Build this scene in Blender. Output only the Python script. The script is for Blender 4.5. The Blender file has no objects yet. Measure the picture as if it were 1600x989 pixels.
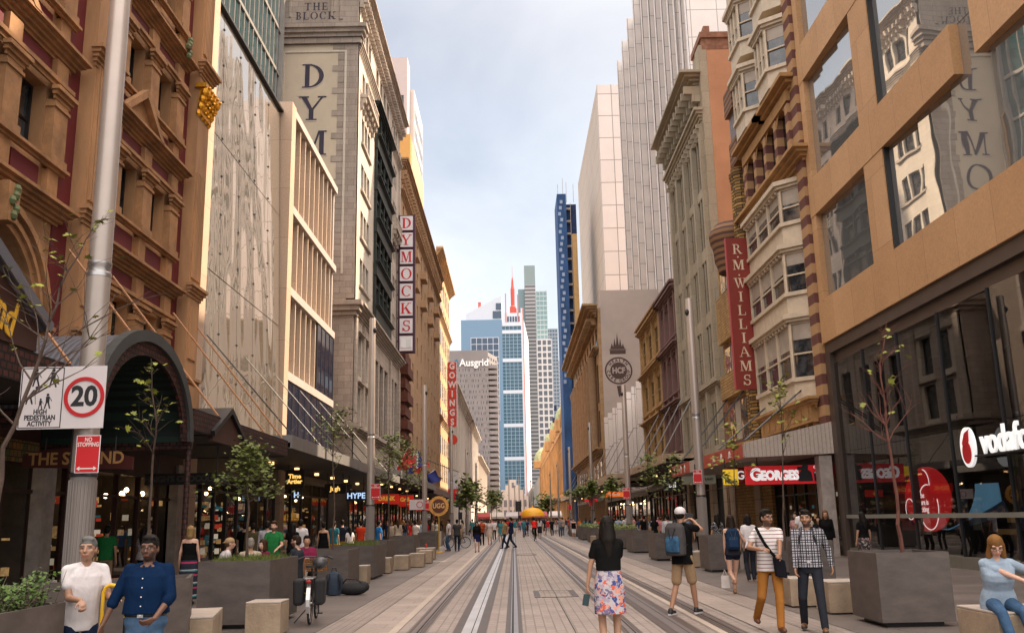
import bpy, bmesh, math, random
from mathutils import Vector, Matrix
C = bpy.context.scene.collection
scn = bpy.context.scene
R = math.radians
random.seed(7)
# ---------------------------------------------------------------- camera model (surveyed from the street: rail gauge, people, facades)
IW, IH, FPX, EYE = 1600, 989, 1450., 1.62
ROLL = R(1.2)
def _der(px, py):
    u = px-IW/2; v = -(py-IH/2); c, s = math.cos(ROLL), math.sin(ROLL)
    return (u*c+v*s, -u*s+v*c)
_u0, _v0 = _der(803, 812)
PITCH = math.atan(-_v0/FPX); YAW = math.atan(_u0*math.cos(PITCH)/FPX)
def _ray(px, py):
    a, b = _der(px, py); a /= FPX; b /= FPX
    x = a; y = math.cos(PITCH)-b*math.sin(PITCH); z = math.sin(PITCH)+b*math.cos(PITCH)
    c, s = math.cos(-YAW), math.sin(-YAW)
    return (x*c+y*s, -x*s+y*c, z)
def G(px, py, z=0):
    r = _ray(px, py); t = (z-EYE)/r[2]; return (r[0]*t, r[1]*t)
def XP(px, py, X):
    r = _ray(px, py); t = X/r[0]; return (r[1]*t, EYE+r[2]*t)      # (Y, Z) on plane x = X
def YP(px, py, Y):
    r = _ray(px, py); t = Y/r[1]; return (r[0]*t, EYE+r[2]*t)      # (X, Z) on plane y = Y

# ---------------------------------------------------------------- objects
WO = {}     # world offset of parents
def thing(name, label, cat, loc=(0, 0, 0), group=None, kind=None):
    o = bpy.data.objects.new(name, None); C.objects.link(o); o.location = loc
    o.empty_display_size = .2
    if label: o['label'] = label
    if cat: o['category'] = cat
    if group: o['group'] = group
    if kind: o['kind'] = kind
    WO[o.name] = Vector(loc)
    return o
def tag(o, label, cat, group=None, kind=None):
    if label: o['label'] = label
    if cat: o['category'] = cat
    if group: o['group'] = group
    if kind: o['kind'] = kind
    return o
def link(name, me, parent=None, loc=None):
    o = bpy.data.objects.new(name, me); C.objects.link(o)
    if parent is not None: o.parent = parent
    if loc is not None: o.location = loc
    return o
def copy_tree(o, parent=None, loc=None, rz=None):
    c = o.copy(); C.objects.link(c)
    if parent is not None: c.parent = parent
    if loc is not None: c.location = loc
    if rz is not None: c.rotation_euler[2] = rz
    for ch in list(o.children): copy_tree(ch, c)
    return c

class MB:
    def __init__(s): s.v = []; s.f = []; s.m = []
    def face(s, pts, m=0):
        n = len(s.v); s.v += [tuple(p) for p in pts]; s.f.append(tuple(range(n, n+len(pts)))); s.m.append(m)
    def box(s, x0, x1, y0, y1, z0, z1, m=0):
        if x0 > x1: x0, x1 = x1, x0
        if y0 > y1: y0, y1 = y1, y0
        if z0 > z1: z0, z1 = z1, z0
        n = len(s.v)
        s.v += [(x0,y0,z0),(x1,y0,z0),(x1,y1,z0),(x0,y1,z0),(x0,y0,z1),(x1,y0,z1),(x1,y1,z1),(x0,y1,z1)]
        for q in ((0,3,2,1),(4,5,6,7),(0,1,5,4),(1,2,6,5),(2,3,7,6),(3,0,4,7)):
            s.f.append(tuple(n+i for i in q)); s.m.append(m)
    def hexa(s, b, t, m=0):      # bottom 4 pts, top 4 pts (ccw from above)
        n = len(s.v); s.v += [tuple(p) for p in b]+[tuple(p) for p in t]
        k = len(b)
        s.f.append(tuple(n+i for i in reversed(range(k)))); s.m.append(m)
        s.f.append(tuple(n+k+i for i in range(k))); s.m.append(m)
        for i in range(k):
            j = (i+1) % k
            s.f.append((n+i, n+j, n+k+j, n+k+i)); s.m.append(m)
    def tube(s, p0, p1, r0, r1=None, n=8, m=0, cap=True):
        if r1 is None: r1 = r0
        p0 = Vector(p0); p1 = Vector(p1); d = (p1-p0)
        if d.length < 1e-6: return
        d.normalize(); a = d.orthogonal().normalized(); b = d.cross(a)
        k = len(s.v)
        for p, r in ((p0, r0), (p1, r1)):
            for i in range(n):
                t = 2*math.pi*i/n; q = p+(a*math.cos(t)+b*math.sin(t))*r; s.v.append(tuple(q))
        for i in range(n):
            j = (i+1) % n; s.f.append((k+i, k+j, k+n+j, k+n+i)); s.m.append(m)
        if cap:
            s.f.append(tuple(k+i for i in reversed(range(n)))); s.m.append(m)
            s.f.append(tuple(k+n+i for i in range(n))); s.m.append(m)
    def path(s, pts, r, n=6, m=0):
        for i in range(len(pts)-1):
            ra = r[i] if isinstance(r, (list, tuple)) else r; rb = r[i+1] if isinstance(r, (list, tuple)) else r
            s.tube(pts[i], pts[i+1], ra, rb, n, m)
    def lathe(s, c, prof, n=16, m=0, axis='z'):
        k = len(s.v); c = Vector(c)
        for (r, z) in prof:
            for i in range(n):
                t = 2*math.pi*i/n
                p = (r*math.cos(t), r*math.sin(t), z)
                if axis == 'y': p = (p[0], p[2], p[1])
                if axis == 'x': p = (p[2], p[0], p[1])
                s.v.append(tuple(c+Vector(p)))
        for a in range(len(prof)-1):
            for i in range(n):
                j = (i+1) % n
                s.f.append((k+a*n+i, k+a*n+j, k+(a+1)*n+j, k+(a+1)*n+i)); s.m.append(m)
        s.f.append(tuple(k+i for i in reversed(range(n)))); s.m.append(m)
        e = k+(len(prof)-1)*n; s.f.append(tuple(e+i for i in range(n))); s.m.append(m)
    def ell(s, c, r, n=10, k=7, m=0):
        prof = [(max(.0005, math.sin(math.pi*i/k)), -math.cos(math.pi*i/k)) for i in range(k+1)]
        b = len(s.v); s.lathe((0, 0, 0), prof, n, m)
        c = Vector(c)
        for i in range(b, len(s.v)):
            p = s.v[i]; s.v[i] = (c[0]+p[0]*r[0], c[1]+p[1]*r[1], c[2]+p[2]*r[2])
    def mesh(s, name, mats, off=(0, 0, 0), smooth=False):
        me = bpy.data.meshes.new(name)
        o = Vector(off)
        me.from_pydata([(p[0]-o[0], p[1]-o[1], p[2]-o[2]) for p in s.v], [], s.f)
        if not isinstance(mats, (list, tuple)): mats = [mats]
        for mt in mats: me.materials.append(mt)
        if len(mats) > 1: me.polygons.foreach_set('material_index', s.m)
        me.update()
        bm = bmesh.new(); bm.from_mesh(me)
        bmesh.ops.recalc_face_normals(bm, faces=bm.faces); bm.to_mesh(me); bm.free()
        if smooth:
            for p in me.polygons: p.use_smooth = True
            try: me.set_sharp_from_angle(angle=R(40))
            except Exception: pass
        return me
    def build(s, name, mats, parent=None, smooth=False, loc=None):
        if parent is not None:
            off = WO.get(parent.name, Vector((0, 0, 0)))
            o = link(name, s.mesh(name, mats, off, smooth), parent); WO[o.name] = off.copy()
        else:
            off = Vector(loc) if loc is not None else Vector((0, 0, 0))
            o = link(name, s.mesh(name, mats, off, smooth)); o.location = off; WO[o.name] = off.copy()
        return o
    def quad(s, a, b, c, d, m=0): s.face((a, b, c, d), m)

class Fac:
    """facade coordinates: a along, z up, d outwards from the plane"""
    def __init__(s, side, p): s.side = side; s.p = p       # 'L': plane x=p facing +x ; 'R': x=p facing -x ; 'S': y=p facing -y ; 'N'
    def P(s, a, z, d):
        if s.side == 'L': return (s.p+d, a, z)
        if s.side == 'R': return (s.p-d, a, z)
        if s.side == 'S': return (a, s.p-d, z)
        return (a, s.p+d, z)
    def box(s, mb, a0, a1, z0, z1, d0, d1, m=0):
        p = s.P(a0, z0, d0); q = s.P(a1, z1, d1); mb.box(p[0], q[0], p[1], q[1], p[2], q[2], m)
    def poly(s, mb, pts, d0, d1, m=0):       # extruded polygon (a,z)
        mb.hexa([s.P(a, z, d0) for a, z in pts], [s.P(a, z, d1) for a, z in pts], m)

# ---------------------------------------------------------------- materials
MATS = {}
def _new(name):
    m = bpy.data.materials.new(name); m.use_nodes = True
    nt = m.node_tree; nt.nodes.clear()
    out = nt.nodes.new('ShaderNodeOutputMaterial'); b = nt.nodes.new('ShaderNodeBsdfPrincipled')
    nt.links.new(b.outputs[0], out.inputs[0])
    return m, nt, b
def N(nt, t, **k):
    n = nt.nodes.new(t)
    for a, v in k.items():
        if a.startswith('i_'): n.inputs[a[2:].replace('_', ' ')].default_value = v
        else: setattr(n, a, v)
    return n
def rgb(c): return (c[0], c[1], c[2], 1)
def mat(name, col, rough=.7, metal=0, var=.12, scale=1.5, bump=.0, bscale=20, spec=.5, col2=None, emit=None, es=0, streak=0, ior=None, coat=0):
    if name in MATS: return MATS[name]
    m, nt, b = _new(name); L = nt.links.new
    b.inputs['Roughness'].default_value = rough; b.inputs['Metallic'].default_value = metal
    b.inputs['Specular IOR Level'].default_value = spec
    if ior: b.inputs['IOR'].default_value = ior
    if coat: b.inputs['Coat Weight'].default_value = coat
    tc = N(nt, 'ShaderNodeTexCoord')
    if var > 0 or col2:
        nz = N(nt, 'ShaderNodeTexNoise'); nz.inputs['Scale'].default_value = scale; nz.inputs['Detail'].default_value = 6; nz.inputs['Roughness'].default_value = .65
        if streak:
            mp = N(nt, 'ShaderNodeMapping'); mp.inputs['Scale'].default_value = (1, 1, 1/streak); L(tc.outputs['Object'], mp.inputs[0]); L(mp.outputs[0], nz.inputs['Vector'])
        else: L(tc.outputs['Object'], nz.inputs['Vector'])
        rp = N(nt, 'ShaderNodeValToRGB'); rp.color_ramp.elements[0].position = .3; rp.color_ramp.elements[1].position = .7
        a = [max(0, x*(1-var*1.3)) for x in col]; c = [min(1, x*(1+var)) for x in (col2 or col)]
        rp.color_ramp.elements[0].color = rgb(a); rp.color_ramp.elements[1].color = rgb(c)
        L(nz.outputs[0], rp.inputs[0]); L(rp.outputs[0], b.inputs['Base Color'])
    else: b.inputs['Base Color'].default_value = rgb(col)
    if bump > 0:
        n2 = N(nt, 'ShaderNodeTexNoise'); n2.inputs['Scale'].default_value = bscale; n2.inputs['Detail'].default_value = 4
        L(tc.outputs['Object'], n2.inputs['Vector'])
        bp = N(nt, 'ShaderNodeBump'); bp.inputs['Strength'].default_value = bump; bp.inputs['Distance'].default_value = .02
        L(n2.outputs[0], bp.inputs['Height']); L(bp.outputs[0], b.inputs['Normal'])
    if emit:
        b.inputs['Emission Color'].default_value = rgb(emit); b.inputs['Emission Strength'].default_value = es
    MATS[name] = m
    return m
def block(name, c1, c2, mortar, bw=.9, bh=.4, ms=.012, rough=.8, var=.25, vscale=.6, bump=.6, plan=False, offset=.5, streak=4, mbump=.01, rot=0, spec=.4):
    """coursed masonry / cladding / paving; coordinates are (x+y, z) on walls, (x, y) on the ground"""
    if name in MATS: return MATS[name]
    m, nt, b = _new(name); L = nt.links.new
    b.inputs['Roughness'].default_value = rough; b.inputs['Specular IOR Level'].default_value = spec
    tc = N(nt, 'ShaderNodeTexCoord'); sp = N(nt, 'ShaderNodeSeparateXYZ'); L(tc.outputs['Object'], sp.inputs[0])
    cb = N(nt, 'ShaderNodeCombineXYZ')
    if plan: L(sp.outputs[0], cb.inputs[0]); L(sp.outputs[1], cb.inputs[1])
    else:
        ad = N(nt, 'ShaderNodeMath', operation='ADD'); L(sp.outputs[0], ad.inputs[0]); L(sp.outputs[1], ad.inputs[1])
        L(ad.outputs[0], cb.inputs[0]); L(sp.outputs[2], cb.inputs[1])
    src = cb.outputs[0]
    if rot:
        mp0 = N(nt, 'ShaderNodeMapping'); mp0.inputs['Rotation'].default_value = (0, 0, rot); L(src, mp0.inputs[0]); src = mp0.outputs[0]
    br = N(nt, 'ShaderNodeTexBrick'); br.offset = offset
    br.inputs['Scale'].default_value = 1; br.inputs['Brick Width'].default_value = bw; br.inputs['Row Height'].default_value = bh
    br.inputs['Mortar Size'].default_value = ms; br.inputs['Mortar Smooth'].default_value = .1; br.inputs['Bias'].default_value = -.1
    br.inputs['Color1'].default_value = rgb(c1); br.inputs['Color2'].default_value = rgb(c2); br.inputs['Mortar'].default_value = rgb(mortar)
    L(src, br.inputs['Vector'])
    nz = N(nt, 'ShaderNodeTexNoise'); nz.inputs['Scale'].default_value = vscale; nz.inputs['Detail'].default_value = 8; nz.inputs['Roughness'].default_value = .7
    if streak > 1 and not plan:
        mp = N(nt, 'ShaderNodeMapping'); mp.inputs['Scale'].default_value = (1, 1, 1/streak); L(tc.outputs['Object'], mp.inputs[0]); L(mp.outputs[0], nz.inputs['Vector'])
    else: L(tc.outputs['Object'], nz.inputs['Vector'])
    mr = N(nt, 'ShaderNodeMapRange'); mr.inputs[1].default_value = .3; mr.inputs[2].default_value = .7; mr.inputs[3].default_value = 1-var; mr.inputs[4].default_value = 1+var*.5
    L(nz.outputs[0], mr.inputs[0])
    n3 = N(nt, 'ShaderNodeTexNoise'); n3.inputs['Scale'].default_value = 14; n3.inputs['Detail'].default_value = 5; L(tc.outputs['Object'], n3.inputs['Vector'])
    mr3 = N(nt, 'ShaderNodeMapRange'); mr3.inputs[1].default_value = .3; mr3.inputs[2].default_value = .7; mr3.inputs[3].default_value = .88; mr3.inputs[4].default_value = 1.08
    L(n3.outputs[0], mr3.inputs[0])
    mm = N(nt, 'ShaderNodeMath', operation='MULTIPLY'); L(mr.outputs[0], mm.inputs[0]); L(mr3.outputs[0], mm.inputs[1])
    if plan:      # trodden gum spots and darker worn patches
        vo = N(nt, 'ShaderNodeTexVoronoi'); vo.inputs['Scale'].default_value = 2.6; L(tc.outputs['Object'], vo.inputs['Vector'])
        sm = N(nt, 'ShaderNodeMapRange'); sm.inputs[1].default_value = .035; sm.inputs[2].default_value = .075; sm.inputs[3].default_value = .62; sm.inputs[4].default_value = 1; L(vo.outputs['Distance'], sm.inputs[0])
        big = N(nt, 'ShaderNodeTexNoise'); big.inputs['Scale'].default_value = .22; big.inputs['Detail'].default_value = 6; big.inputs['Roughness'].default_value = .7; L(tc.outputs['Object'], big.inputs['Vector'])
        b2 = N(nt, 'ShaderNodeMapRange'); b2.inputs[1].default_value = .35; b2.inputs[2].default_value = .65; b2.inputs[3].default_value = .80; b2.inputs[4].default_value = 1.08; L(big.outputs[0], b2.inputs[0])
        for q in (sm, b2):
            m_ = N(nt, 'ShaderNodeMath', operation='MULTIPLY'); L(mm.outputs[0], m_.inputs[0]); L(q.outputs[0], m_.inputs[1]); mm = m_
    vm = N(nt, 'ShaderNodeVectorMath', operation='SCALE'); L(br.outputs['Color'], vm.inputs[0]); L(mm.outputs[0], vm.inputs['Scale'])
    L(vm.outputs[0], b.inputs['Base Color'])
    if bump > 0:
        bp = N(nt, 'ShaderNodeBump'); bp.inputs['Strength'].default_value = bump; bp.inputs['Distance'].default_value = mbump; bp.invert = True
        L(br.outputs['Fac'], bp.inputs['Height'])
        bp2 = N(nt, 'ShaderNodeBump'); bp2.inputs['Strength'].default_value = .25; bp2.inputs['Distance'].default_value = .01
        L(n3.outputs[0], bp2.inputs['Height']); L(bp.outputs[0], bp2.inputs['Normal']); L(bp2.outputs[0], b.inputs['Normal'])
    MATS[name] = m
    return m
def stripes(name, cols, period, axis=2, rough=.8, noise=.08, lo=None):
    """bands of colour across one axis of the part (fabric stripes, banded brickwork)"""
    if name in MATS: return MATS[name]
    m, nt, b = _new(name); L = nt.links.new; b.inputs['Roughness'].default_value = rough
    tc = N(nt, 'ShaderNodeTexCoord'); sp = N(nt, 'ShaderNodeSeparateXYZ'); L(tc.outputs['Object'], sp.inputs[0])
    nz = N(nt, 'ShaderNodeTexNoise'); nz.inputs['Scale'].default_value = 6; L(tc.outputs['Object'], nz.inputs['Vector'])
    a0 = N(nt, 'ShaderNodeMath', operation='MULTIPLY_ADD'); L(nz.outputs[0], a0.inputs[0]); a0.inputs[1].default_value = period*noise; L(sp.outputs[axis], a0.inputs[2])
    d = N(nt, 'ShaderNodeMath', operation='DIVIDE'); L(a0.outputs[0], d.inputs[0]); d.inputs[1].default_value = period
    fr = N(nt, 'ShaderNodeMath', operation='FRACT'); L(d.outputs[0], fr.inputs[0])
    rp = N(nt, 'ShaderNodeValToRGB'); rp.color_ramp.interpolation = 'CONSTANT'
    el = rp.color_ramp.elements
    while len(el) < len(cols): el.new(.5)
    for e, (p, c) in zip(el, cols): e.position = p; e.color = rgb(c)
    L(fr.outputs[0], rp.inputs[0]); L(rp.outputs[0], b.inputs['Base Color'])
    MATS[name] = m
    return m
def glass(name, tint=(.02, .022, .025), ior=1.9, rough=.02, wob=.0, wscale=.35, var=0, zs=1):
    """window glass over a dark interior: dark body, mirror-like coat"""
    if name in MATS: return MATS[name]
    m, nt, b = _new(name); L = nt.links.new
    b.inputs['Base Color'].default_value = rgb(tint); b.inputs['Roughness'].default_value = rough; b.inputs['IOR'].default_value = ior
    tc = N(nt, 'ShaderNodeTexCoord')
    if var:
        v = N(nt, 'ShaderNodeTexNoise'); v.inputs['Scale'].default_value = 2.2; v.inputs['Detail'].default_value = 3; L(tc.outputs['Object'], v.inputs['Vector'])
        rp = N(nt, 'ShaderNodeValToRGB'); rp.color_ramp.elements[0].position = .42; rp.color_ramp.elements[1].position = .62
        rp.color_ramp.elements[0].color = rgb(tint); rp.color_ramp.elements[1].color = rgb([t+var for t in tint]); L(v.outputs[0], rp.inputs[0]); L(rp.outputs[0], b.inputs['Base Color'])
    if wob:
        nz = N(nt, 'ShaderNodeTexNoise'); nz.inputs['Scale'].default_value = wscale; nz.inputs['Detail'].default_value = 1
        mp = N(nt, 'ShaderNodeMapping'); mp.inputs['Scale'].default_value = (1, 1, zs); L(tc.outputs['Object'], mp.inputs[0]); L(mp.outputs[0], nz.inputs['Vector'])
        bp = N(nt, 'ShaderNodeBump'); bp.inputs['Strength'].default_value = 1; bp.inputs['Distance'].default_value = wob
        L(nz.outputs[0], bp.inputs['Height']); L(bp.outputs[0], b.inputs['Normal'])
    MATS[name] = m
    return m
def mirror(name, col, wob, wscale, rough=.015, dark=(.03, .028, .025), mix=.8, zs=1):
    """reflective coated glass: mostly mirror, a little dark body"""
    m = glass(name, dark, 1.6, rough, wob, wscale, 0, zs); b = [n for n in m.node_tree.nodes if n.type == 'BSDF_PRINCIPLED'][0]
    b.inputs['Base Color'].default_value = rgb(col); b.inputs['Metallic'].default_value = mix; return m
def clear_glass(name, ior=1.6, tint=.85, wob=0, wscale=.5):
    if name in MATS: return MATS[name]
    m = bpy.data.materials.new(name); m.use_nodes = True; nt = m.node_tree; nt.nodes.clear(); L = nt.links.new
    out = N(nt, 'ShaderNodeOutputMaterial'); mx = N(nt, 'ShaderNodeMixShader'); fr = N(nt, 'ShaderNodeFresnel'); fr.inputs[0].default_value = ior
    tr = N(nt, 'ShaderNodeBsdfTransparent'); tr.inputs[0].default_value = (tint, tint, tint*.98, 1)
    gl = N(nt, 'ShaderNodeBsdfGlossy'); gl.inputs['Roughness'].default_value = .015
    if wob:
        tc = N(nt, 'ShaderNodeTexCoord'); nz = N(nt, 'ShaderNodeTexNoise'); nz.inputs['Scale'].default_value = wscale; nz.inputs['Detail'].default_value = 1; L(tc.outputs['Object'], nz.inputs['Vector'])
        bp = N(nt, 'ShaderNodeBump'); bp.inputs['Distance'].default_value = wob; L(nz.outputs[0], bp.inputs['Height']); L(bp.outputs[0], gl.inputs['Normal'])
    ge = N(nt, 'ShaderNodeNewGeometry'); iv = N(nt, 'ShaderNodeMath', operation='SUBTRACT'); iv.inputs[0].default_value = 1; L(ge.outputs['Backfacing'], iv.inputs[1]); fm = N(nt, 'ShaderNodeMath', operation='MULTIPLY'); L(fr.outputs[0], fm.inputs[0]); L(iv.outputs[0], fm.inputs[1])
    L(fm.outputs[0], mx.inputs[0]); L(tr.outputs[0], mx.inputs[1]); L(gl.outputs[0], mx.inputs[2]); L(mx.outputs[0], out.inputs[0])
    MATS[name] = m
    return m

# ---------------------------------------------------------------- lettering
def text_mesh(s, size, mats, bold=0, depth=.01, align='CENTER', sx=1, spacing=1):
    cu = bpy.data.curves.new('lettering', 'FONT'); cu.body = s; cu.size = size; cu.align_x = align; cu.align_y = 'CENTER'
    cu.offset = bold; cu.extrude = depth; cu.resolution_u = 3; cu.space_character = spacing; cu.space_line = .85
    o = bpy.data.objects.new('lettering', cu); C.objects.link(o)
    bpy.context.view_layer.update()
    me = bpy.data.meshes.new_from_object(o.evaluated_get(bpy.context.evaluated_depsgraph_get()))
    bpy.data.objects.remove(o); bpy.data.curves.remove(cu)
    me.materials.clear(); me.materials.append(mats)
    for v in me.vertices: v.co.x *= sx
    return me
def face_matrix(side):
    """columns: right, up, outward for a reader looking at the face"""
    if side == 'S': r, n = Vector((1, 0, 0)), Vector((0, -1, 0))
    elif side == 'N': r, n = Vector((-1, 0, 0)), Vector((0, 1, 0))
    elif side == 'L': r, n = Vector((0, 1, 0)), Vector((1, 0, 0))
    else: r, n = Vector((0, -1, 0)), Vector((-1, 0, 0))
    u = Vector((0, 0, 1))
    return Matrix(((r[0], u[0], n[0]), (r[1], u[1], n[1]), (r[2], u[2], n[2])))
def put_text(s, size, m, side, pos, parent, bold=0, depth=.01, sx=1, rot=None, spacing=1, align='CENTER', name='lettering'):
    me = text_mesh(s, size, m, bold, depth, align, sx, spacing)
    Mx = rot if rot is not None else face_matrix(side)
    off = WO[parent.name]; p = Vector(pos)
    for v in me.vertices: v.co = Mx @ v.co + p - off
    return link(name, me, parent)
# serif capitals built from strokes; unit height 1
def _glyph(ch):
    T, t, S = .17, .055, .05
    G_ = {
     'D': [('b',.10,.27,0,1),('s',0,.35,0),('s',0,.35,1),('r',.24,.5,.56,.5,T,t,-90,90)],
     'Y': [('q',.02,1,.22,1,.48,.42,.34,.42),('q',.80,1,.87,1,.49,.42,.42,.46),('b',.33,.50,0,.46),('s',.22,.62,0),('s',-.04,.32,1),('s',.66,.96,1)],
     'M': [('b',.08,.14,0,1),('b',.80,.97,0,1),('q',.06,1,.27,1,.58,.06,.46,.0),('q',.76,1,.84,1,.53,.0,.47,.02),('s',-.02,.26,0),('s',.70,1.06,0),('s',-.02,.22,1),('s',.80,1.06,1)],
     'O': [('r',.47,.5,.47,.52,T,t,0,360)],
     'C': [('r',.47,.5,.45,.52,T,t,42,318),('q',.76,.64,.82,.64,.82,.98,.76,.98)],
     'G': [('r',.47,.5,.45,.52,T,t,42,330),('q',.76,.64,.82,.64,.82,.98,.76,.98),('b',.66,.83,.04,.44),('s',.54,.92,.44)],
     'K': [('b',.10,.27,0,1),('s',0,.37,0),('s',0,.37,1),('q',.72,1,.80,1,.32,.40,.25,.42),('q',.36,.56,.47,.68,.90,0,.68,0),('s',.58,.98,0),('s',.58,.94,1)],
     'S': [('r',.38,.745,.29,.275,.12,.075,35,275),('r',.38,.275,.32,.30,.13,.075,-180,88),('q',.60,.68,.66,.68,.66,1,.60,1),('q',.04,0,.10,0,.10,.34,.04,.34)],
     'R': [('b',.10,.26,0,1),('s',0,.36,0),('s',0,.3,1),('r',.34,.745,.30,.255,.14,t,-90,90),('q',.36,.5,.5,.5,.86,0,.66,0),('s',.64,.92,0),('b',.26,.36,.49,.545),('b',.26,.36,.945,1)],
     'W': [('q',.04,1,.22,1,.42,0,.34,0),('q',.60,1,.64,1,.40,0,.36,0),('q',.44,1,.62,1,.82,0,.74,0),('q',.98,1,1.03,1,.80,0,.76,0),('s',-.04,.32,1),('s',.38,.72,1),('s',.86,1.1,1)],
     'I': [('b',.14,.31,0,1),('s',.03,.42,0),('s',.03,.42,1)],
     'L': [('b',.10,.27,0,1),('s',0,.37,1),('s',0,.72,0),('q',.66,0,.72,0,.72,.3,.69,.3)],
     'A': [('q',.40,1,.50,1,.94,0,.76,0),('q',.40,1,.46,1,.14,0,.08,0),('b',.22,.66,.33,.385),('s',-.02,.26,0),('s',.64,1.04,0)],
     'B': [('b',.10,.26,0,1),('s',0,.3,0),('s',0,.3,1),('r',.34,.75,.26,.25,.13,t,-90,90),('r',.34,.26,.33,.26,.14,t,-90,90),('b',.26,.36,.945,1),('b',.26,.36,0,.05),('b',.26,.36,.47,.52)],
     'T': [('b',.34,.50,0,1),('s',.22,.62,0),('b',.02,.82,.945,1.0),('q',.02,.75,.05,.75,.08,.96,.02,.96),('q',.79,.75,.82,.75,.82,.96,.76,.96)],
     'H': [('b',.10,.26,0,1),('b',.64,.80,0,1),('b',.26,.64,.48,.535),('s',0,.36,0),('s',0,.36,1),('s',.54,.9,0),('s',.54,.9,1)],
     'E': [('b',.10,.26,0,1),('s',0,.68,0),('s',0,.66,1),('b',.26,.52,.48,.535),('q',.62,0,.68,0,.68,.26,.65,.26),('q',.60,1,.66,1,.66,.76,.63,.76),('b',.50,.54,.38,.62)],
     '.': [('b',0,.14,.42,.56)],
    }[ch]
    return G_
GW = {'D':.82,'Y':.92,'M':1.04,'O':.94,'C':.88,'G':.9,'K':.98,'S':.72,'R':.92,'W':1.08,'I':.45,'L':.74,'A':1.02,'B':.7,'T':.84,'H':.9,'E':.7,'.':.14}
def serif(mb, ch, side, cx, cz, base, h, dep, m=0, wx=1):
    """cx, cz centre in (right, up); base = function mapping (right, up, out) to world"""
    w = GW[ch]*h*wx
    k = 0
    for st in _glyph(ch):
        d = dep+.0015*k; k += 1
        def pt(x, y, o): return base(cx-w/2+x*h*wx, cz-h/2+y*h, o)
        if st[0] == 'b':
            _, x0, x1, y0, y1 = st; P4 = [(x0,y0),(x1,y0),(x1,y1),(x0,y1)]
        elif st[0] == 's':
            _, x0, x1, y = st; P4 = [(x0,0),(x1,0),(x1,.05),(x0,.05)] if y == 0 else [(x0,.95),(x1,.95),(x1,1),(x0,1)]
        elif st[0] == 'q':
            q = st[1:]; P4 = [(q[0],q[1]),(q[2],q[3]),(q[4],q[5]),(q[6],q[7])]
        else:
            _, x, y, rx, ry, W_, w_, a0, a1 = st
            n = 20
            for i in range(n):
                A = R(a0+(a1-a0)*i/n); B = R(a0+(a1-a0)*(i+1)/n)
                q = [(x+rx*math.cos(A), y+ry*math.sin(A)), (x+rx*math.cos(B), y+ry*math.sin(B)),
                     (x+(rx-W_)*math.cos(B), y+(ry-w_)*math.sin(B)), (x+(rx-W_)*math.cos(A), y+(ry-w_)*math.sin(A))]
                mb.face([pt(a, b, d) for a, b in q], m)
            continue
        mb.hexa([pt(a, b, 0) for a, b in P4], [pt(a, b, d) for a, b in P4], m)
# ================================================================ palette
RED = mat('oxblood render', (.125, .010, .016), .6, var=.12, scale=1)
TAN = mat('ochre render', (.40, .215, .10), .75, var=.30, scale=.9, bump=.3, bscale=26, streak=4)
TAN2 = mat('ochre moulding', (.36, .185, .08), .75, var=.30, scale=1.6, bump=.25)
GOLD = mat('gilt', (.75, .36, .03), .35, metal=.7, var=.2, scale=9, bump=.5)
BLACK = mat('black paint', (.012, .012, .014), .4, var=.1)
DARK = mat('dark interior', (.010, .009, .009), .9, var=0)
ROOFM = mat('roof membrane', (.16, .155, .15), .9, var=.1)
GLS = glass('window glass', (.018, .02, .024), 1.9, .03, .004, 1.2, var=.05)
GLD = glass('dark window glass', (.010, .010, .012), 1.6, .05)
MIRR = mirror('coated glass', (.50, .50, .49), .006, .5)
MIRL = mirror('large pane glass', (.52, .475, .42), .075, .55, zs=.35)
STEEL = mat('brushed steel', (.52, .50, .49), .34, metal=.85, var=.06, scale=3)
DKMET = mat('dark metal', (.035, .034, .036), .45, metal=.4, var=.1)
WARMLIT = mat('lit shop interior', (.5, .33, .15), .8, var=.3, scale=3, emit=(1, .62, .25), es=.55)
OCHGLASS = mat('amber blind', (.45, .22, .04), .6, var=.2, emit=(1, .5, .12), es=.12)

# ---------------------------------------------------------------- generic facade pieces
_wc = {}
def window(F, parent, a0, a1, z0, z1, fm, gm=None, bar=.07, cols=1, rows=1, depth=.28, sill=None, name='window', prot=.0):
    """a recessed window: frame mesh with its pane as a child; identical sizes share mesh data"""
    gm = gm or GLS
    key = (F.side, round(a1-a0, 2), round(z1-z0, 2), fm.name, gm.name, bar, cols, rows, depth, bool(sill))
    w, h = a1-a0, z1-z0
    if key not in _wc:
        L_ = Fac(F.side, 0); f = MB(); p = MB(); b = bar
        L_.box(f, -w/2, -w/2+b, 0, h, -depth, -depth+.1); L_.box(f, w/2-b, w/2, 0, h, -depth, -depth+.1)
        L_.box(f, -w/2+b, w/2-b, h-b, h, -depth, -depth+.098); L_.box(f, -w/2+b, w/2-b, 0, b, -depth, -depth+.098)
        for i in range(1, cols):
            a = -w/2+w*i/cols; L_.box(f, a-b*.35, a+b*.35, b, h-b, -depth, -depth+.08)
        for i in range(1, rows):
            z = h*i/rows
            L_.box(f, -w/2+b, w/2-b, z-b*.35, z+b*.35, -depth, -depth+.07)
        if sill: L_.box(f, -w/2-.08, w/2+.08, -.12, 0.003, -depth, .12)
        L_.box(p, -w/2+b*.5, w/2-b*.5, b*.5, h-b*.5, -depth-.01, -depth+.03)
        _wc[key] = (f.mesh(name, fm), p.mesh('pane', gm))
    mf, mp = _wc[key]
    off = WO[parent.name]; pos = Vector(F.P((a0+a1)/2, z0, prot))-off
    o = link(name, mf, parent, pos); link('pane', mp, o)
    return o
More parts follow.
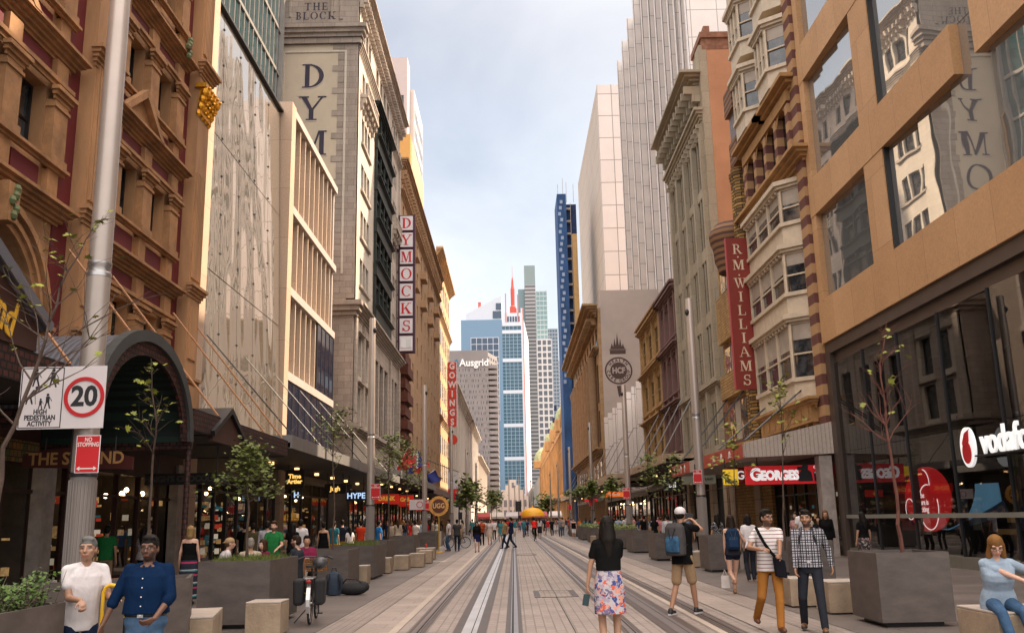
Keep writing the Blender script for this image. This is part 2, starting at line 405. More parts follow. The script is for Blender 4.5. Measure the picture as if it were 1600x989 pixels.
def wall(F, mb, a0, a1, z0, z1, ops, t=.45, m=0, ends=True):
    """sheet with rectangular openings (list of a0,a1,z0,z1), with reveals; d = 0 is the face"""
    A = sorted(set([a0, a1]+[v for o in ops for v in (o[0], o[1])])); Z = sorted(set([z0, z1]+[v for o in ops for v in (o[2], o[3])]))
    A = [a for a in A if a0-1e-6 <= a <= a1+1e-6]; Z = [z for z in Z if z0-1e-6 <= z <= z1+1e-6]
    def op(i, j):
        if i < 0 or j < 0 or i >= len(A)-1 or j >= len(Z)-1: return False
        a = (A[i]+A[i+1])/2; z = (Z[j]+Z[j+1])/2
        return any(o[0] < a < o[1] and o[2] < z < o[3] for o in ops)
    for i in range(len(A)-1):
        # merge vertically
        j = 0
        while j < len(Z)-1:
            if op(i, j): j += 1; continue
            k = j
            while k+1 < len(Z)-1 and not op(i, k+1): k += 1
            mb.face([F.P(A[i], Z[j], 0), F.P(A[i+1], Z[j], 0), F.P(A[i+1], Z[k+1], 0), F.P(A[i], Z[k+1], 0)], m)
            j = k+1
    for o in ops:
        b0, b1, y0, y1 = o
        mb.face([F.P(b0, y0, 0), F.P(b0, y1, 0), F.P(b0, y1, -t), F.P(b0, y0, -t)], m)
        mb.face([F.P(b1, y0, 0), F.P(b1, y1, 0), F.P(b1, y1, -t), F.P(b1, y0, -t)], m)
        mb.face([F.P(b0, y0, 0), F.P(b1, y0, 0), F.P(b1, y0, -t), F.P(b0, y0, -t)], m)
        mb.face([F.P(b0, y1, 0), F.P(b1, y1, 0), F.P(b1, y1, -t), F.P(b0, y1, -t)], m)
    if ends:
        for a in (a0, a1): mb.face([F.P(a, z0, 0), F.P(a, z1, 0), F.P(a, z1, -t), F.P(a, z0, -t)], m)
        for z in (z0, z1): mb.face([F.P(a0, z, 0), F.P(a1, z, 0), F.P(a1, z, -t), F.P(a0, z, -t)], m)
def cornice(F, mb, a0, a1, z, h, d, steps=4, m=0, d0=0):
    """stepped moulding whose top is at z+h and which oversails by d"""
    for i in range(steps):
        f = (i+1)/steps; zz = z+h*i/steps
        F.box(mb, a0-d*f*.98, a1+d*f*.98, zz, zz+h/steps-.002, d0-.02, d0+d*(f**1.4), m)
def brackets(F, mb, a0, a1, step, z, h, d, w=.16, m=0, d0=0):
    n = max(1, int((a1-a0)/step)); st = (a1-a0)/n
    for i in range(n+1):
        a = a0+st*i
        F.poly(mb, [(a-w/2, z), (a+w/2, z), (a+w/2, z+h*.99), (a-w/2, z+h*.99)], d0, d0+d*.45, m)
        F.box(mb, a-w/2+.003, a+w/2-.003, z+h*.5, z+h*.985, d0+d*.45, d0+d*.9, m)
def core(F, a0, a1, z0, z1, back, mt, parent, name='core', inset=.5, top=None):
    mb = MB(); F.box(mb, a0+.02, a1-.02, z0, z1-.05, -back, -inset); o = mb.build(name, mt, parent); return o

# ================================================================ camera, sky, sun
cam = bpy.data.cameras.new('camera'); co = bpy.data.objects.new('camera', cam); C.objects.link(co)
cam.sensor_width = 36; cam.lens = 36*FPX/IW; cam.clip_end = 6000; cam.clip_start = .1
cp, sp_ = math.cos(PITCH), math.sin(PITCH)
# street frame -> camera axes
def _axis(a, b, f):      # derolled image right/up/forward components to street frame
    x, y, z = a, f*cp-b*sp_, f*sp_+b*cp
    c, s = math.cos(-YAW), math.sin(-YAW)
    return Vector((x*c+y*s, -x*s+y*c, z))
cr, sr = math.cos(ROLL), math.sin(ROLL)
right = _axis(cr, -sr, 0); up = _axis(sr, cr, 0); fwd = _axis(0, 0, 1)
M4 = Matrix(((right[0], up[0], -fwd[0], 0), (right[1], up[1], -fwd[1], 0), (right[2], up[2], -fwd[2], EYE), (0, 0, 0, 1)))
co.matrix_world = M4; scn.camera = co
scn.render.resolution_x = 1024; scn.render.resolution_y = 632

SUN_EL, SUN_AZ = R(45), R(29)      # azimuth measured from +x, anticlockwise
sd = Vector((math.cos(SUN_EL)*math.cos(SUN_AZ), math.cos(SUN_EL)*math.sin(SUN_AZ), math.sin(SUN_EL)))
sun = bpy.data.lights.new('sun', 'SUN'); sun.energy = 4.8; sun.angle = R(.6); sun.color = (1, .80, .58)
so = bpy.data.objects.new('sun', sun); C.objects.link(so); so.rotation_euler = sd.to_track_quat('Z', 'Y').to_euler()
w = bpy.data.worlds.new('World'); scn.world = w; w.use_nodes = True
nt = w.node_tree; nt.nodes.clear(); L = nt.links.new
out = N(nt, 'ShaderNodeOutputWorld'); bg = N(nt, 'ShaderNodeBackground'); bg.inputs[1].default_value = 1
sky = N(nt, 'ShaderNodeTexSky'); sky.sky_type = 'NISHITA'; sky.sun_disc = False
sky.sun_elevation = SUN_EL; sky.sun_rotation = R(90)-SUN_AZ; sky.dust_density = 2.5; sky.air_density = 1
sc = N(nt, 'ShaderNodeVectorMath', operation='SCALE'); sc.inputs['Scale'].default_value = .07; L(sky.outputs[0], sc.inputs[0])
tc = N(nt, 'ShaderNodeTexCoord'); mp = N(nt, 'ShaderNodeMapping'); mp.inputs['Scale'].default_value = (1.6, 1.6, 3.2); mp.inputs['Location'].default_value = (.35, .2, .1)
L(tc.outputs['Generated'], mp.inputs[0])
nz = N(nt, 'ShaderNodeTexNoise'); nz.inputs['Scale'].default_value = 1.7; nz.inputs['Detail'].default_value = 7; nz.inputs['Roughness'].default_value = .52; nz.inputs['Distortion'].default_value = .4
L(mp.outputs[0], nz.inputs['Vector'])
rp = N(nt, 'ShaderNodeValToRGB'); rp.color_ramp.elements[0].position = .30; rp.color_ramp.elements[0].color = (.55, .55, .55, 1); rp.color_ramp.elements[1].position = .60; rp.color_ramp.elements[1].color = (.97, .97, .97, 1)
L(nz.outputs[0], rp.inputs[0])
spz = N(nt, 'ShaderNodeSeparateXYZ'); L(tc.outputs['Generated'], spz.inputs[0])
hz = N(nt, 'ShaderNodeMapRange'); hz.inputs[1].default_value = .05; hz.inputs[2].default_value = .55; hz.inputs[3].default_value = 0; hz.inputs[4].default_value = 1
L(spz.outputs[2], hz.inputs[0])
cc = N(nt, 'ShaderNodeMix', data_type='RGBA'); cc.inputs[6].default_value = (.56, .60, .63, 1); cc.inputs[7].default_value = (.41, .43, .48, 1)
L(hz.outputs[0], cc.inputs[0])
mx = N(nt, 'ShaderNodeMix', data_type='RGBA'); L(rp.outputs[0], mx.inputs[0]); L(sc.outputs[0], mx.inputs[6]); L(cc.outputs[2], mx.inputs[7])
# added fill: unseen cloud overhead and behind the camera is brightened and warmed
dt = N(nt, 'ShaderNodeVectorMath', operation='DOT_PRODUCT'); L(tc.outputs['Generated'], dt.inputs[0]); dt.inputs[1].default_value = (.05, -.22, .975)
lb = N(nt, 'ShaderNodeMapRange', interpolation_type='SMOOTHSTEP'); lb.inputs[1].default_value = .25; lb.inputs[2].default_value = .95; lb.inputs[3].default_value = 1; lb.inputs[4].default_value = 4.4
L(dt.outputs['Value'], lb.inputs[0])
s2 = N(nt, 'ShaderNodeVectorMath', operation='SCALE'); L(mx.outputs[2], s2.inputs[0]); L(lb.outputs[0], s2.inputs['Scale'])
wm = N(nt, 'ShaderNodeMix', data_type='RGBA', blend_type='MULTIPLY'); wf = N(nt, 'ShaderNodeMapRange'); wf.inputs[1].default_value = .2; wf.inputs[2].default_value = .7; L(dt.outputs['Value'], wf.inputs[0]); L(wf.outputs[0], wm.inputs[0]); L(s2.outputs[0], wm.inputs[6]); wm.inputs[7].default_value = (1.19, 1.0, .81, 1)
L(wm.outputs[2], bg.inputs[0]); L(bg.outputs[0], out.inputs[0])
vs = scn.view_settings; vs.view_transform = 'Standard'; vs.look = 'None'; vs.gamma = 1; vs.exposure = 1.0
scn.render.engine = 'CYCLES'
scn.cycles.max_bounces = 6; scn.cycles.diffuse_bounces = 3; scn.cycles.glossy_bounces = 3; scn.cycles.transparent_max_bounces = 12; scn.cycles.caustics_reflective = False; scn.cycles.caustics_refractive = False

# ================================================================ ground
def ground_sheet(name, x0, x1, y0, y1, z, m):
    mb = MB(); mb.face([(x0, y0, z), (x1, y0, z), (x1, y1, z), (x0, y1, z)]); o = mb.build(name, m); o['kind'] = 'structure'; return o
GRD = mat('ground', (.10, .098, .095), .9, var=.1, scale=.1)
ground_sheet('ground', -2500, 2500, -60, 5000, -.03, GRD)
PAVD = block('dark bluestone paving', (.15, .125, .112), (.19, .158, .14), (.10, .085, .078), 1.2, .6, .006, .42, .30, .5, .4, True, spec=.5)
PAVL = block('pale granite flags', (.37, .30, .255), (.42, .345, .295), (.24, .20, .175), 1.4, .55, .008, .6, .16, .8, .4, True)
PAVM = block('granite border flags', (.245, .20, .175), (.29, .238, .205), (.13, .11, .10), 1.4, .58, .008, .6, .18, .8, .4, True)
SETT = block('small granite setts', (.33, .27, .235), (.38, .315, .275), (.235, .195, .17), .30, .15, .011, .62, .15, .7, .6, True, rot=R(90), offset=.5)
SETT2 = block('studded granite setts', (.32, .26, .225), (.36, .295, .255), (.22, .185, .16), .12, .12, .009, .62, .15, .7, .8, True, offset=0)
CREAM = mat('cream granite strip', (.46, .38, .31), .6, var=.08, scale=2)
BRN = mat('dark polymer strip', (.085, .062, .052), .5, var=.12, scale=3)
RAIL = mat('worn rail steel', (.42, .36, .34), .32, metal=.9, var=.1, scale=5)
GROV = mat('rail groove', (.02, .018, .018), .7, var=.05)
APS = mat('power strip steel', (.55, .53, .53), .38, metal=.35, var=.12, scale=1.2, streak=.2)
Y0, Y1 = 2, 470
ground_sheet('footway', -11.2, -3.08, -30, Y1, 0, PAVD)
ground_sheet('footway', 4.72, 12.9, -30, Y1, 0, PAVD)
ground_sheet('road', -3.08, 4.72, -30, Y1, -.006, SETT)
for x0, x1, m_ in ((-3.08, -2.48, SETT2), (-2.48, -1.93, PAVL), (3.55, 4.14, PAVL), (4.14, 4.72, SETT2), (.1, .86, SETT), (.88, 1.55, SETT)):
    ground_sheet('paving', x0, x1, -30, Y1, -.002, m_)
for x0, x1 in ((-1.93, -1.80), (2.88, 3.0)): ground_sheet('paving_strip', x0, x1, -30, Y1, .001, CREAM)
ground_sheet('paving_joint', .862, .876, -30, Y1, .001, GROV)
for x in (-3.08, -2.48, 4.14, 4.72, 3.55): ground_sheet('paving_joint', x-.006, x+.006, -30, Y1, .0015, GROV)
for xc, s in ((-1.5, 1), (-.03, -1), (1.69, 1), (3.14, -1)):
    ground_sheet('rail_surround', xc-.13, xc+.13, -30, Y1, .002, BRN if s else BRN)
    mb = MB(); mb.box(xc-.035-.03*s, xc+.035-.03*s, -30, Y1, 0, .012); o = mb.build('tram_rail', RAIL); o['kind'] = 'structure'
    mb = MB(); mb.box(xc+.045*s-.008, xc+.045*s+.008, -30, Y1, 0, .010); o = mb.build('tram_rail', RAIL); o['kind'] = 'structure'
    ground_sheet('rail_groove', xc+.005*s-.0, xc+.036*s, -30, Y1, .004, GROV)
for xc, wst in ((-.70, APS), (2.42, mat('old power strip', (.17, .14, .135), .5, metal=.3, var=.15, scale=2))):
    ground_sheet('power_strip_surround', xc-.25, xc+.25, -30, Y1, .0035, BRN)
    ground_sheet('power_strip', xc-.115, xc+.115, -30, Y1, .0075, wst)
    ground_sheet('power_strip_slot', xc+.03, xc+.045, -30, Y1, .0095, GROV)
# inspection cover between the tracks
def cover(x, y, w_, h_, label):
    t = thing('inspection_cover', label, 'cover', (x, y, 0))
    m1 = MB(); z = .006
    m1.box(x-w_/2, x+w_/2, y-h_/2, y+h_/2, -.01, z); m1.build('cover_plate', SETT2, t)
    m2 = MB(); e = .02
    m2.box(x-w_/2-e, x+w_/2+e, y-h_/2-e, y-h_/2, -.01, z+.003); m2.box(x-w_/2-e, x+w_/2+e, y+h_/2, y+h_/2+e, -.01, z+.003)
    m2.box(x-.01, x+.01, y-h_/2, y+h_/2, z, z+.003)
    m2.build('frame', DKMET, t)
    m3 = MB(); m3.box(x-w_/2-.16, x-w_/2-.03, y-h_/2, y+h_/2, -.01, z+.002); m3.build('slot_plate', BRN, t)
    m3 = MB(); m3.box(x+w_/2+.03, x+w_/2+.16, y-h_/2, y+h_/2, -.01, z+.002); m3.build('slot_plate', BRN, t)
cover(.88, 21.5, .62, 1.9, 'paved inspection cover with two dark slot plates between the tracks, nearer one')
cover(.55, 45.5, .62, 1.9, 'paved inspection cover with dark slot plates between the tracks, farther one')

# ================================================================ L1 red and ochre victorian arcade building
FL = Fac('L', -11)
L1 = thing('victorian_building', 'ochre and oxblood red Victorian building with pilasters and arched window at left', 'building', (-11, 20, 0))
PER = 7.6; PILS = [7.1+PER*i for i in range(4)]           # giant pilasters start at 7.1, 14.7, 22.3, 29.9
PILS = [22.05-2*PER, 22.05-PER, 22.05, 29.72]
FLZ = [5.1, 9.15, 13.05, 16.95, 20.85, 24.75]
mw = MB(); red = MB(); mo = MB(); ops_all = []
NB = len(PILS)-1
for b in range(NB):
    a0 = PILS[b]+1.12; a1 = PILS[b+1]
    for r_ in (0, 1):
        x0, x1 = ((a0-.02, a0+.62) if r_ == 0 else (a1-.72, a1+.02))
        FL.box(red, x0, x1, 4.6, 24.9, -.3, .05)
    w0, w1 = a0+.62, a1-.72; wd = (w1-w0); pw = .78
    for k, z in enumerate(FLZ[:-1]):
        ops = []
        if k == 0 and b == 1:
            continue
        half = (wd-3*pw)/2
        for i in range(2):
            q0 = w0+pw+(half+pw)*i; ops.append((q0, q0+half, z+1.05, z+2.85))
        wall(FL, mw, w0, w1, z, z+3.9, ops, .5)
        for o in ops: window(FL, L1, *o, fm=BLACK, gm=(mat('amber lit window', (.3, .16, .05), .3, var=.3, emit=(1, .55, .2), es=.10) if k == 0 else GLS), bar=.07, rows=2, depth=.42)
        # pilasters beside the windows
        for i in range(3):
            q = w0+(half+pw)*i+pw*.08; q1 = q+pw*.84
            FL.box(mo, q, q1, z+1.02, z+2.55, 0, .22); FL.box(mo, q-.05, q1+.05, z+.96, z+1.16, 0, .27)
            FL.box(mo, q-.04, q1+.04, z+2.36, z+2.44, 0, .26)
            cornice(FL, mo, q, q1, z+2.55, .30, .17, 3, 0, .2)
            FL.box(mo, q+.08, q1-.08, z+.15, z+.82, 0, .15); FL.box(mo, q+.05, q1-.05, z+3.12, z+3.62, 0, .17)
        cornice(FL, mo, w0, w1, z+.82, .16, .14, 2, 0, .15)
        cornice(FL, mo, w0, w1, z+2.87, .22, .10, 2, 0, .17)
        for i in range(2):
            q0 = w0+pw+(half+pw)*i
            FL.box(red, q0+.1, q0+half-.1, z+.22, z+.76, -.01, .05); FL.box(red, q0-.05, q0+half+.05, z+3.14, z+3.58, -.01, .06)
        cornice(FL, mo, w0-.1, w1+.1, z+3.62, .42, .42, 5, 0, .03)
        if k == 2:      # pediment over the first window of the bay
            c = w0+pw+half/2+.1; zz = z+.1
            FL.poly(mo, [(c-1.3, zz), (c+1.3, zz), (c, zz+1.0)], .05, .26)
            for q in (1, -1):
                FL.poly(mo, [(c+q*1.45, zz), (c+q*1.15, zz), (c, zz+.86), (c, zz+1.12)], .27, .46+.004*q)
# arched bay
b = 1; a0 = PILS[1]+1.12; a1 = PILS[2]; w0, w1 = a0+.62, a1-.72; cA = (w0+w1)/2; rA = 1.95; zS = 6.2
n = 20
pts_o = [(cA+rA*math.cos(math.pi*i/n), zS+rA*math.sin(math.pi*i/n)) for i in range(n+1)]
for i in range(n):      # wall round the arch
    (p0a, p0z), (p1a, p1z) = pts_o[i], pts_o[i+1]
    mw.face([FL.P(p0a, p0z, 0), FL.P(p1a, p1z, 0), FL.P(p1a, 9.15, 0), FL.P(p0a, 9.15, 0)])
    mw.face([FL.P(p0a, p0z, 0), FL.P(p1a, p1z, 0), FL.P(p1a, p1z, -.6), FL.P(p0a, p0z, -.6)])
wall(FL, mw, w0, cA-rA, 4.6, 9.15, [], .6); wall(FL, mw, cA+rA, w1, 4.6, 9.15, [], .6)
for (ra, rb, d) in ((1.95, 2.1, .12), (2.1, 2.22, .20), (2.22, 2.34, .13), (2.34, 2.5, .26)):
    for i in range(n):
        t0, t1 = math.pi*i/n, math.pi*(i+1)/n
        FL.poly(mo, [(cA+ra*math.cos(t0), zS+ra*math.sin(t0)), (cA+rb*math.cos(t0), zS+rb*math.sin(t0)), (cA+rb*math.cos(t1), zS+rb*math.sin(t1)), (cA+ra*math.cos(t1), zS+ra*math.sin(t1))], -.01, d)
for s in (-1, 1):
    FL.box(mo, cA+s*1.96, cA+s*2.5, 4.6, 6.2, 0, .2); cornice(FL, mo, min(cA+s*1.96, cA+s*2.5), max(cA+s*1.96, cA+s*2.5), 6.05, .2, .12, 2, 0, .2)
FL.poly(mo, [(cA-.16, 8.0), (cA+.16, 8.0), (cA+.26, 8.85), (cA-.26, 8.85)], .1, .5)
cornice(FL, mo, w0-.1, w1+.1, 8.77, .42, .42, 5, 0, .03)
mw.build('wall', TAN, L1); red.build('red_panels', RED, L1); mo.build('mouldings', TAN2, L1)
f = MB(); FL.box(f, cA-.05, cA+.05, 4.6, 8.1, -.5, -.42); FL.box(f, cA-1.9, cA+1.9, 6.15, 6.25, -.5, -.41)
for s in (-.95, .95): FL.box(f, cA+s-.03, cA+s+.03, 4.6, 7.8, -.5, -.43)
o = f.build('arched_window', BLACK, L1); p = MB(); FL.box(p, cA-2.2, cA+2.2, 4.6, 6.15, -.62, -.52); p.build('pane', OCHGLASS, o)
p = MB(); FL.box(p, cA-2.2, cA+2.2, 6.15, 8.6, -.62, -.525); p.build('pane', GLD, o)
# giant pilasters: panelled foot, fluted shaft, caps
for i, a in enumerate(PILS):
    mb = MB(); w_ = 1.1
    FL.box(mb, a, a+w_, 4.4, 25, -.3, .42)
    FL.box(mb, a-.1, a+w_+.1, 4.4, 6.1, -.3, .55); cornice(FL, mb, a, a+w_, 6.1, .3, .16, 3, 0, .42)
    cornice(FL, mb, a-.02, a+w_+.02, 9.05, .42, .22, 4, 0, .42)
    FL.box(mb, a+.2, a+w_-.2, 7.0, 8.7, .42, .46)
    for zz0, zz1 in ((9.7, 13.4), (17.8, 21)):
        for k in range(6):
            q = a+.12+k*(w_-.24)/6; FL.box(mb, q, q+.085, zz0, zz1, .42, .475)
    cornice(FL, mb, a, a+w_, 13.3 if i < 3 else 16.9, .5, .3, 5, 0, .42); cornice(FL, mb, a, a+w_, 21.2, .4, .24, 4, 0, .42)
    mb.build('giant_pilaster', TAN, L1)
    cap = MB()
    zc = 15.6 if i == 3 else 19.9
    for k, (r0, zz) in enumerate(((.30, 0), (.42, .25), (.36, .5), (.55, .72))):
        for j in range(4+k % 2):
            n4 = 3+k % 2; q = a+.04-.03*k+j*(w_-.08+.06*k)/n4; cap.ell(FL.P(q, zc+zz-.05, .42+.07*k), (.10+.02*k, .11, .16), 7, 5); cap.ell(FL.P(q, zc+zz+.08, .50+.09*k), (.07, .06, .06), 5, 4)
    FL.box(cap, a-.12, a+w_+.12, zc+.85, zc+1.0, .3, .68); FL.box(cap, a-.02, a+w_+.02, zc-.1, zc+.85, .4, .5)
    cap.build('gilt_capital', GOLD, L1)
mb = MB(); cornice(FL, mb, 6, 30.9, 24.7, .9, 1.0, 6); mb.build('main_cornice', TAN2, L1)
mb = MB(); FL.box(mb, 5, 30.85, 4.4, 25.2, -14, -.62); FL.box(mb, 5, 6, 0, 25, -14, 0); mb.build('building_body', DARK, L1)
mb = MB(); FL.box(mb, 5, 30.85, 25.2, 25.6, -14, .1); mb.build('roof', ROOFM, L1)
gr = mat('green bronze', (.12, .14, .06), .6, var=.2)
for (a, z) in ((cA, 8.45), (24.6, 17.2), (28.3, 17.2), (18.4, 13.6)):
    mb = MB()
    for k in range(5): mb.ell(FL.P(a+.1*math.sin(k*2.2), z-.3+.15*k, .5), (.1, .12, .12), 6, 4)
    mb.build('carved_boss', gr, L1)

# ================================================================ L2 glass fronted shop with pale piers
L2 = thing('glass_fronted_building', 'building with tall mirror glass wall between two pale stone piers on the left', 'building', (-11, 38, 0))
PIER = block('pale pier cladding', (.56, .40, .29), (.60, .44, .32), (.30, .22, .17), 5, 2.6, .01, .55, .08, .6, .3)
mb = MB(); FL.box(mb, 31.8, 32.5, 0, 26, -1, .06); mb.build('stone_pier', PIER, L2)
mb = MB(); FL.box(mb, 44.35, 45.2, 0, 22.9, -1, .04); mb.build('stone_pier', PIER, L2)
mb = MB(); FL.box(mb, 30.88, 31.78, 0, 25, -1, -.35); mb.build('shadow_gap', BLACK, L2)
nA, nZ = 5, 3
aa = [32.52+i*(44.33-32.52)/nA for i in range(nA+1)]; zz = [5.4+i*(22.3-5.4)/nZ for i in range(nZ+1)]
for i in range(nA):
    for j in range(nZ):
        mb = MB(); u0, u1, y0_, y1_ = aa[i]+.02, aa[i+1]-.02, zz[j]+.02, zz[j+1]-.02; g0, g1 = -.09-(y0_-5.4)*.028, -.09-(y1_-5.4)*.028
        mb.hexa([FL.P(u0, y0_, g0), FL.P(u1, y0_, g0), FL.P(u1, y0_, g0-.03), FL.P(u0, y0_, g0-.03)], [FL.P(u0, y1_, g1), FL.P(u1, y1_, g1), FL.P(u1, y1_, g1-.03), FL.P(u0, y1_, g1-.03)]); mb.build('glass_pane', MIRL, L2)
mb = MB()
for a in aa[1:-1]:
    for z in [5.6+k*1.6 for k in range(11)]: FL.box(mb, a-.05, a+.05, z-.03, z+.03, -.12-(z-5.4)*.028, -.05-(z-5.4)*.028)
FL.box(mb, 32.52, 44.33, 22.3, 22.42, -1, -.4); FL.box(mb, 32.26, 44.24, 5.2, 5.39, -1, 0)
mb.build('pane_fixings', DKMET, L2)
mb = MB(); FL.box(mb, 31.3, 45, 5.4, 22.3, -12, -1.4); mb.build('building_body', DARK, L2)
mb = MB(); FL.box(mb, 31.3, 45, 22.3, 22.8, -12, -1.01); mb.build('roof', ROOFM, L2)
# teal glass tower set back behind it
T0 = thing('glass_tower', 'dark teal glass tower rising behind the mirror glass wall at top left', 'building', (-22, 55, 0))
TEAL = glass('teal curtain glass', (.02, .06, .065), 2.0, .03)
mb = MB(); mb.box(-30, -16.4, 46, 62, 22.9, 70); mb.build('glass_wall', TEAL, T0)
mb = MB()
for k in range(17): mb.box(-16.4, -16.3, 46+k, 46.08+k, 22.9, 70)
for k in range(14): mb.box(-16.4, -16.28, 46, 62, 23+k*3.4, 23.25+k*3.4)
mb.box(-16.4, -16.1, 61.7, 62.0, 22.9, 70, 0)
for k in range(14): mb.box(-30, -16.3, 45.9, 45.98, 23+k*3.4, 23.25+k*3.4)
mb.build('mullions', mat('grey mullion', (.30, .28, .26), .5, metal=.4), T0)

# ================================================================ L3 building of stone fins between shelves
L3 = thing('finned_building', 'modern building with projecting shelves and rows of pale stone fins', 'building', (-11, 51, 0))
SHELF = mat('pale shelf edge', (.48, .41, .37), .6, var=.06); FIN = block('fin stone', (.52, .40, .30), (.56, .43, .33), (.4, .3, .24), 3, 1.4, .01, .7, .1, 1, .2)
ZS = [5.45, 8.6, 12.9, 17.2, 22.45]
mb = MB()
for z in ZS[1:]: FL.box(mb, 45.22, 57.1, z, z+.42, -2.4, .0)
FL.box(mb, 56.8, 57.1, 12.9, 22.4, -2.4, -.2)
mb.build('shelves', SHELF, L3)
NAVY = glass('blue black glass', (.012, .02, .045), 2.0, .03, .004)
AMB = glass('bronze glass', (.10, .06, .03), 2.2, .05, .004)
for j in range(4):
    z0, z1 = ZS[j]+(.42 if j else 0), ZS[j+1]
    nf = 9
    for k in range(nf):
        a = 45.7+k*(11.2/nf)
        if j == 0: continue
        if j == 1 and k > 5: continue
        mb = MB(); d1 = -.12
        dep = (.95 if k % 3 == 1 else .35) if j > 1 else .25
        FL.box(mb, a, a+.13, z0, z1-.004 if k % 3 else z1-.004, -dep-.5, d1); mb.build('stone_fin', FIN, L3)
    mb = MB(); FL.box(mb, 45.02, 56.7, z0, z1, -1.7, -1.4); mb.build('glazing', AMB if j > 1 else NAVY, L3)
mb = MB()
for (a0, a1, z0, z1) in ((52.2, 57.0, 9.0, 12.85), (45.1, 57.0, 5.45, 8.55)):
    FL.box(mb, a0, a1, z0, z1, -1.3, -.06)
mb.build('glass_box', NAVY, L3)
mb = MB()
for (a0, a1, z0, z1, n_) in ((52.2, 57.0, 9.0, 12.85, 4), (45.1, 57.0, 5.45, 8.55, 8)):
    for k in range(n_+1):
        a = a0+(a1-a0)*k/n_; FL.box(mb, a-.03, a+.03, z0, z1, -.1, -.03)
mb.build('glass_box_frame', DKMET, L3)
mb = MB(); FL.box(mb, 45.21, 63.9, 4.9, 22.3, -12, -2.0); FL.box(mb, 45, 57, 4.9, 5.43, -2, .0); mb.build('building_body', mat('taupe render', (.30, .24, .20), .8), L3)
mb = MB(); FL.box(mb, 45, 63.9, 22.3, 22.44, -12, -2.0); mb.build('roof', ROOFM, L3)

# ================================================================ L4 the block (dymocks) building
L4 = thing('edwardian_office_block', 'tall stone office block with THE BLOCK and large DYM letters on its side wall', 'building', (-11, 80, 0))
LST = block('cream glazed stone', (.60, .53, .44), (.66, .58, .49), (.42, .37, .31), 1.1, .45, .008, .6, .16, .5, .3)
GST = block('weathered grey stone', (.46, .385, .32), (.52, .44, .37), (.24, .20, .17), 1.0, .42, .01, .8, .28, .6, .4)
SIDEM = mat('painted render wall', (.56, .47, .36), .8, var=.08, scale=.35, bump=.35, bscale=3)
QUO = block('quoin stone', (.35, .285, .24), (.42, .35, .30), (.19, .16, .15), .9, .45, .012, .8, .25, .7, .5)
IRON = mat('dark green iron', (.028, .036, .032), .5, metal=.3, var=.15, scale=3)
FS4 = Fac('S', 64)
A0, A1 = 64.0, 90.0; ZT = 41.3
# bays along the street: (start, end, kind)
BAYS = [(64.0, 72.2, 'white'), (72.2, 82.6, 'iron'), (82.6, 90.0, 'grey')]
fl = [17.9+3.72*k for k in range(6)]
mwW = MB(); mwG = MB()
for (b0, b1, kd) in BAYS:
    mbx = mwW if kd == 'white' else mwG
    ops = []
    if kd in ('white', 'grey'):
        grp = [(b0+2.1, b0+3.3), (b0+3.55, b0+4.75), (b0+5.0, b0+6.2)] if kd == 'white' else [(b0+1.2, b0+2.2), (b0+2.5, b0+3.5), (b0+3.8, b0+4.8)]
        for z in fl[:5]:
            for g in grp: ops.append((g[0], g[1], z+.8, z+2.9))
        for g in grp: ops.append((g[0], g[1], 37.9, 39.8))
    else:
        ops.append((b0+.5, b1-.5, 17.5, 35.9))
        for k in range(4): ops.append((b0+1.0+k*2.3, b0+2.3+k*2.3, 37.9, 39.8))
    wall(FL, mbx, b0, b1, 17.2, ZT, ops, .6)
    for o in ops:
        if kd == 'iron' and o[3] < 37: continue
        window(FL, L4, *o, fm=BLACK if kd == 'white' else DKMET, bar=.08, rows=2, depth=.3)
# iron bay: three storeys of bay windows with balconies
mb = MB(); b0, b1 = 72.7, 82.1
for k in range(5):
    z = 17.6+k*3.65
    for i in range(5): a = b0+.1+i*(b1-b0-.3)/4; FL.box(mb, a, a+.16, z, z+3.65, -.25, .22)
    FL.box(mb, b0, b1, z, z+.9, -.3, .3); cornice(FL, mb, b0, b1, z+.9, .25, .3, 3, 0, .28)
    FL.box(mb, b0, b1, z+2.9, z+3.05, -.2, .1)
cornice(FL, mb, b0, b1, 35.6, .6, .6, 5)
mb.build('iron_bay', IRON, L4)
mb = MB(); FL.box(mb, b0, b1, 17.5, 35.9, -.5, -.1); mb.build('iron_bay_glass', GLD, L4)
# lower storeys
ops = []
for b0_, n_ in ((65.4, 1), (73.5, 3), (83.4, 2)):
    for k in range(n_): ops.append((b0_+.6+k*2.9, b0_+2.7+k*2.9, 8.6, 14.6))
wall(FL, mwG, 72.2, 90, 5, 16.0, [o for o in ops if o[0] > 72.2], .6)
wall(FL, mwW, 64.0, 72.2, 5, 16.0, [(65.9, 67.4, 8.6, 11.2), (65.9, 67.4, 12.0, 15), (68.9, 70.5, 8.6, 11.2), (68.9, 70.5, 12, 15)], .6)
for o in [(65.9, 67.4, 8.6, 11.2), (65.9, 67.4, 12.0, 15), (68.9, 70.5, 8.6, 11.2), (68.9, 70.5, 12, 15)]+[o for o in ops if o[0] > 72.2]:
    window(FL, L4, *o, fm=IRON, bar=.1, rows=3 if o[3]-o[2] > 4 else 2, cols=2 if o[3]-o[2] > 4 else 1, depth=.35)
mwW.build('street_wall', LST, L4); mwG.build('street_wall', GST, L4)
mb = MB()
cornice(FL, mb, 64.8, 89.2, 16.0, .9, .75, 6); cornice(FL, mb, 64.4, 89.5, 7.6, .6, .4, 4); cornice(FL, mb, 64.4, 89.5, 36.4, .8, .35, 5)
cornice(FL, mb, 65.0, 89.1, ZT-.4, .9, .95, 7); brackets(FL, mb, 64.3, 89.7, .62, ZT-1.2, .8, .75, .22)
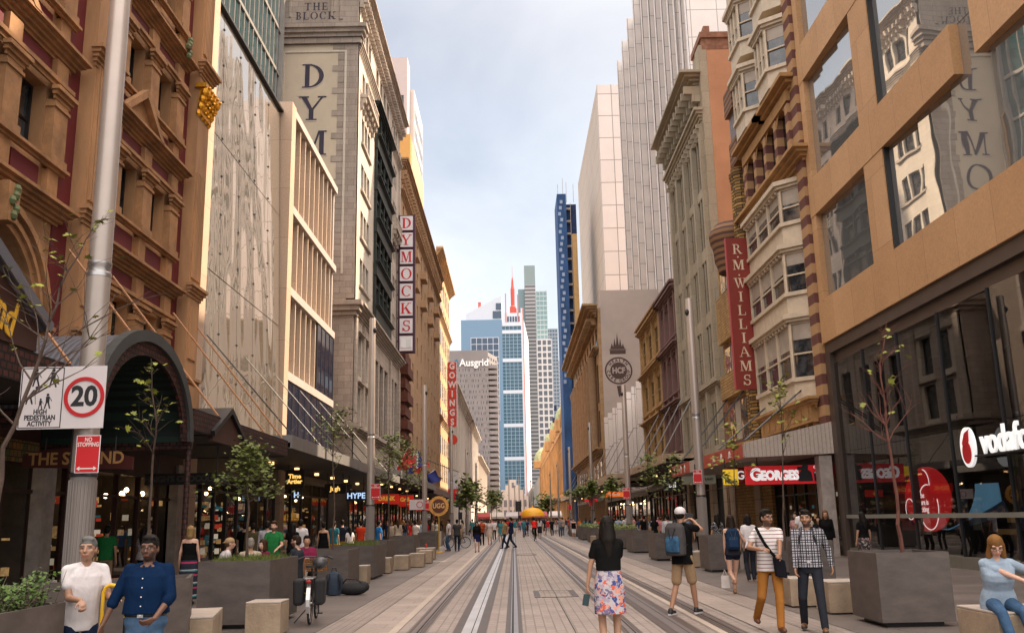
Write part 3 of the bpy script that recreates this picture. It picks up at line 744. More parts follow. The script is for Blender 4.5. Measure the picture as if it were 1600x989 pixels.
for z in (13.9, 11.3): 
    for a in (65.6, 68.6): cornice(FL, mb, a, a+2.1, z-.2+1.2 if z > 12 else z, .22, .25, 3)
for a in (64.25, 67.75, 71.0): FL.box(mb, a, a+.8, 8.2, 15.9, 0, .16)
for a in (82.7, 89.1): FL.box(mb, a, a+.8, 8.2, 15.9, 0, .2); FL.box(mb, a, a+.75, 17.2, 38.5, 0, .14)
for z in fl[:5]:     # sills under the white windows
    FL.box(mb, 65.9, 70.4, z+.6, z+.8, 0, .18)
# balcony on the white bay and grey bay
for (a0, a1, z) in ((65.3, 71.0, 33.2), (83.6, 88.6, 28.6)):
    FL.box(mb, a0, a1, z, z+.25, 0, .6); brackets(FL, mb, a0+.2, a1-.2, 1.0, z-.9, .9, .5, .3); FL.box(mb, a0, a1, z+1.0, z+1.15, .45, .6)
    for k in range(9): a = a0+.15+k*(a1-a0-.3)/8; FL.box(mb, a-.07, a+.07, z+.25, z+1.0, .47, .58)
mb.build('cornices', GST, L4)
# side wall facing down the street
mb = MB(); FS4.box(mb, -26, -11.62, 5, ZT+1.2, -26, 0); mb.build('side_wall', SIDEM, L4)
mb = MB(); FS4.box(mb, -12.5, -11.0, 17.2, 37.2, -.5, .03)
for k in range(22):
    z = 17.6+k*.9
    FS4.box(mb, -12.9 if k % 2 else -12.5, -11.9, z, z+.45, -.02, .05)
FS4.box(mb, -26, -11.0, 5, 15.9, -.5, .034); mb.build('quoins', QUO, L4)
mb = MB()
# stone cap carrying the first line of lettering
FS4.box(mb, -26, -11.0, 38.26, 43.5, -.5, .06)
for (d, z, h) in ((.8, 37.95, .3), (.62, 37.65, .3), (.4, 37.35, .3), (.25, 36.9, .45)): FS4.box(mb, -26, -11+d*.9, z, z+h-.003, -.5, d)
for (d, z, h) in ((.7, 16.6, .35), (.5, 16.25, .35), (.25, 15.95, .3)): FS4.box(mb, -26, -11+d*.9, z, z+h-.003, -.5, d)
for (d, z, h) in ((.5, 8.0, .35), (.3, 7.6, .4)): FS4.box(mb, -26, -11+d*.9, z, z+h-.003, -.5, d)
for (a0, a1, z0, z1) in ((-17.3, -17.1, 38.95, 41.3), (-12.45, -12.2, 38.95, 41.3), (-16.3, -16.15, 39.2, 41), (-13.1, -12.95, 39.2, 41)): FS4.box(mb, a0, a1, z0, z1, .06, .14)
mb.build('side_cornices', QUO, L4)
mb = MB()      # raised panel moulding round the letters
for (a0, a1, z0, z1) in ((-16.65, -16.5, 14.5, 36.4), (-12.0, -11.85+.0, 19, 36.4)): FS4.box(mb, a0, a1, z0, z1, 0, .08)
FS4.box(mb, -16.5, -12.0, 36.25, 36.4, 0, .082)
FS4.box(mb, -16.95, -16.85, 14.5, 36.9, 0, .05)
mb.build('wall_panel_moulding', LST, L4)
INK = mat('dark blue letter paint', (.035, .028, .05), .7, var=.2, scale=2)
LWH = mat('pale letter outline', (.55, .48, .42), .7)
base = lambda a, z, o: FS4.P(a, z, o)
for i, (ch, cz) in enumerate(zip('DYMOCKS', (34.35, 31.75, 29.0, 26.3, 23.6, 20.9, 18.3))):
    cx = -14.35
    me = MB(); serif(me, ch, 'S', cx, cz, lambda a, z, o: FS4.P(a, z, o+.006), 2.08, .014, 0, 1.06); me.build('letter_outline', LWH, L4)
    me = MB(); serif(me, ch, 'S', cx+.02, cz-.0, lambda a, z, o: FS4.P(a, z, o+.022), 1.9, .014, 0, 1.06); me.build('letter', INK, L4)
for wd_, cz, hh in (('THE', 40.05, .62), ('BLOCK', 39.28, .60)):
    tot = sum(GW[c]*hh+.12 for c in wd_); x = -14.2-tot/2
    for ch in wd_:
        me = MB(); serif(me, ch, 'S', x+GW[ch]*hh/2, cz, lambda a, z, o: FS4.P(a, z, o+.062), hh, .015); me.build('letter', INK, L4); x += GW[ch]*hh+.12
mb = MB(); mb.box(-26, -11.62, 64.6, 89.9, ZT+1.201, ZT+1.5); mb.build('roof', ROOFM, L4)
# rainwater pipe
PIPE = mat('mustard pipe', (.40, .22, .07), .5)
mb = MB(); mb.path([(-17.6, 63.8, 46), (-17.6, 63.8, 32), (-17.0, 63.8, 31), (-17.0, 63.8, 24)], .12, 6); mb.build('drain_pipe', PIPE, L4)

# ---- vertical DYMOCKS box sign
def box_sign(name, label, cat, letters, x0, x1, y, ztop, zbot, box_m, face_m, let_m, frame_m, thick=.9, bold_sans=False, extra=None, gap=.12, hl=.66):
    t = thing(name, label, cat, (x0, y, zbot)); n_ = len(letters); H = (ztop-zbot)/n_
    fr = MB(); fr.box(x0-.12, x1+.12, y-thick*.35, y+thick*.35, zbot, ztop)
    for k in range(6):
        z = zbot+(ztop-zbot)*(k+.5)/6
        fr.tube((x0-.1, y, z), (-11.0, y, z), .05, .05, 6)
    fr.build('sign_frame', frame_m, t)
    F_ = Fac('S', y)
    for i, ch in enumerate(letters):
        z1 = ztop-i*H-gap/2; z0 = z1-H+gap
        b = MB(); b.box(x0, x1, y-thick/2, y+thick/2, z0, z1); bo = b.build('letter_box', box_m, t)
        f_ = MB(); F_.box(f_, x0+.08, x1-.08, z0+.08, z1-.08, thick/2, thick/2+.015); f_.build('sign_face', face_m, bo)
        cx, cz = (x0+x1)/2, (z0+z1)/2
        if ch == '#':      # open book emblem
            g = MB()
            for s in (-1, 1):
                g.hexa([F_.P(cx, cz-.45, thick/2+.016), F_.P(cx+s*.5, cz-.38, thick/2+.016), F_.P(cx+s*.5, cz+.5, thick/2+.016), F_.P(cx, cz+.40, thick/2+.016)],
                       [F_.P(cx, cz-.45, thick/2+.05), F_.P(cx+s*.5, cz-.38, thick/2+.12), F_.P(cx+s*.5, cz+.5, thick/2+.12), F_.P(cx, cz+.40, thick/2+.05)])
            g.build('book_emblem', mat('book white', (.8, .8, .8), .6, var=0), bo)
        elif bold_sans:
            put_text(ch, (z1-z0)*1.0, let_m, 'S', F_.P(cx, cz, thick/2+.02), bo, bold=.05, name='letter', sx=.85)
        else:
            g = MB(); serif(g, ch, 'S', cx, cz, lambda a, z, o: F_.P(a, z, o+thick/2+.016), (z1-z0)*hl, .02, 0, 1.05 if ch != 'M' else .92); g.build('letter', let_m, bo)
    return t
SWHITE = mat('sign white', (.78, .74, .76), .4, var=.03); SRED = mat('sign red', (.55, .01, .02), .4, var=.05); MAROON = mat('maroon frame', (.07, .018, .04), .5)
box_sign('vertical_sign', 'tall vertical sign of white boxes with red letters spelling DYMOCKS above a book emblem', 'sign', 'DYMOCKS#', -10.71, -9.30, 88, 31.3, 17.5, MAROON, SWHITE, SRED, MAROON, .9)
# ================================================================ R1 sandstone framed glass building
FR = Fac('R', 12.75)
R1 = thing('sandstone_framed_building', 'sandstone framed building with big mirror windows and a tall glass shopfront at right', 'building', (12.75, 26, 0))
SST = block('sandstone panels', (.50, .285, .135), (.58, .345, .175), (.24, .14, .075), 2.05, 12, .008, .6, .12, .5, .3, streak=1)
SSTV = block('sandstone pier panels', (.50, .285, .135), (.57, .335, .17), (.24, .14, .075), 9, 2.6, .008, .6, .12, .5, .3, streak=1)
BRZ = mat('bronze fascia', (.085, .060, .048), .4, metal=.4, var=.1)
RB0, RB1 = 8.0, 37.0
def skew_pane(mb, a0, a1, z0, z1, d, k=.052, t=.02):
    """faceted glazing: each pane is set a few degrees off the facade line"""
    e = d+(a1-a0)*k; q = [(a0, d), (a1, e), (a1, e-t), (a0, d-t)]
    mb.hexa([FR.P(a, z0, x) for a, x in q], [FR.P(a, z1, x) for a, x in q])
mb = MB(); FR.box(mb, RB0, RB1, 8.3, 10.02, -.7, .12); mb.build('stone_band', SST, R1)
mb = MB(); FR.box(mb, RB0, RB1, 13.55, 15.2, -.7, .10) if False else None
FR.box(mb, 24.1, RB1, 13.62, 15.15, -.7, .10); mb.build('stone_band', SST, R1)
mb = MB(); FR.box(mb, RB0, 22.9, 13.62, 15.6, -.7, .10); mb.build('stone_band', SST, R1)
mb = MB(); FR.box(mb, 20.0, RB1, 19.6, 21.2, -.7, .10); mb.build('stone_band', SST, R1)
mb = MB(); FR.box(mb, RB0, RB1, 24.8, 38.4, -.7, .10); mb.build('stone_band', SST, R1)
for (a0, a1, z0, z1) in ((29.45, 31.1, 10.022, 13.618), (29.45, 31.1, 15.152, 19.598), (29.45, 31.1, 21.2, 24.8), (36.45, 37.0, 10.022, 13.618), (36.45, 37, 15.152, 24.8), (8, 9, 10.03, 24.8)):
    mb = MB(); FR.box(mb, a0, a1, z0, z1, -.7, .08); mb.build('stone_pier', SSTV, R1)
    if a0 == 29.45:
        m2 = MB(); FR.box(m2, a0-.10, a0-.002, z0, z1, -.7, .04); m2.build('window_edge', BLACK, R1)
for (a0, a1, z0, z1, n_) in ((31.1, 36.45, 10.0, 13.65, 3), (9, 29.35, 10.0, 13.65, 9), (31.1, 36.45, 15.15, 19.6, 3), (9, 29.35, 15.15, 19.6, 9), (31.1, 36.45, 21.2, 24.8, 3), (9, 29.35, 21.2, 24.8, 9), (22.9, 24.1, 13.6, 15.2, 1)):
    st = (a1-a0)/n_
    for k in range(n_):
        mb = MB(); skew_pane(mb, a0+st*k+.008, a0+st*(k+1)-.008, z0, z1, -.24); mb.build('mirror_pane', MIRR, R1)
mb = MB(); FR.box(mb, RB0, RB1, 7.85, 8.298, -.7, .02); FR.box(mb, RB0, RB1, 7.45, 7.85, -.9, -.15); FR.box(mb, 36.45, 36.98, 0, 7.85, -.7, .06); mb.build('bronze_fascia', BRZ, R1)
mb = MB(); FR.box(mb, RB0, RB1, 10.02, 38, -14, -.8); FR.box(mb, RB0, RB1, 7.9, 10, -14, -.75); mb.build('building_body', DARK, R1)
mb = MB(); FR.box(mb, RB0, RB1, 38.4, 39, -14, .1); mb.build('roof', ROOFM, R1)
# the tall glass shopfront
SHOPG = clear_glass('shop window glass', 2.1, .82, .0025, .5)
for k in range(9):
    a0 = 9.0+k*3.05; a1 = a0+3.03
    mb = MB(); skew_pane(mb, a0, a1, .35, 3.92, -.24, .05, .015); mb.build('shop_window', SHOPG, R1)
    mb = MB(); skew_pane(mb, a0, a1, 3.94, 7.45, -.24, .05, .015); mb.build('shop_window', SHOPG, R1)
    mb = MB(); FR.box(mb, a0-.02, a0, .3, 7.45, -.3, -.03); mb.build('glass_fin', DKMET, R1)
mb = MB(); FR.box(mb, 9, 36.4, 0, .33, -.5, .0); mb.build('plinth', mat('shop plinth', (.15, .14, .11), .5), R1)
mb = MB(); FR.box(mb, 9, 36.4, 1.42, 1.55, -.12, .01); mb.build('transom_rail', mat('rail grey', (.22, .22, .19), .4), R1)
mb = MB()
FR.box(mb, RB0, RB1, 0, 7.9, -6, -5.8); FR.box(mb, 35.9, 36.4, 0, 7.9, -5.8, -.4); FR.box(mb, RB0, RB1, 7.5, 7.6, -5.8, -1); FR.box(mb, RB0, RB1, 4.2, 4.3, -5.8, -2.5); FR.box(mb, 8, 8.3, 0, 7.9, -5.8, -.4)
mb.build('shop_interior', mat('shop interior', (.022, .020, .020), .8, var=.3), R1)
mb = MB(); FR.box(mb, RB0, 36.4, .0, .02, -5.8, -.5); mb.build('shop_floor', mat('shop floor', (.09, .08, .08), .3), R1)
# red disc display, blue swoosh display, white sign
def disc(F, mb, a, z, r, d0, d1, n=40, sa=1):
    F.poly(mb, [(a+sa*r*math.cos(2*math.pi*i/n), z+r*math.sin(2*math.pi*i/n)) for i in range(n)], d0, d1)
DSP = thing('display_board', 'large red disc display with white outline behind the shop glass at right', 'display', (13.1, 30, 0))
mb = MB(); disc(FR, mb, 30.3, 2.0, 1.02, -.52, -.48, sa=1.65); mb.build('red_disc', mat('display red', (.38, .01, .015), .5, emit=(1, .02, .03), es=.12), DSP)  # glow added so the display shows in the unlit interior
WLINE = mat('display white line', (.7, .6, .6), .5, emit=(1, .9, .9), es=.5)
mb = MB()
def ringarc(F, mb, a, z, r, t, d, A0, A1, n=24):
    for i in range(n):
        x, y = R(A0+(A1-A0)*i/n), R(A0+(A1-A0)*(i+1)/n)
        F.poly(mb, [(a+r*math.cos(x), z+r*math.sin(x)), (a+r*math.cos(y), z+r*math.sin(y)), (a+(r-t)*math.cos(y), z+(r-t)*math.sin(y)), (a+(r-t)*math.cos(x), z+(r-t)*math.sin(x))], d, d+.012)
ringarc(FR, mb, 30.2, 1.75, .72, .03, -.47, -200, 100); ringarc(FR, mb, 30.4, 2.5, .45, .03, -.466, 95, 190); ringarc(FR, mb, 31.6, 1.7, .35, .025, -.462, -150, 150)
mb.build('white_outline', WLINE, DSP)
mb = MB(); FR.box(mb, 30, 33.0, 1.0, 2.9, -.75, -.7); mb.build('red_panel', mat('dim red panel', (.12, .008, .012), .6), DSP)
put_text('the\nfuture is\nexciting', .26, WLINE, 'R', FR.P(30.6, 1.9, -.46), DSP, depth=.004)
SW = thing('blue_display', 'pale blue curved swoosh display inside the shop window at far right', 'display', (13.2, 25, 0))
mb = MB()
top = [(25.4, 3.35), (23.9, 3.3)]
cv = []
for i in range(13):
    t = i/12
    cv.append(((27.0+2.5*t**1.7, 2.36-1.30*(1-(1-t)**1.8)), (25.7+3.3*t**1.1, 1.85-.80*t)))
for i in range(12):
    (p, q), (p2, q2) = cv[i], cv[i+1]
    FR.poly(mb, [p, q, q2, p2], -.5, -.46)
FR.poly(mb, [(27.0, 2.36), (25.75, 2.34), (25.7, 1.85)], -.5, -.461)
mb.build('swoosh', mat('display blue', (.10, .24, .36), .5, emit=(.15, .42, .7), es=.12), SW)  # swoosh glows too, display lighting put into its material
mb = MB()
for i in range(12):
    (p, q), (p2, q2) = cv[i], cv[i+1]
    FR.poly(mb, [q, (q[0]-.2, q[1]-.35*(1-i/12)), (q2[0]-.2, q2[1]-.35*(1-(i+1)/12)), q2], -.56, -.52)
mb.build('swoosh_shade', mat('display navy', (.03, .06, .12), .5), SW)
for (a, z, w_) in ((25.2, 1.42, 1.1), (25.6, 1.1, 1.6)):
    t = thing('display_table', ('upper' if z > 1.3 else 'lower')+' tan display counter behind the glass beside the blue swoosh', 'counter', FR.P(a, 0, -.9))
    mb = MB(); FR.box(mb, a-w_/2, a+w_/2, z-.14, z, -1.3, -.6); mb.build('table_top', mat('tan counter', (.30, .19, .07), .5), t)
    for s in (-1, 1):
        mb = MB(); FR.box(mb, a+s*w_/2-.04, a+s*w_/2+.04, 0, z-.14, -1.2, -1.1); mb.build('leg', mat('red leg', (.15, .01, .01), .5), t)
VS = thing('shop_sign', 'white illuminated shop sign reading vodafone with round logo on the glass at right', 'sign', (12.7, 24, 3.9))
VW = mat('sign white glow', (.8, .8, .8), .4, var=0, emit=(1, .98, .95), es=.3)
mb = MB(); FR.box(mb, 20, 25.9, 3.02, 3.06, -.02, .35); mb.build('sign_rail', DKMET, VS)
mb = MB(); disc(FR, mb, 25.5, 3.30, .54, .28, .36, sa=.72); mb.build('logo_disc', VW, VS)
mb = MB(); disc(FR, mb, 25.5, 3.16, .30, .37, .39, sa=.8); FR.poly(mb, [(25.64, 3.26), (25.34, 3.45), (25.30, 3.74), (25.2, 3.78), (25.52, 3.68), (25.7, 3.42)], .37, .395); mb.build('logo_mark', SRED, VS)
put_text('vodafone', 1.0, VW, 'R', FR.P(24.8, 3.36, .32), VS, bold=.012, depth=.03, sx=.86, align='LEFT')

# ================================================================ R2 banded victorian with bay windows
R2 = thing('banded_brick_building', 'Victorian building of banded brick and stone with cream bay windows at right', 'building', (12.75, 44, 0))
BAND = stripes('banded brick and stone', [(0, (.12, .04, .03)), (.5, (.40, .235, .11))], .84, 2, .8, .04)
CRM = mat('cream painted joinery', (.56, .46, .34), .55, var=.12, scale=2.5, bump=.2)
OCH = mat('ochre stone', (.38, .21, .08), .8, var=.2, scale=1.3, bump=.3)
YBR = block('yellow brick', (.46, .28, .10), (.33, .18, .06), (.16, .09, .035), .42, .17, .018, .8, .25, 1, .8, mbump=.02)
MAU = mat('maroon trim', (.13, .05, .045), .6, var=.1)
BLIND = mat('cream blind', (.38, .32, .26), .6, var=.15)
ops = []
fls = [6.2, 10.4, 13.2]
mb = MB(); FR.box(mb, 37.05, 46.6, 4.2, 36, -.5, 0); mb.build('wall', OCH, R2)
for a in (37.3, 45.9):
    mb = MB(); FR.box(mb, a-.2, a+.65, 4.8, 36, -.3, .22); mb.build('banded_pilaster', BAND, R2)
def canted_bay(z0, z1, a0, a1, proj, parapet=.9):
    """canted oriel: half hexagon plan"""
    c = .75
    plan = [(a0, 0), (a0+c, proj), (a1-c, proj), (a1, 0)]
    def prism(mb, off, za, zb, s=1):
        q = [(a0-off, -.05), (a0+c-off*.4, proj+off), (a1-c+off*.4, proj+off), (a1+off, -.05)]
        mb.hexa([FR.P(a, za, d) for a, d in q], [FR.P(a, zb, d) for a, d in q])
    return plan, prism
def oriel(z0, z1, a0, a1, proj, tri=True):
    plan, prism = canted_bay(z0, z1, a0, a1, proj)
    o = MB(); prism(o, 0, z0, z0+.85); prism(o, .12, z0+.78, z0+.95); prism(o, .0, z1-.35, z1); prism(o, .16, z1-.25, z1-.12); prism(o, .28, z1-.12, z1+.08)
    o.build('oriel_apron', CRM, R2)
    # dentils
    d_ = MB()
    for k in range(12):
        t = (k+.5)/12; a = a0+.75+(a1-a0-1.5)*t
        FR.box(d_, a-.06, a+.06, z1-.38, z1-.26, proj, proj+.13)
    d_.build('dentils', CRM, R2)
    for i in range(3):
        (pa, pd), (qa, qd) = plan[i], plan[i+1]
        P0 = Vector((pa, pd)); Q0 = Vector((qa, qd)); dv = (Q0-P0).normalized(); nv = Vector((-dv.y, dv.x))
        if nv.y < 0 and i == 1: nv = -nv
        if i == 0: nv = Vector((-abs(nv.x), abs(nv.y)))
        if i == 2: nv = Vector((abs(nv.x), abs(nv.y)))
        ln = (Q0-P0).length; cols = 3 if i == 1 else 1
        fr = MB(); pn = MB()
        def strip(mb, s0, s1, za, zb, e0, e1):
            pts = []
            for s_, e in ((s0, e0), (s1, e0), (s1, e1), (s0, e1)):
                v = P0+dv*s_+nv*e; pts.append((v.x, v.y))
            mb.hexa([FR.P(a, za, d) for a, d in pts], [FR.P(a, zb, d) for a, d in pts])
        for k in range(cols+1):
            s = ln*k/cols; strip(fr, max(0, s-.09), min(ln, s+.09), z0+.95, z1-.35, -.12, .05)
        strip(fr, 0, ln, z0+.95+(z1-z0-1.3)*.42, z0+1.02+(z1-z0-1.3)*.42, -.1, .02)
        strip(pn, .05, ln-.05, z0+.95, z1-.35, -.12, -.06)
        w_ = fr.build('bay_window', CRM, R2); pn.build('pane', GLS, w_)
        bl = MB(); strip(bl, .1, ln-.1, z0+.95+(z1-z0-1.3)*(.55 if (i+int(z0)) % 2 else .7), z1-.36, -.055, -.045); bl.build('blind', BLIND, w_)
oriel(6.3, 9.9, 38.3, 45.6, .75); oriel(10.0, 13.0, 38.3, 45.6, .75); oriel(13.15, 15.9, 38.3, 45.6, .7)
def half_oriels(z0, z1):
    oriel(z0, z1, 38.0, 41.2, .85); oriel(z0, z1, 42.2, 45.6, .85)
half_oriels(20.4, 23.6); half_oriels(24.2, 27.4); half_oriels(28, 31)
mb = MB(); cornice(FR, mb, 37.3, 46.4, 16.1, .75, .75, 5); mb.build('main_cornice', OCH, R2)
mb = MB(); FR.box(mb, 38, 45.8, 5.3, 6.1, 0, .5); cornice(FR, mb, 37.9, 45.9, 5.85, .45, .45, 4, 0, .3); brackets(FR, mb, 38.4, 45.4, 1.0, 5.0, .9, .6, .35); mb.build('oriel_base', OCH, R2)
# arcade under the upper oriels
mb = MB()
for k in range(5):
    a = 38.0+k*1.85; FR.box(mb, a, a+.42, 16.9, 19.4, 0, .35)
mb.build('arcade_piers', BAND, R2)
mb = MB()
for k in range(4):
    a = 38.42+k*1.85; w_ = 1.43
    for i in range(8):
        t0, t1 = math.pi*i/8, math.pi*(i+1)/8; r = w_/2; c = a+r
        mb.face([FR.P(c+r*math.cos(t0), 18.7+r*math.sin(t0), .3), FR.P(c+r*math.cos(t1), 18.7+r*math.sin(t1), .3), FR.P(c+r*math.cos(t1), 19.6, .3), FR.P(c+r*math.cos(t0), 19.6, .3)])
FR.box(mb, 37.9, 45.9, 19.4, 19.9, 0, .4); cornice(FR, mb, 38.0, 41.3, 19.7, .7, .8, 4); cornice(FR, mb, 42.1, 45.7, 19.7, .7, .8, 4)
mb.build('arcade', OCH, R2)
mb = MB(); FR.box(mb, 38.2, 45.6, 16.95, 19.4, 0.0, .01); mb.build('arcade_glass', GLD, R2)
mb = MB(); FR.box(mb, 37.05, 44.9, 0, 50, -14, -.52); FR.box(mb, 44.95, 46.6, 0, 36, -14, -.52); mb.build('building_body', mat('brick body', (.2, .1, .05), .9), R2)  # unseen upper part raised to keep the sun off the left facade
# ---- yellow brick turreted neighbour
R2b = thing('yellow_brick_building', 'narrow yellow brick building with rounded turret beside the red vertical sign', 'building', (12.75, 50, 0))
mb = MB(); FR.box(mb, 46.65, 54.8, 0, 17.8, -6, 0.0)
mb.build('wall', YBR, R2b)
for (z0, z1) in ((5.6, 8.0), (9.6, 11.3), (14.4, 16.6)):
    mb = MB(); FR.box(mb, 48.6, 54.2, z0, z1, -.1, .012); o = mb.build('window', MAU, R2b)
    for k in range(4):
        m2 = MB(); a = 48.75+k*1.4; FR.box(m2, a, a+1.2, z0+.15, z1-.12, .012, .03); m2.build('pane', GLS if k % 2 else BLIND, o)
mb = MB()
FR.box(mb, 48.2, 54.6, 8.2, 9.5, 0, .35); FR.box(mb, 48.2, 54.6, 11.5, 14.2, 0, .3)
mb.build('brick_apron', YBR, R2b)
TUR = stripes('turret ledges', [(0, (.22, .11, .05)), (.55, (.07, .03, .02))], .34, 2, .8, .02)
mb = MB(); mb.lathe((12.75, 50.4, 0), [(.95, 14.9), (1.0, 15.2), (1.15, 15.6), (1.2, 16.3), (1.35, 16.7), (1.4, 17.1), (1.3, 17.3), (1.0, 17.7)], 14); mb.build('turret', TUR, R2b, True)
TW = block('twisted brick column', (.44, .26, .07), (.12, .06, .02), (.05, .03, .015), .5, .17, .03, .8, .3, 1, 1.2, mbump=.04)
for a, r in ((47.2, .42), (47.95, .36)):
    mb = MB(); mb.lathe((12.55, a, 0), [(r, 4.9), (r, 19.2), (r*1.2, 19.5), (r*1.2, 19.8)], 10); mb.build('brick_column', TW, R2b)
mb = MB(); FR.box(mb, 46.8, 48.3, 20.2, 21.6, -.2, .4); FR.box(mb, 46.7, 48.4, 23.2, 24.6, -.2, .5); mb.build('louvred_bay', TUR, R2b)
mb = MB(); FR.box(mb, 46.9, 48.2, 21.6, 23.2, -.2, .3); mb.build('metal_bay_panel', mat('zinc panel', (.17, .15, .16), .5, metal=.3, var=.3, scale=4), R2b)
mb = MB(); FR.box(mb, 46.65, 48.2, 17.8, 24.8, -3, -.2); mb.build('upper_wall', YBR, R2b)

# RM WILLIAMS sign
RMS = thing('vertical_sign', 'dark red vertical sign reading R.M.WILLIAMS in cream letters on the yellow brick building', 'sign', (11.5, 45, 7))
RMRED = mat('dark red sign', (.20, .018, .010), .45, var=.05); RMC = mat('cream letters', (.62, .50, .36), .5, var=.02)
FS_ = Fac('S', 45)
mb = MB(); FS_.box(mb, 10.95, 12.05, 7.6, 15.25, -.14, .14); mb.build('sign_panel', RMRED, RMS)
mb = MB(); FS_.box(mb, 10.93, 10.955, 7.58, 15.27, -.15, .15); mb.build('sign_edge', mat('edge red', (.4, .04, .05), .5), RMS)
mb = MB()
for z in (8.6, 11.4, 14.2): mb.tube((12.05, 45, z), (12.7, 45, z), .05, .05, 6)
mb.build('bracket', DKMET, RMS)
seq = 'R.M.WILLIAMS'; z = 14.92
for ch in seq:
    h_ = .50
    if ch == '.':
        me = MB(); serif(me, '.', 'S', 11.5, z-.08, lambda a, b, o: FS_.P(a, b, o+.142), .5, .012, 0, 1); me.build('letter', RMC, RMS); z -= .24
    else:
        me = MB(); serif(me, ch, 'S', 11.5, z-h_/2, lambda a, b, o: FS_.P(a, b, o+.142), h_, .012, 0, 1.05); me.build('letter', RMC, RMS); z -= .695 if ch not in 'R' else .58

# ================================================================ R3 orange sided office building
R3 = thing('orange_sided_building', 'office building with orange rendered side wall and heavy bracketed cornice', 'building', (12.75, 65, 0))
ORG = mat('orange render', (.50, .25, .135), .85, var=.10, scale=.6, bump=.4, bscale=6)
GRN = block('grey green stone', (.37, .31, .225), (.42, .355, .265), (.23, .20, .15), 3, 1.1, .01, .75, .2, .5, .3)
RST = block('rusticated russet base', (.34, .17, .115), (.38, .19, .13), (.12, .06, .04), 6, .85, .03, .8, .15, .6, 1, mbump=.03)
a0, a1, ZH = 56.0, 68.8, 29.4
ops = []; nb = 4; bw_ = (a1-a0-1.0)/nb
zf = [9.8, 14.0, 18.2, 22.2]
for b in range(nb):
    for z in zf: 
        for k in range(3): q = a0+.62+b*bw_+.2+k*.82; ops.append((q, q+.74, z+.35, z+3.75))
    for k in range(3): q = a0+.62+b*bw_+.2+k*.82; ops.append((q, q+.74, 5.9, 8.6))
    for k in range(3): q = a0+.62+b*bw_+.2+k*.82; ops.append((q, q+.68, 27.7, 29.0))
mb = MB(); wall(FR, mb, a0, a1, 5, ZH, ops, .5); mb.build('street_wall', GRN, R3)
for o in ops[:95]: window(FR, R3, *o, fm=GRN, gm=GLD, bar=.035, rows=2, depth=.13)
if ops[95:]:
    m9 = MB()
    for o in ops[95:]: FR.box(m9, o[0], o[1], o[2], o[3], -.2, -.13)
    g9 = m9.build('far_panes', GLD, R3); g9['kind'] = 'stuff'
mb = MB()
for b in range(nb+1):
    q = a0+.25+b*bw_; FR.box(mb, q, q+.5, 5, 26, 0, .22)
cornice(FR, mb, a0+.4, a1-.4, 26.5, 1.0, .55, 5); cornice(FR, mb, a0, a1, 9.2, .5, .4, 4)
cornice(FR, mb, a0+1.1, a1-1.2, 29.2, .9, 1.35, 5); brackets(FR, mb, a0+.5, a1-.3, 1.0, 28.1, 1.1, 1.15, .3); brackets(FR, mb, a0+.4, a1-.4, .8, 25.9, .6, .45, .2)
FR.box(mb, a0+2.5, a1-.5, 30.1, 31.0, -1.0, -.2); FR.box(mb, a0+1.2, a0+2.2, 30.1, 31.8, -1, -.1)
mb.build('cornices', GRN, R3)
FS3 = Fac('S', a0)
mb = MB(); FS3.box(mb, 13.3, 27, 9.8, 31.6, -12.7, .02); FS3.box(mb, 13.3, 27, 0, 9.8, -12.7, .0); mb.build('side_wall', ORG, R3)
mb = MB(); FS3.box(mb, 12.77, 13.29, 9.8, 31.9, -1.2, .03); mb.build('corner_stone', GRN, R3)
mb = MB(); FS3.box(mb, 12.76, 27, 0, 9.6, -1, .05); mb.build('rusticated_base', RST, R3)
mb = MB(); FS3.box(mb, 13.0, 15.2, 31.6, 32.6, -3, .04); FS3.box(mb, 12.9, 15.3, 32.4, 32.8, -3.1, .15); FS3.box(mb, 15.2, 27, 31.6, 32.0, -3, .12); FS3.box(mb, 13.2, 13.6, 32.8, 33.3, -.8, 0); mb.build('parapet', mat('rusty parapet', (.27, .13, .08), .85, var=.35, scale=3, bump=.4), R3)
FR.box(mb2 := MB(), a0, a1, 0, 5, -10, -.2); mb2.build('ground_floor', DARK, R3)

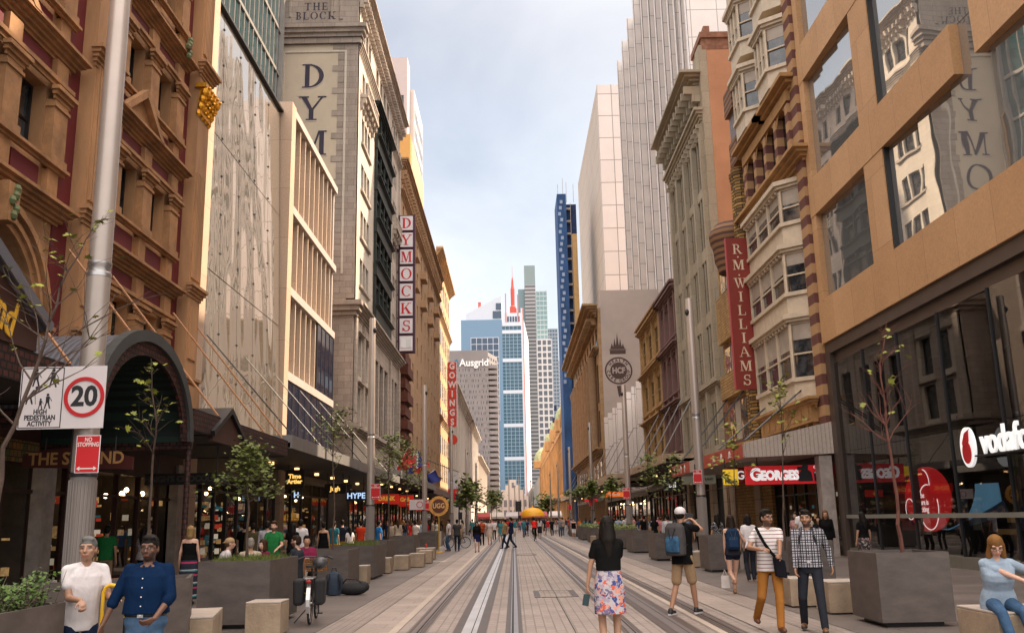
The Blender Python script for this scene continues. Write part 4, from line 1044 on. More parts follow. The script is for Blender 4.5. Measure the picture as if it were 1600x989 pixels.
# ================================================================ R4 yellow and mauve terrace
def terrace(name, label, a0, a1, H, mt, arch, trim=None):
    t = thing(name, label, 'building', (12.75, (a0+a1)/2, 0))
    F = FR; mb = MB(); ops = []; n_ = 3 if a1-a0 > 5 else 2
    st = (a1-a0-1.0)/n_
    Zf = [6.2, 10.6, 14.9] if H > 18 else [6.2, 10.6]
    for z in Zf:
        for k in range(n_): q = a0+.5+k*st+.3; ops.append((q, q+st-.6, z+.6, z+3.0))
    wall(F, mb, a0, a1, 4.8, H, ops, .45); mb.build('wall', mt, t)
    for o in ops: window(F, t, *o, fm=trim or mt, gm=GLD, bar=.1, cols=2, rows=2, depth=.13)
    mb = MB()
    for z in Zf: cornice(F, mb, a0+.05, a1-.05, z+3.5, .55, .55, 4); cornice(F, mb, a0+.1, a1-.1, z, .3, .25, 3)
    for k in range(n_+1):
        q = a0+.1+k*(a1-a0-.55)/n_; F.box(mb, q, q+.32, 6.2, H, 0, .22)
    for o in ops:
        c = (o[0]+o[1])/2; r = (o[1]-o[0])/2+.08
        for i in range(8):
            t0, t1 = math.pi*i/8, math.pi*(i+1)/8
            F.poly(mb, [(c+r*math.cos(t0), o[3]-.1+r*.6*math.sin(t0)), (c+(r+.15)*math.cos(t0), o[3]-.1+(r+.15)*.6*math.sin(t0)), (c+(r+.15)*math.cos(t1), o[3]-.1+(r+.15)*.6*math.sin(t1)), (c+r*math.cos(t1), o[3]-.1+r*.6*math.sin(t1))], 0, .16)
    cornice(F, mb, a0+.05, a1-.05, H-.3, .7, .6, 4)
    mb.build('mouldings', trim or mt, t)
    mb = MB(); F.box(mb, a0, a1, 0, H, -12, -.47); mb.build('building_body', mt, t)
    return t
MAV = mat('mauve render', (.19, .105, .095), .75, var=.15, bump=.2); YEL = mat('yellow sandstone', (.42, .26, .11), .8, var=.2, scale=2, bump=.3)
terrace('mauve_building', 'narrow mauve building with arched windows beside the yellow one', 69.0, 76.6, 18.9, MAV, True)
terrace('yellow_building', 'ornate yellow stone building with cornices beside the mauve one', 76.7, 88.8, 19.0, YEL, True)

# ================================================================ R5 podium of saw-tooth white fins, tower with white fins behind
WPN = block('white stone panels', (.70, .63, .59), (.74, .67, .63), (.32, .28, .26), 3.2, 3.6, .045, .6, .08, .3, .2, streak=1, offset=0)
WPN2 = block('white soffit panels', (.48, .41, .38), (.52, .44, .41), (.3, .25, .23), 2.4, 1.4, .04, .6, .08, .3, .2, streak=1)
TW7 = thing('white_finned_tower', 'white office tower of stepped vertical fins rising out of view at right', 'building', (22, 150, 0))
ys = [101.5, 104.6, 108.2, 112.4, 117, 122, 127.5, 134, 142.5, 150.5, 158.5, 166.3]
for k, y in enumerate(ys):
    mb = MB(); mb.box(22.0, 31, y, y+1.1, 0, 88.6); mb.build('fin', WPN, TW7)
    mb = MB(); mb.box(21.9, 22.0, y-.02, y+.12, 0, 88.6); m2 = MB(); m2.box(22.02, 22.07, y-.03, y-.004, 0, 88.5); m2.build('fin_shade_line', DKMET, TW7); mb.build('fin_edge', mat('bright fin edge', (.7, .66, .64), .5), TW7)  # dark line beside the edge is slight shade put into colour
for y0_, y1_ in zip(ys[:-1], ys[1:]):      # window strips added out of direct view, to darken the tower's mirror image
    mb = MB(); mb.box(23.3, 23.5, y0_+1.12, y1_-.02, 0, 88); mb.build('window_strip', GLD, TW7)
    mb = MB()
    for k in range(24): mb.box(23.2, 23.3, y0_+1.12, y1_-.02, 1.2+k*3.6, 2.4+k*3.6)
    mb.build('spandrels', WPN2, TW7)
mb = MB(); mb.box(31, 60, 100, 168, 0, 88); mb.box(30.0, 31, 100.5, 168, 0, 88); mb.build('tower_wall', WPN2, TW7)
EN7 = thing('white_slab_tower', 'blank white panelled tower block behind the fins with a tall side face', 'building', (22, 240, 0))
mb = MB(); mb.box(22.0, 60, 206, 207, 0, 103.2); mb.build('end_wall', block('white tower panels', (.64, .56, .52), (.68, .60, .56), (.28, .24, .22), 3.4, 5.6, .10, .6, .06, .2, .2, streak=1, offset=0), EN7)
mb = MB(); mb.box(22.02, 59, 207, 273, 0, 103.0); mb.build('side_wall', block('shaded tower panels', (.53, .42, .33), (.56, .45, .36), (.3, .22, .17), 3.4, 5.6, .08, .6, .06, .2, .2, streak=1, offset=0), EN7)  # darker side panels, the wall's shade put into their colour
PD = thing('white_podium', 'low white podium of saw-tooth vertical fins beyond the yellow building', 'building', (12.75, 108, 0))
for k, y in enumerate([90.2, 94.0, 98.0, 102.3, 106.8, 111.8, 117.2, 122.8, 128.2]):
    mb = MB(); mb.hexa([(12.75, y, 4.5), (16.5, y+.6, 4.5), (16.5, y+1.3, 4.5), (12.75, y+.5, 4.5)], [(12.75, y, 15.2), (16.5, y+.6, 15.2), (16.5, y+1.3, 15.2), (12.75, y+.5, 15.2)]); mb.build('fin', WPN, PD)
mb = MB(); mb.box(16, 21.8, 89.2, 131, 0, 15.0); mb.box(13.4, 16, 89.2, 131, 4.2, 4.5); mb.build('podium_wall', WPN2, PD)

# ================================================================ R6 sandstone palazzo with the painted side wall
R6 = thing('columned_building', 'sandstone building with giant columns whose grey side wall carries a round torch emblem', 'building', (12.75, 158, 0))
PAL = block('palazzo stone', (.36, .225, .11), (.42, .27, .14), (.2, .13, .07), 1.6, .8, .02, .8, .25, .4, .5)
GWALL = mat('grey side render', (.44, .37, .335), .85, var=.07, scale=.3)
mb = MB(); mb.box(12.9, 40, 133.2, 190, 0, 31.8); mb.build('building_body', PAL, R6)
mb = MB(); mb.box(13.3, 22, 133.0, 133.19, 14, 34.4); mb.box(13.3, 22, 133.19, 134.2, 31.9, 34.4); mb.build('side_wall', GWALL, R6)
mb = MB(); cornice(FR, mb, 134, 190, 30.6, 1.6, 2.2, 5); brackets(FR, mb, 135, 189, 1.5, 29.6, 1.0, 1.6, .5); cornice(FR, mb, 134, 190, 25.4, .8, .7, 4); cornice(FR, mb, 134, 190, 10.5, 1.0, .9, 4); mb.build('cornices', PAL, R6)
for k in range(9):
    y = 139+k*5.4; mb = MB(); mb.lathe((12.35, y, 0), [(.75, 11.4), (.62, 12.2), (.62, 24), (.85, 25.3)], 10); mb.build('column', mat('column stone', (.30, .19, .11), .8, var=.15), R6, True)
for k in range(9):
    y = 136.4+k*5.4
    for z0, z1 in ((12.5, 17), (18.2, 23.8), (26.4, 29.2), (5.5, 9.6)):
        mb = MB(); FR.box(mb, y-.9, y+.9, z0, z1, -.1, -.145); mb.build('window', GLD, R6)
# torch emblem painted on the side wall
EM = mat('emblem brown', (.075, .045, .04), .8, var=.05)
FE = Fac('S', 132.99)
mb = MB(); cx, cz = 15.6, 22.4
ringarc(FE, mb, cx, cz, 2.0, .22, 0, 0, 360, 40); ringarc(FE, mb, cx, cz, 1.22, 1.2, .003, 0, 360, 32)
mb.build('emblem_ring', EM, R6)
mb = MB(); FE.box(mb, cx-1.15, cx+1.15, cz+2.45, cz+3.0, 0, .012); FE.box(mb, cx-1.25, cx+1.25, cz+3.05, cz+3.15, 0, .012)
for (dx, hh) in ((-.8, .9), (-.4, 1.6), (0, 2.4), (.42, 1.5), (.8, .8)):
    FE.poly(mb, [(cx+dx-.28, cz+3.2), (cx+dx+.28, cz+3.2), (cx+dx+.1, cz+3.2+hh*.5), (cx+dx, cz+3.2+hh), (cx+dx-.16, cz+3.2+hh*.45)], 0, .014+abs(dx)*.004)
FE.poly(mb, [(cx-.35, cz-2.2), (cx+.35, cz-2.2), (cx+.16, cz-3.6), (cx, cz-3.9), (cx-.16, cz-3.6)], 0, .012)
mb.build('emblem_torch', EM, R6)
HC = mat('emblem letter', (.40, .34, .31), .8, var=0)
for i, ch in enumerate('HEALTH'):
    A = R(140-i*20); M_ = face_matrix('S') @ Matrix.Rotation(A-R(90), 3, 'Z')
    put_text(ch, .60, EM, 'S', FE.P(cx+1.5*math.cos(A), cz+1.5*math.sin(A), .01), R6, .02, .005, rot=M_, name='letter')
for i, ch in enumerate('CARE'):
    A = R(185+i*21); M_ = face_matrix('S') @ Matrix.Rotation(A+R(90), 3, 'Z')
    put_text(ch, .60, EM, 'S', FE.P(cx+1.5*math.cos(A), cz+1.5*math.sin(A), .01), R6, .02, .005, rot=M_, name='letter')
for i, ch in enumerate('GROUP'):
    A = R(280+i*19); M_ = face_matrix('S') @ Matrix.Rotation(A+R(90), 3, 'Z')
    put_text(ch, .60, EM, 'S', FE.P(cx+1.5*math.cos(A), cz+1.5*math.sin(A), .01), R6, .02, .005, rot=M_, name='letter')
put_text('HCF', 1.15, HC, 'S', FE.P(cx, cz, .025), R6, .05, .008, sx=.85)

# ================================================================ blue netted building, QVB, far towers
BL = thing('scaffolded_building', 'building wrapped in blue netting and scaffold decks', 'building', (12.75, 240, 0))
NET = mat('blue netting', (.018, .07, .20), .8, var=.45, scale=.5, streak=3)
NETD = mat('shaded netting', (.010, .03, .10), .8, var=.3, scale=.6)  # darker copy of the blue netting, shade put into its colour
mb = MB(); mb.box(12.7, 15.0, 226, 239, 8, 83); mb.build('netting', NET, BL)
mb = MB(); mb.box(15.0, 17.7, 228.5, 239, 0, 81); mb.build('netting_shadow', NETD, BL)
CON = mat('scaffold deck', (.45, .41, .38), .8)
mb = MB()
for k in range(22):
    mb.box(15.0, 16.1, 227.6, 228.6, 9+k*3.35, 9.45+k*3.35)
for x in (16.1,): mb.box(x, x+.12, 227.5, 227.6, 8, 81)
mb.build('scaffold_decks', CON, BL)
mb = MB()
for k in range(30): mb.box(12.9+.25*(k % 3), 13.6+.25*(k % 3), 225.92, 225.98, 34+k*1.6, 34.9+k*1.6)
mb.build('windows', mat('faded netting', (.25, .33, .48), .8), BL)
mb = MB(); 
for x, h in ((13.0, 3), (14.3, 4.5), (15.2, 3.5), (17, 3)): mb.tube((x, 227, 81), (x, 227, 83+h), .06)
mb.build('scaffold_poles', CON, BL)
OB = thing('tan_tower', 'slim tan building edge between blue netting and white tower', 'building', (18, 215, 0))
mb = MB(); mb.box(16.1, 17.3, 223.5, 224.5, 0, 71.5); mb.build('wall', mat('tan tower wall', (.40, .25, .10), .8), OB)

QV = thing('domed_market_building', 'long golden sandstone arcaded market building with green domes', 'building', (12.75, 300, 0))
QST = mat('golden sandstone', (.52, .27, .10), .8, var=.30, scale=.5, bump=.2, streak=3)
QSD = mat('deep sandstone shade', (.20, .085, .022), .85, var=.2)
mb = MB(); mb.box(13.5, 40, 240, 455, 0, 26); mb.build('building_body', QST, QV)
for k in range(26):
    for z0, z1 in ((8.3, 12.6), (14.4, 18.6), (20.2, 23.2)):
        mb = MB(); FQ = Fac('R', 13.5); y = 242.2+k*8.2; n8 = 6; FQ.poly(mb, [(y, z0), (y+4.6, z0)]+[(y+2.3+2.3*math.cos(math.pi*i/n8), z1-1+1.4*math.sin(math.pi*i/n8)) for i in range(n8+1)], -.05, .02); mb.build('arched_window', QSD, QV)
mb = MB()
for k in range(27):
    y = 240+k*8.2; mb.box(13.1, 13.6, y, y+1.7, 7, 26 if k % 4 else 30)
    mb.lathe((13.3, y+.85, 0), [(.42, 7), (.38, 25), (.6, 26), (.5, 28), (.1, 31)], 8)
    if k % 4 == 2: mb.box(13.0, 16, y-1.5, y+4, 26, 29.5); mb.lathe((14.2, y+1.2, 0), [(1.6, 29.5), (1.2, 31), (.15, 33.5)], 8)
for z, d, h in ((7, 1.0, 1.0), (13.4, .5, .7), (19.4, .5, .7), (24, 1.0, 1.2)): mb.box(13.45-d*.5, 14.3, 240, 455, z, z+h)
mb.build('arcade_piers', QST, QV)
mb = MB()
for k in range(43):
    y = 242.5+k*5+.75
    for z in (22.2,):
        for i in range(0):
            t0, t1 = math.pi*i/6, math.pi*(i+1)/6; r = 1.75
            FQ = Fac('R', 13.4); FQ.poly(mb, [(y+r*math.cos(t0), z+r*.8*math.sin(t0)), (y+(r+.5)*math.cos(t0), z+(r+.5)*.8*math.sin(t0)), (y+(r+.5)*math.cos(t1), z+(r+.5)*.8*math.sin(t1)), (y+r*math.cos(t1), z+r*.8*math.sin(t1))], 0, .7)
mb = MB(); mb.box(10.2, 13.3, 243, 455, 6.3, 6.9); mb.build('awning', mat('awning top', (.35, .25, .2), .7), QV)
COP = mat('copper dome', (.42, .44, .22), .6, var=.4, scale=1.2)
for (x, y, r, zb) in ((15.5, 256, 3.6, 28), (15.2, 292, 3.4, 28.5), (14.6, 330, 3.2, 28), (15, 440, 5, 28)):
    mb = MB(); mb.lathe((x, y, 0), [(r*1.05, 25), (r*1.05, zb), (r, zb+.4)], 14); mb.build('drum', QST, QV)
    mb = MB(); mb.lathe((x, y, zb+.4), [(r, 0), (r*.97, r*.35), (r*.8, r*.75), (r*.45, r*1.08), (r*.12, r*1.22), (.12, r*1.7)], 14); mb.build('dome', COP, QV, True)
mb = MB()
for k, (y, z) in enumerate(((262, 33), (275, 31), (310, 31))): mb.tube((13.2, y, 26), (12.6, y, z), .08); mb.box(12.0, 12.6, y, y+.1, z-1.6, z)
mb.build('roof_flags', mat('navy flag', (.03, .05, .15), .7), QV)

def tower(name, label, x0, x1, y0, y1, z1, wm, gm, nx, nz, fx=.55, fz=.5, z0=0, d=.25, ny=0, child='window_band'):
    """office tower: body with recessed-looking window grid as raised piers and spandrels over a glass core"""
    t = thing(name, label, 'building', ((x0+x1)/2, y0, 0))
    mb = MB(); mb.box(x0+.3, x1-.3, y0+d, y1-d, z0, z1-.2); mb.build('glazing', gm, t)
    mb = MB(); W_ = (x1-x0)/nx; Hh = (z1-z0)/nz
    for k in range(nx+1): x = x0+W_*k; mb.box(max(x0, x-W_*fx/2), min(x1, x+W_*fx/2), y0, y0+d+.05, z0, z1)
    if fz:
        for k in range(nz+1): z = z0+Hh*k; mb.box(x0, x1, y0+.03, y0+d+.04, max(z0, z-Hh*fz/2), min(z1, z+Hh*fz/2))
    D = y1-y0; n2 = ny or max(2, int(nx*D/(x1-x0)))
    for sx in (x0, x1):
        for k in range(n2+1):
            y = y0+D*k/n2; hw = D/n2*fx/2; mb.box(sx-.02 if sx == x0 else sx-.35, sx+.35 if sx == x0 else sx+.02, max(y0+.06, y-hw), min(y1, y+hw), z0, z1)
        if fz:
            for k in range(nz+1): z = z0+Hh*k; mb.box(sx if sx == x0 else sx-.33, sx+.33 if sx == x0 else sx, y0+.06, y1, max(z0, z-Hh*fz/2), min(z1, z+Hh*fz/2))
    mb.build('facade_grid', wm, t)
    mb = MB(); mb.box(x0, x1, y0, y1, z1, z1+.6); mb.build('roof', wm, t)
    return t
# grey precast tower with the company sign
GCON = mat('grey precast', (.27, .245, .245), .8, var=.08, scale=.15)
t = thing('grey_office_tower', 'grey precast office tower carrying the Ausgrid sign', 'building', (-19, 450, 0))
x0, x1, y0, y1, zt = -30, -11.3, 450, 480, 83.5
mb = MB(); mb.box(x0+.4, x1-.4, y0+.5, y1, 0, zt-.5); mb.build('glazing', GLD, t)
mb = MB(); nz_ = 24; hh = 73/nz_
for k in range(nz_+1):
    z = 10+(zt-10-9)*k/nz_; mb.box(x0, x1, y0+.1, y0+.8, z, z+hh*.45); mb.box(x1-.8, x1+4.6, y0+.1+.5, y1, z, z+hh*.55)
for k in range(31):
    x = x0+(x1-x0)*k/30; off = 0
    mb.box(x-.17, x+.17, y0-.05, y0+.7, 10, zt)
for k in range(nz_):      # staggered panels
    for j in range(30):
        if (j*7+k*3) % 5 < 2 or (j+k) % 4 == 0:
            x = x0+(x1-x0)*j/30; z = 10+(zt-19)*k/nz_; mb.box(x, x+.62, y0+.02, y0+.6, z, z+hh)
mb.box(x0, x1, y0+.05, y0+.7, zt-9, zt); mb.box(x0, x1, y0, y0+1, 0, 10)
mb.build('precast_front', GCON, t)
mb = MB(); mb.hexa([(x1, y0, 0), (x1+4.4, y0+16, 0), (x1+4.4, y1, 0), (x1-1, y1, 0)], [(x1, y0, zt-1), (x1+4.4, y0+16, zt-1), (x1+4.4, y1, zt-1), (x1-1, y1, zt-1)]); o = mb.build('side_front', GCON, t)
mb = MB()
for k in range(26):
    z = 10+72*k/26
    for j in range(4):
        f0 = (j+.25)/4; f1 = (j+.75)/4
        mb.hexa([(x1+4.4*f0, y0+16*f0-.15, z), (x1+4.4*f1, y0+16*f1-.15, z), (x1+4.4*f1, y0+16*f1+.1, z), (x1+4.4*f0, y0+16*f0+.1, z)], [(x1+4.4*f0, y0+16*f0-.15, z+1.3), (x1+4.4*f1, y0+16*f1-.15, z+1.3), (x1+4.4*f1, y0+16*f1+.1, z+1.3), (x1+4.4*f0, y0+16*f0+.1, z+1.3)])
mb.build('side_windows', GLD, t)
put_text('Ausgrid', 5.0, mat('sign white far', (.85, .85, .85), .5, var=0), 'S', (-18.0, 449.5, 77.2), t, .12, .1, sx=.92)
mb = MB(); FA = Fac('S', 449.8); FA.poly(mb, [(-28.4, 77.4), (-26.4, 79.4), (-25.6, 76.6), (-26.8, 75)], 0, .3); FA.poly(mb, [(-26.8, 75), (-27.8, 74.4), (-27.4, 76.6)], 0, .32); mb.build('sign_emblem', mat('teal emblem', (.02, .16, .25), .5), t)
# blue glass tower with sloped white crown
BGL = glass('sky blue glass', (.16, .27, .40), 1.6, .08); BGD = glass('deep blue glass', (.02, .05, .10), 1.8, .05)
WFR = mat('white tower frame', (.62, .66, .74), .6, var=.03)
t = thing('blue_glass_tower', 'blue glass tower with sloping white crown behind the grey tower', 'building', (-18, 560, 0))
mb = MB(); mb.box(-30.2, -4.9, 560, 590, 0, 122.5); mb.build('glass_wall', BGL, t)
mb = MB()
for k in range(6): x = -24.3+k*3.4; mb.box(x, x+.3, 559.75, 560, 60, 111)
for k in range(13): mb.box(-24.3, -7, 559.7, 560, 111-k*4.0, 111.35-k*4.0)
mb.build('white_grid', WFR, t)
mb = MB()
for k in range(5):
    for j in range(12):
        x = -24.0+k*3.4; mb.box(x, x+3.1, 559.85, 559.95, 107.2-j*4.0, 110.9-j*4.0)
mb.build('dark_panes', BGD, t)
mb = MB(); mb.hexa([(-27.2, 561, 122.5), (-5, 561, 122.5), (-5, 585, 122.5), (-27.2, 585, 122.5)], [(-27.2, 561, 126.5), (-5, 561, 138), (-5, 585, 138), (-27.2, 585, 126.5)]); mb.build('crown', WFR, t)
mb = MB(); mb.box(-10.5, -5.2, 560.6, 560.95, 123.5, 128); mb.box(-8.5, -5.2, 560.5, 560.9, 129, 133); mb.build('crown_windows', BGD, t)
mb = MB(); mb.box(-19.6, -17.8, 563, 566, 130, 134.4); mb.build('roof_plant', mat('coral red steel', (.55, .12, .09), .6), t)
# white and blue tower with coral trim and spire
CRL = mat('coral trim', (.62, .20, .16), .6, var=.05); WH2 = mat('white tower panel', (.70, .72, .78), .6, var=.03)
TEALB = glass('teal blue glass', (.035, .10, .15), 1.7, .05)
t = thing('spired_tower', 'white and blue glass tower with coral edges and red spire closing the street', 'building', (1, 650, 0))
X0, X1 = -7.3, 9.0
mb = MB(); mb.box(X0, X1, 650.4, 680, 0, 140); mb.build('glass_wall', TEALB, t)
mb = MB(); mb.box(X0, X1, 650, 650.6, 137, 146.5)
for z in (16.8, 42, 65, 88.5, 111, 131.5): mb.box(X0, X1, 650, 650.5, z, z+2.4)
for x in (X0, X1-1.1): mb.box(x, x+1.1, 650.02, 650.6, 16, 158 if x < 0 else 150)
mb.hexa([(X1, 650.6, 0), (X1+4.2, 662, 0), (X1+4.2, 680, 0), (X1, 680, 0)], [(X1, 650.6, 146), (X1+4.2, 662, 128), (X1+4.2, 680, 128), (X1, 680, 146)])
mb.build('white_panels', WH2, t)
mb = MB()
for k in range(1, 5): x = X0+1.1+(X1-X0-2.2)*k/5; mb.box(x-.12, x+.12, 650.1, 650.5, 17, 137)
for k in range(46): z = 18+k*2.58; mb.box(X0+1, X1-1, 650.2, 650.45, z, z+.22)
mb.build('glazing_bars', mat('pale blue bar', (.40, .55, .66), .6), t)
mb = MB()
for x, h in ((X0-.7, 157), (X0+4.1, 161), (X1-3.5, 160), (X1+.1, 150)): mb.box(x, x+.75, 649.7, 650.4, 0 if x in (X0-.7, X1+.1) else 140, h)
mb.build('coral_edges', CRL, t)
mb = MB(); mb.box(.2, 5, 650.2, 654, 146, 150)
mb.lathe((2.4, 655, 0), [(2.3, 146), (2.2, 152), (1.4, 153), (1.5, 165), (.9, 168), (.7, 172), (.12, 175), (.1, 182)], 8); mb.build('spire', mat('red spire', (.62, .10, .07), .6), t)
mb = MB()
for k in range(5): mb.box(-2+k*1.9, -.6+k*1.9, 649.9, 650, 140, 144)
mb.build('crown_windows', BGD, t)
# tall slim dark tower
SL = stripes('louvred tower skin', [(0, (.42, .39, .39)), (.45, (.13, .13, .14))], 3.3, 2, .6, .03)
t = thing('slim_louvred_tower', 'tallest slim grey tower with horizontal louvre bands and glass top', 'building', (18, 800, 0))
mb = MB(); mb.box(13.6, 23.2, 800, 815, 0, 205); mb.build('louvred_wall', SL, t)
mb = MB(); mb.box(13.6, 23.2, 800, 815, 205, 223); mb.build('glass_top', glass('grey green glass', (.24, .29, .29), 1.5, .15), t)
mb = MB(); mb.box(7.8, 13.5, 803, 815, 0, 202); mb.build('side_wing', glass('pale teal glass', (.16, .24, .26), 1.6, .1), t)
t = tower('pale_glass_tower', 'pale green glass tower with thin spandrels right of the slim tower', 22.4, 31.6, 760, 785, 189, mat('pale green frame', (.50, .56, .56), .6, var=.03), glass('pale green glass', (.20, .32, .33), 1.6, .1), 3, 46, .12, .22)
t = tower('balcony_tower', 'white apartment tower with framed balconies below the pale glass tower', 21.5, 33.6, 740, 756, 144, mat('white balcony frame', (.66, .62, .60), .7, var=.03), glass('balcony shade', (.12, .13, .15), 1.5, .2), 3, 28, .30, .28)
t = tower('grey_far_tower', 'distant blue grey tower right of the balcony tower', 36, 47, 900, 920, 185, mat('blue grey frame', (.34, .38, .44), .7, var=.03), glass('blue grey glass', (.12, .16, .2), 1.6, .1), 4, 50, .2, .3)
t = tower('pale_far_tower', 'palest distant tower beside the blue netting', 47.5, 62, 1000, 1020, 170, mat('pale concrete', (.58, .56, .56), .7, var=.03), glass('pale glass', (.2, .24, .28), 1.6, .1), 5, 46, .35, .4)

# ================================================================ left distance
L5 = thing('tan_hotel_building', 'long tan stone building with a deep cornice beyond the DYMOCKS sign', 'building', (-11, 127, 0))
TST = block('tan stone', (.42, .26, .145), (.46, .29, .165), (.26, .16, .09), 1.6, .7, .012, .8, .15, .4, .3)
ops = []
for k in range(10):
    for z in (9, 12.9, 16.8, 20.7, 24.6, 28.5, 32): q = 92+k*4.9; ops.append((q+.6, q+2.0, z, z+2.2)); 
mb = MB(); wall(FL, mb, 90.3, 141, 5, 38, ops, .5); mb.build('street_wall', TST, L5)
for o in ops[:100]: window(FL, L5, *o, fm=TAN2, gm=GLS, bar=.12, rows=2, depth=.35)
mb = MB(); cornice(FL, mb, 91.2, 140.2, 37.3, 1.2, .85, 6); brackets(FL, mb, 91, 140.5, 1.1, 36.3, 1.0, .7, .35); cornice(FL, mb, 90.8, 140.5, 34.6, .6, .45, 4); cornice(FL, mb, 90.8, 140.5, 7.4, .6, .4, 4)
for k in range(10):
    q = 92+k*4.9
    for z in (31.0, 27.4): 
        if k % 2 == 0: FL.box(mb, q-.2, q+2.6, z, z+.9, 0, .7)
mb.build('cornices', TST, L5)
mb = MB(); FL.box(mb, 90.3, 141, 0, 38, -14, -.52); FL.box(mb, 90.4, 140.9, 38.0, 38.7, -14, -.1); mb.build('building_body', TST, L5)
RUST = mat('rust carved bay', (.12, .035, .02), .8, var=.4, scale=3, bump=.8, bscale=4)
mb = MB()
for k in range(9): z = 6.5+k*1.35; FL.box(mb, 91.0, 96.0, z, z+.95, 0, .55+.25*(k % 2)); FL.box(mb, 91.3, 95.7, z+.9, z+1.36, 0, .4)
mb.build('carved_bay', RUST, L5)
t = thing('orange_tower', 'orange rendered building rising behind the stone office block', 'building', (-14, 122, 0))
ORW = mat('orange wall', (.62, .33, .10), .8, var=.05); YLW = mat('sunlit cream wall', (.66, .48, .30), .8, var=.05)  # lighter side wall carries the sunlight in its colour
mb = MB(); mb.box(-14.8, -13.25, 120, 121, 30, 54); mb.build('end_wall', ORW, t)
mb = MB(); mb.box(-14.8, -13.2, 121.1, 139, 30, 53.8); mb.build('side_wall', YLW, t)
mb = MB()
for k in range(8):
    for z in (41.5, 46.5): mb.box(-13.2, -13.16, 122.5+k*2, 123.4+k*2, z, z+2.6)
mb.build('windows', GLS, t)
t = thing('white_grid_tower', 'white tower with a grid of small dark windows above the stone office block', 'building', (-20, 190, 0))
WGR = mat('white tower render', (.66, .60, .57), .7, var=.03)
x0_ = -18.0
mb = MB(); mb.box(-24, -16.9, 148, 152, 30, 80.5); mb.build('stair_wall', mat('pinkish render', (.58, .47, .44), .7, var=.03), t)
zt_ = 76.4
mb = MB(); mb.box(-24, -16.15, 152.1, 168, 30, zt_); mb.build('main_wall', WGR, t)
Fw = Fac('L', -16.15)
mb = MB()
for j in range(13):
    for k in range(6): Fw.box(mb, 153+k*2.5, 154.7+k*2.5, zt_-5-j*3.4, zt_-3-j*3.4, -.1, .03)
mb.build('windows', GLD, t)
mb = MB()
Fs_ = Fac('S', 148)
for j in range(13):
    for k in range(1): Fs_.box(mb, x0_-.2, x0_+.5, zt_-5-j*3.4, zt_-3-j*3.4, -.1, .03)
mb.build('windows', GLD, t)
L7 = thing('cream_lit_building', 'sunlit cream building with bracketed cornice behind the red GOWINGS sign', 'building', (-11, 175, 0))
CRB = block('cream stone', (.66, .46, .26), (.70, .50, .30), (.45, .3, .17), 2.5, 1.1, .02, .8, .1, .3, .3)
mb = MB(); mb.box(-16, -11.5, 143, 173, 0, 44); mb.build('building_body', CRB, L7)
mb = MB(); cornice(Fac('L', -11.5), mb, 143, 173, 43, 1.4, 1.1, 5); cornice(Fac('L', -11.5), mb, 143, 173, 34, 1, .5, 4); cornice(Fac('L', -11.5), mb, 143, 173, 17, 1, .5, 4)
mb.build('cornices', CRB, L7)
mb = MB()
for j in range(8):
    for k in range(7): Fac('L', -11.5).box(mb, 145+k*4, 146.6+k*4, 8+j*4.4, 10.8+j*4.4, -.1, .04)
mb.build('windows', GLD, L7)
GWR = mat('gowings red', (.72, .05, .02), .5, var=.04); GWW = mat('gowings white', (.85, .8, .78), .5, var=0)
box_sign('vertical_sign', 'tall red vertical sign with white letters spelling GOWINGS', 'sign', 'GOWINGS', -10.26, -8.9, 150, 27.0, 16.4, GWR, GWR, GWW, SWHITE, 1.0, True)
mb = MB(); mb.lathe((-9.6, 150, 14.4), [(.02, -.3), (.8, -.3), (.8, .3), (.02, .3)], 16, axis='y'); tag(mb.build('round_sign', GWR, loc=(-9.6, 150, 14.4)), 'small round red sign hanging below the GOWINGS sign', 'sign')
for (nm, lb, a0, a1, H, col, c2) in (('white_shop_building', 'white sunlit building with stepped cornice beyond the GOWINGS sign', 174, 240, 27, (.68, .62, .55), .5), ('pale_shop_building', 'pale bright building second beyond the GOWINGS sign', 240.5, 300, 27, (.72, .68, .64), .6), ('distant_pale_building', 'low pale building farthest along the left side of the street', 301, 400, 22, (.66, .6, .54), .6)):
    t = thing(nm, lb, 'building', (-11, (a0+a1)/2, 0)); m_ = mat(nm+' stone', col, .8, var=.06, scale=.5)
    mb = MB(); FL.box(mb, a0, a1, 0, H, -12, -.4); mb.build('building_body', m_, t)
    mb = MB(); cornice(FL, mb, a0, a1, H-1.5, 1.6, 1.5, 5, 0, -.4); cornice(FL, mb, a0, a1, 8, .8, .8, 4, 0, -.4)
    n_ = int((a1-a0)/6)
    for k in range(n_+1): q = a0+k*(a1-a0-1.2)/n_; FL.box(mb, q, q+1.2, 8, H-1.6, -.4, .0)
    mb.build('pilasters', m_, t)
    mb = MB()
    for k in range(n_):
        for z in range(10, int(H-4), 4): q = a0+1.6+k*(a1-a0-1.2)/n_; FL.box(mb, q, q+2.6, z, z+2.6, -.5, -.37)
    mb.build('windows', GLS, t)
t = thing('stepped_gable_building', 'small white building with stepped gable closing the end of the street', 'building', (0, 430, 0))
m_ = mat('white gable render', (.64, .58, .54), .8, var=.04)
mb = MB()
for (xa, xb, z) in ((-7.6, 6.8, 12.2), (-5.6, 5, 15), (-3.6, 3, 17.2), (-1.8, 1.3, 19.6)): mb.box(xa, xb, 430+abs(xa)*.01, 440, 0, z)
mb.build('gable_wall', m_, t)
mb = MB()
for k in range(6):
    for z in (3, 7.5): mb.box(-6.6+k*2.2, -5.2+k*2.2, 429.9, 429.98, z, z+3)
mb.box(-.7, .3, 429.9, 429.98, 16, 18.3)
mb.build('windows', glass('grey window', (.2, .2, .24), 1.5, .2), t)
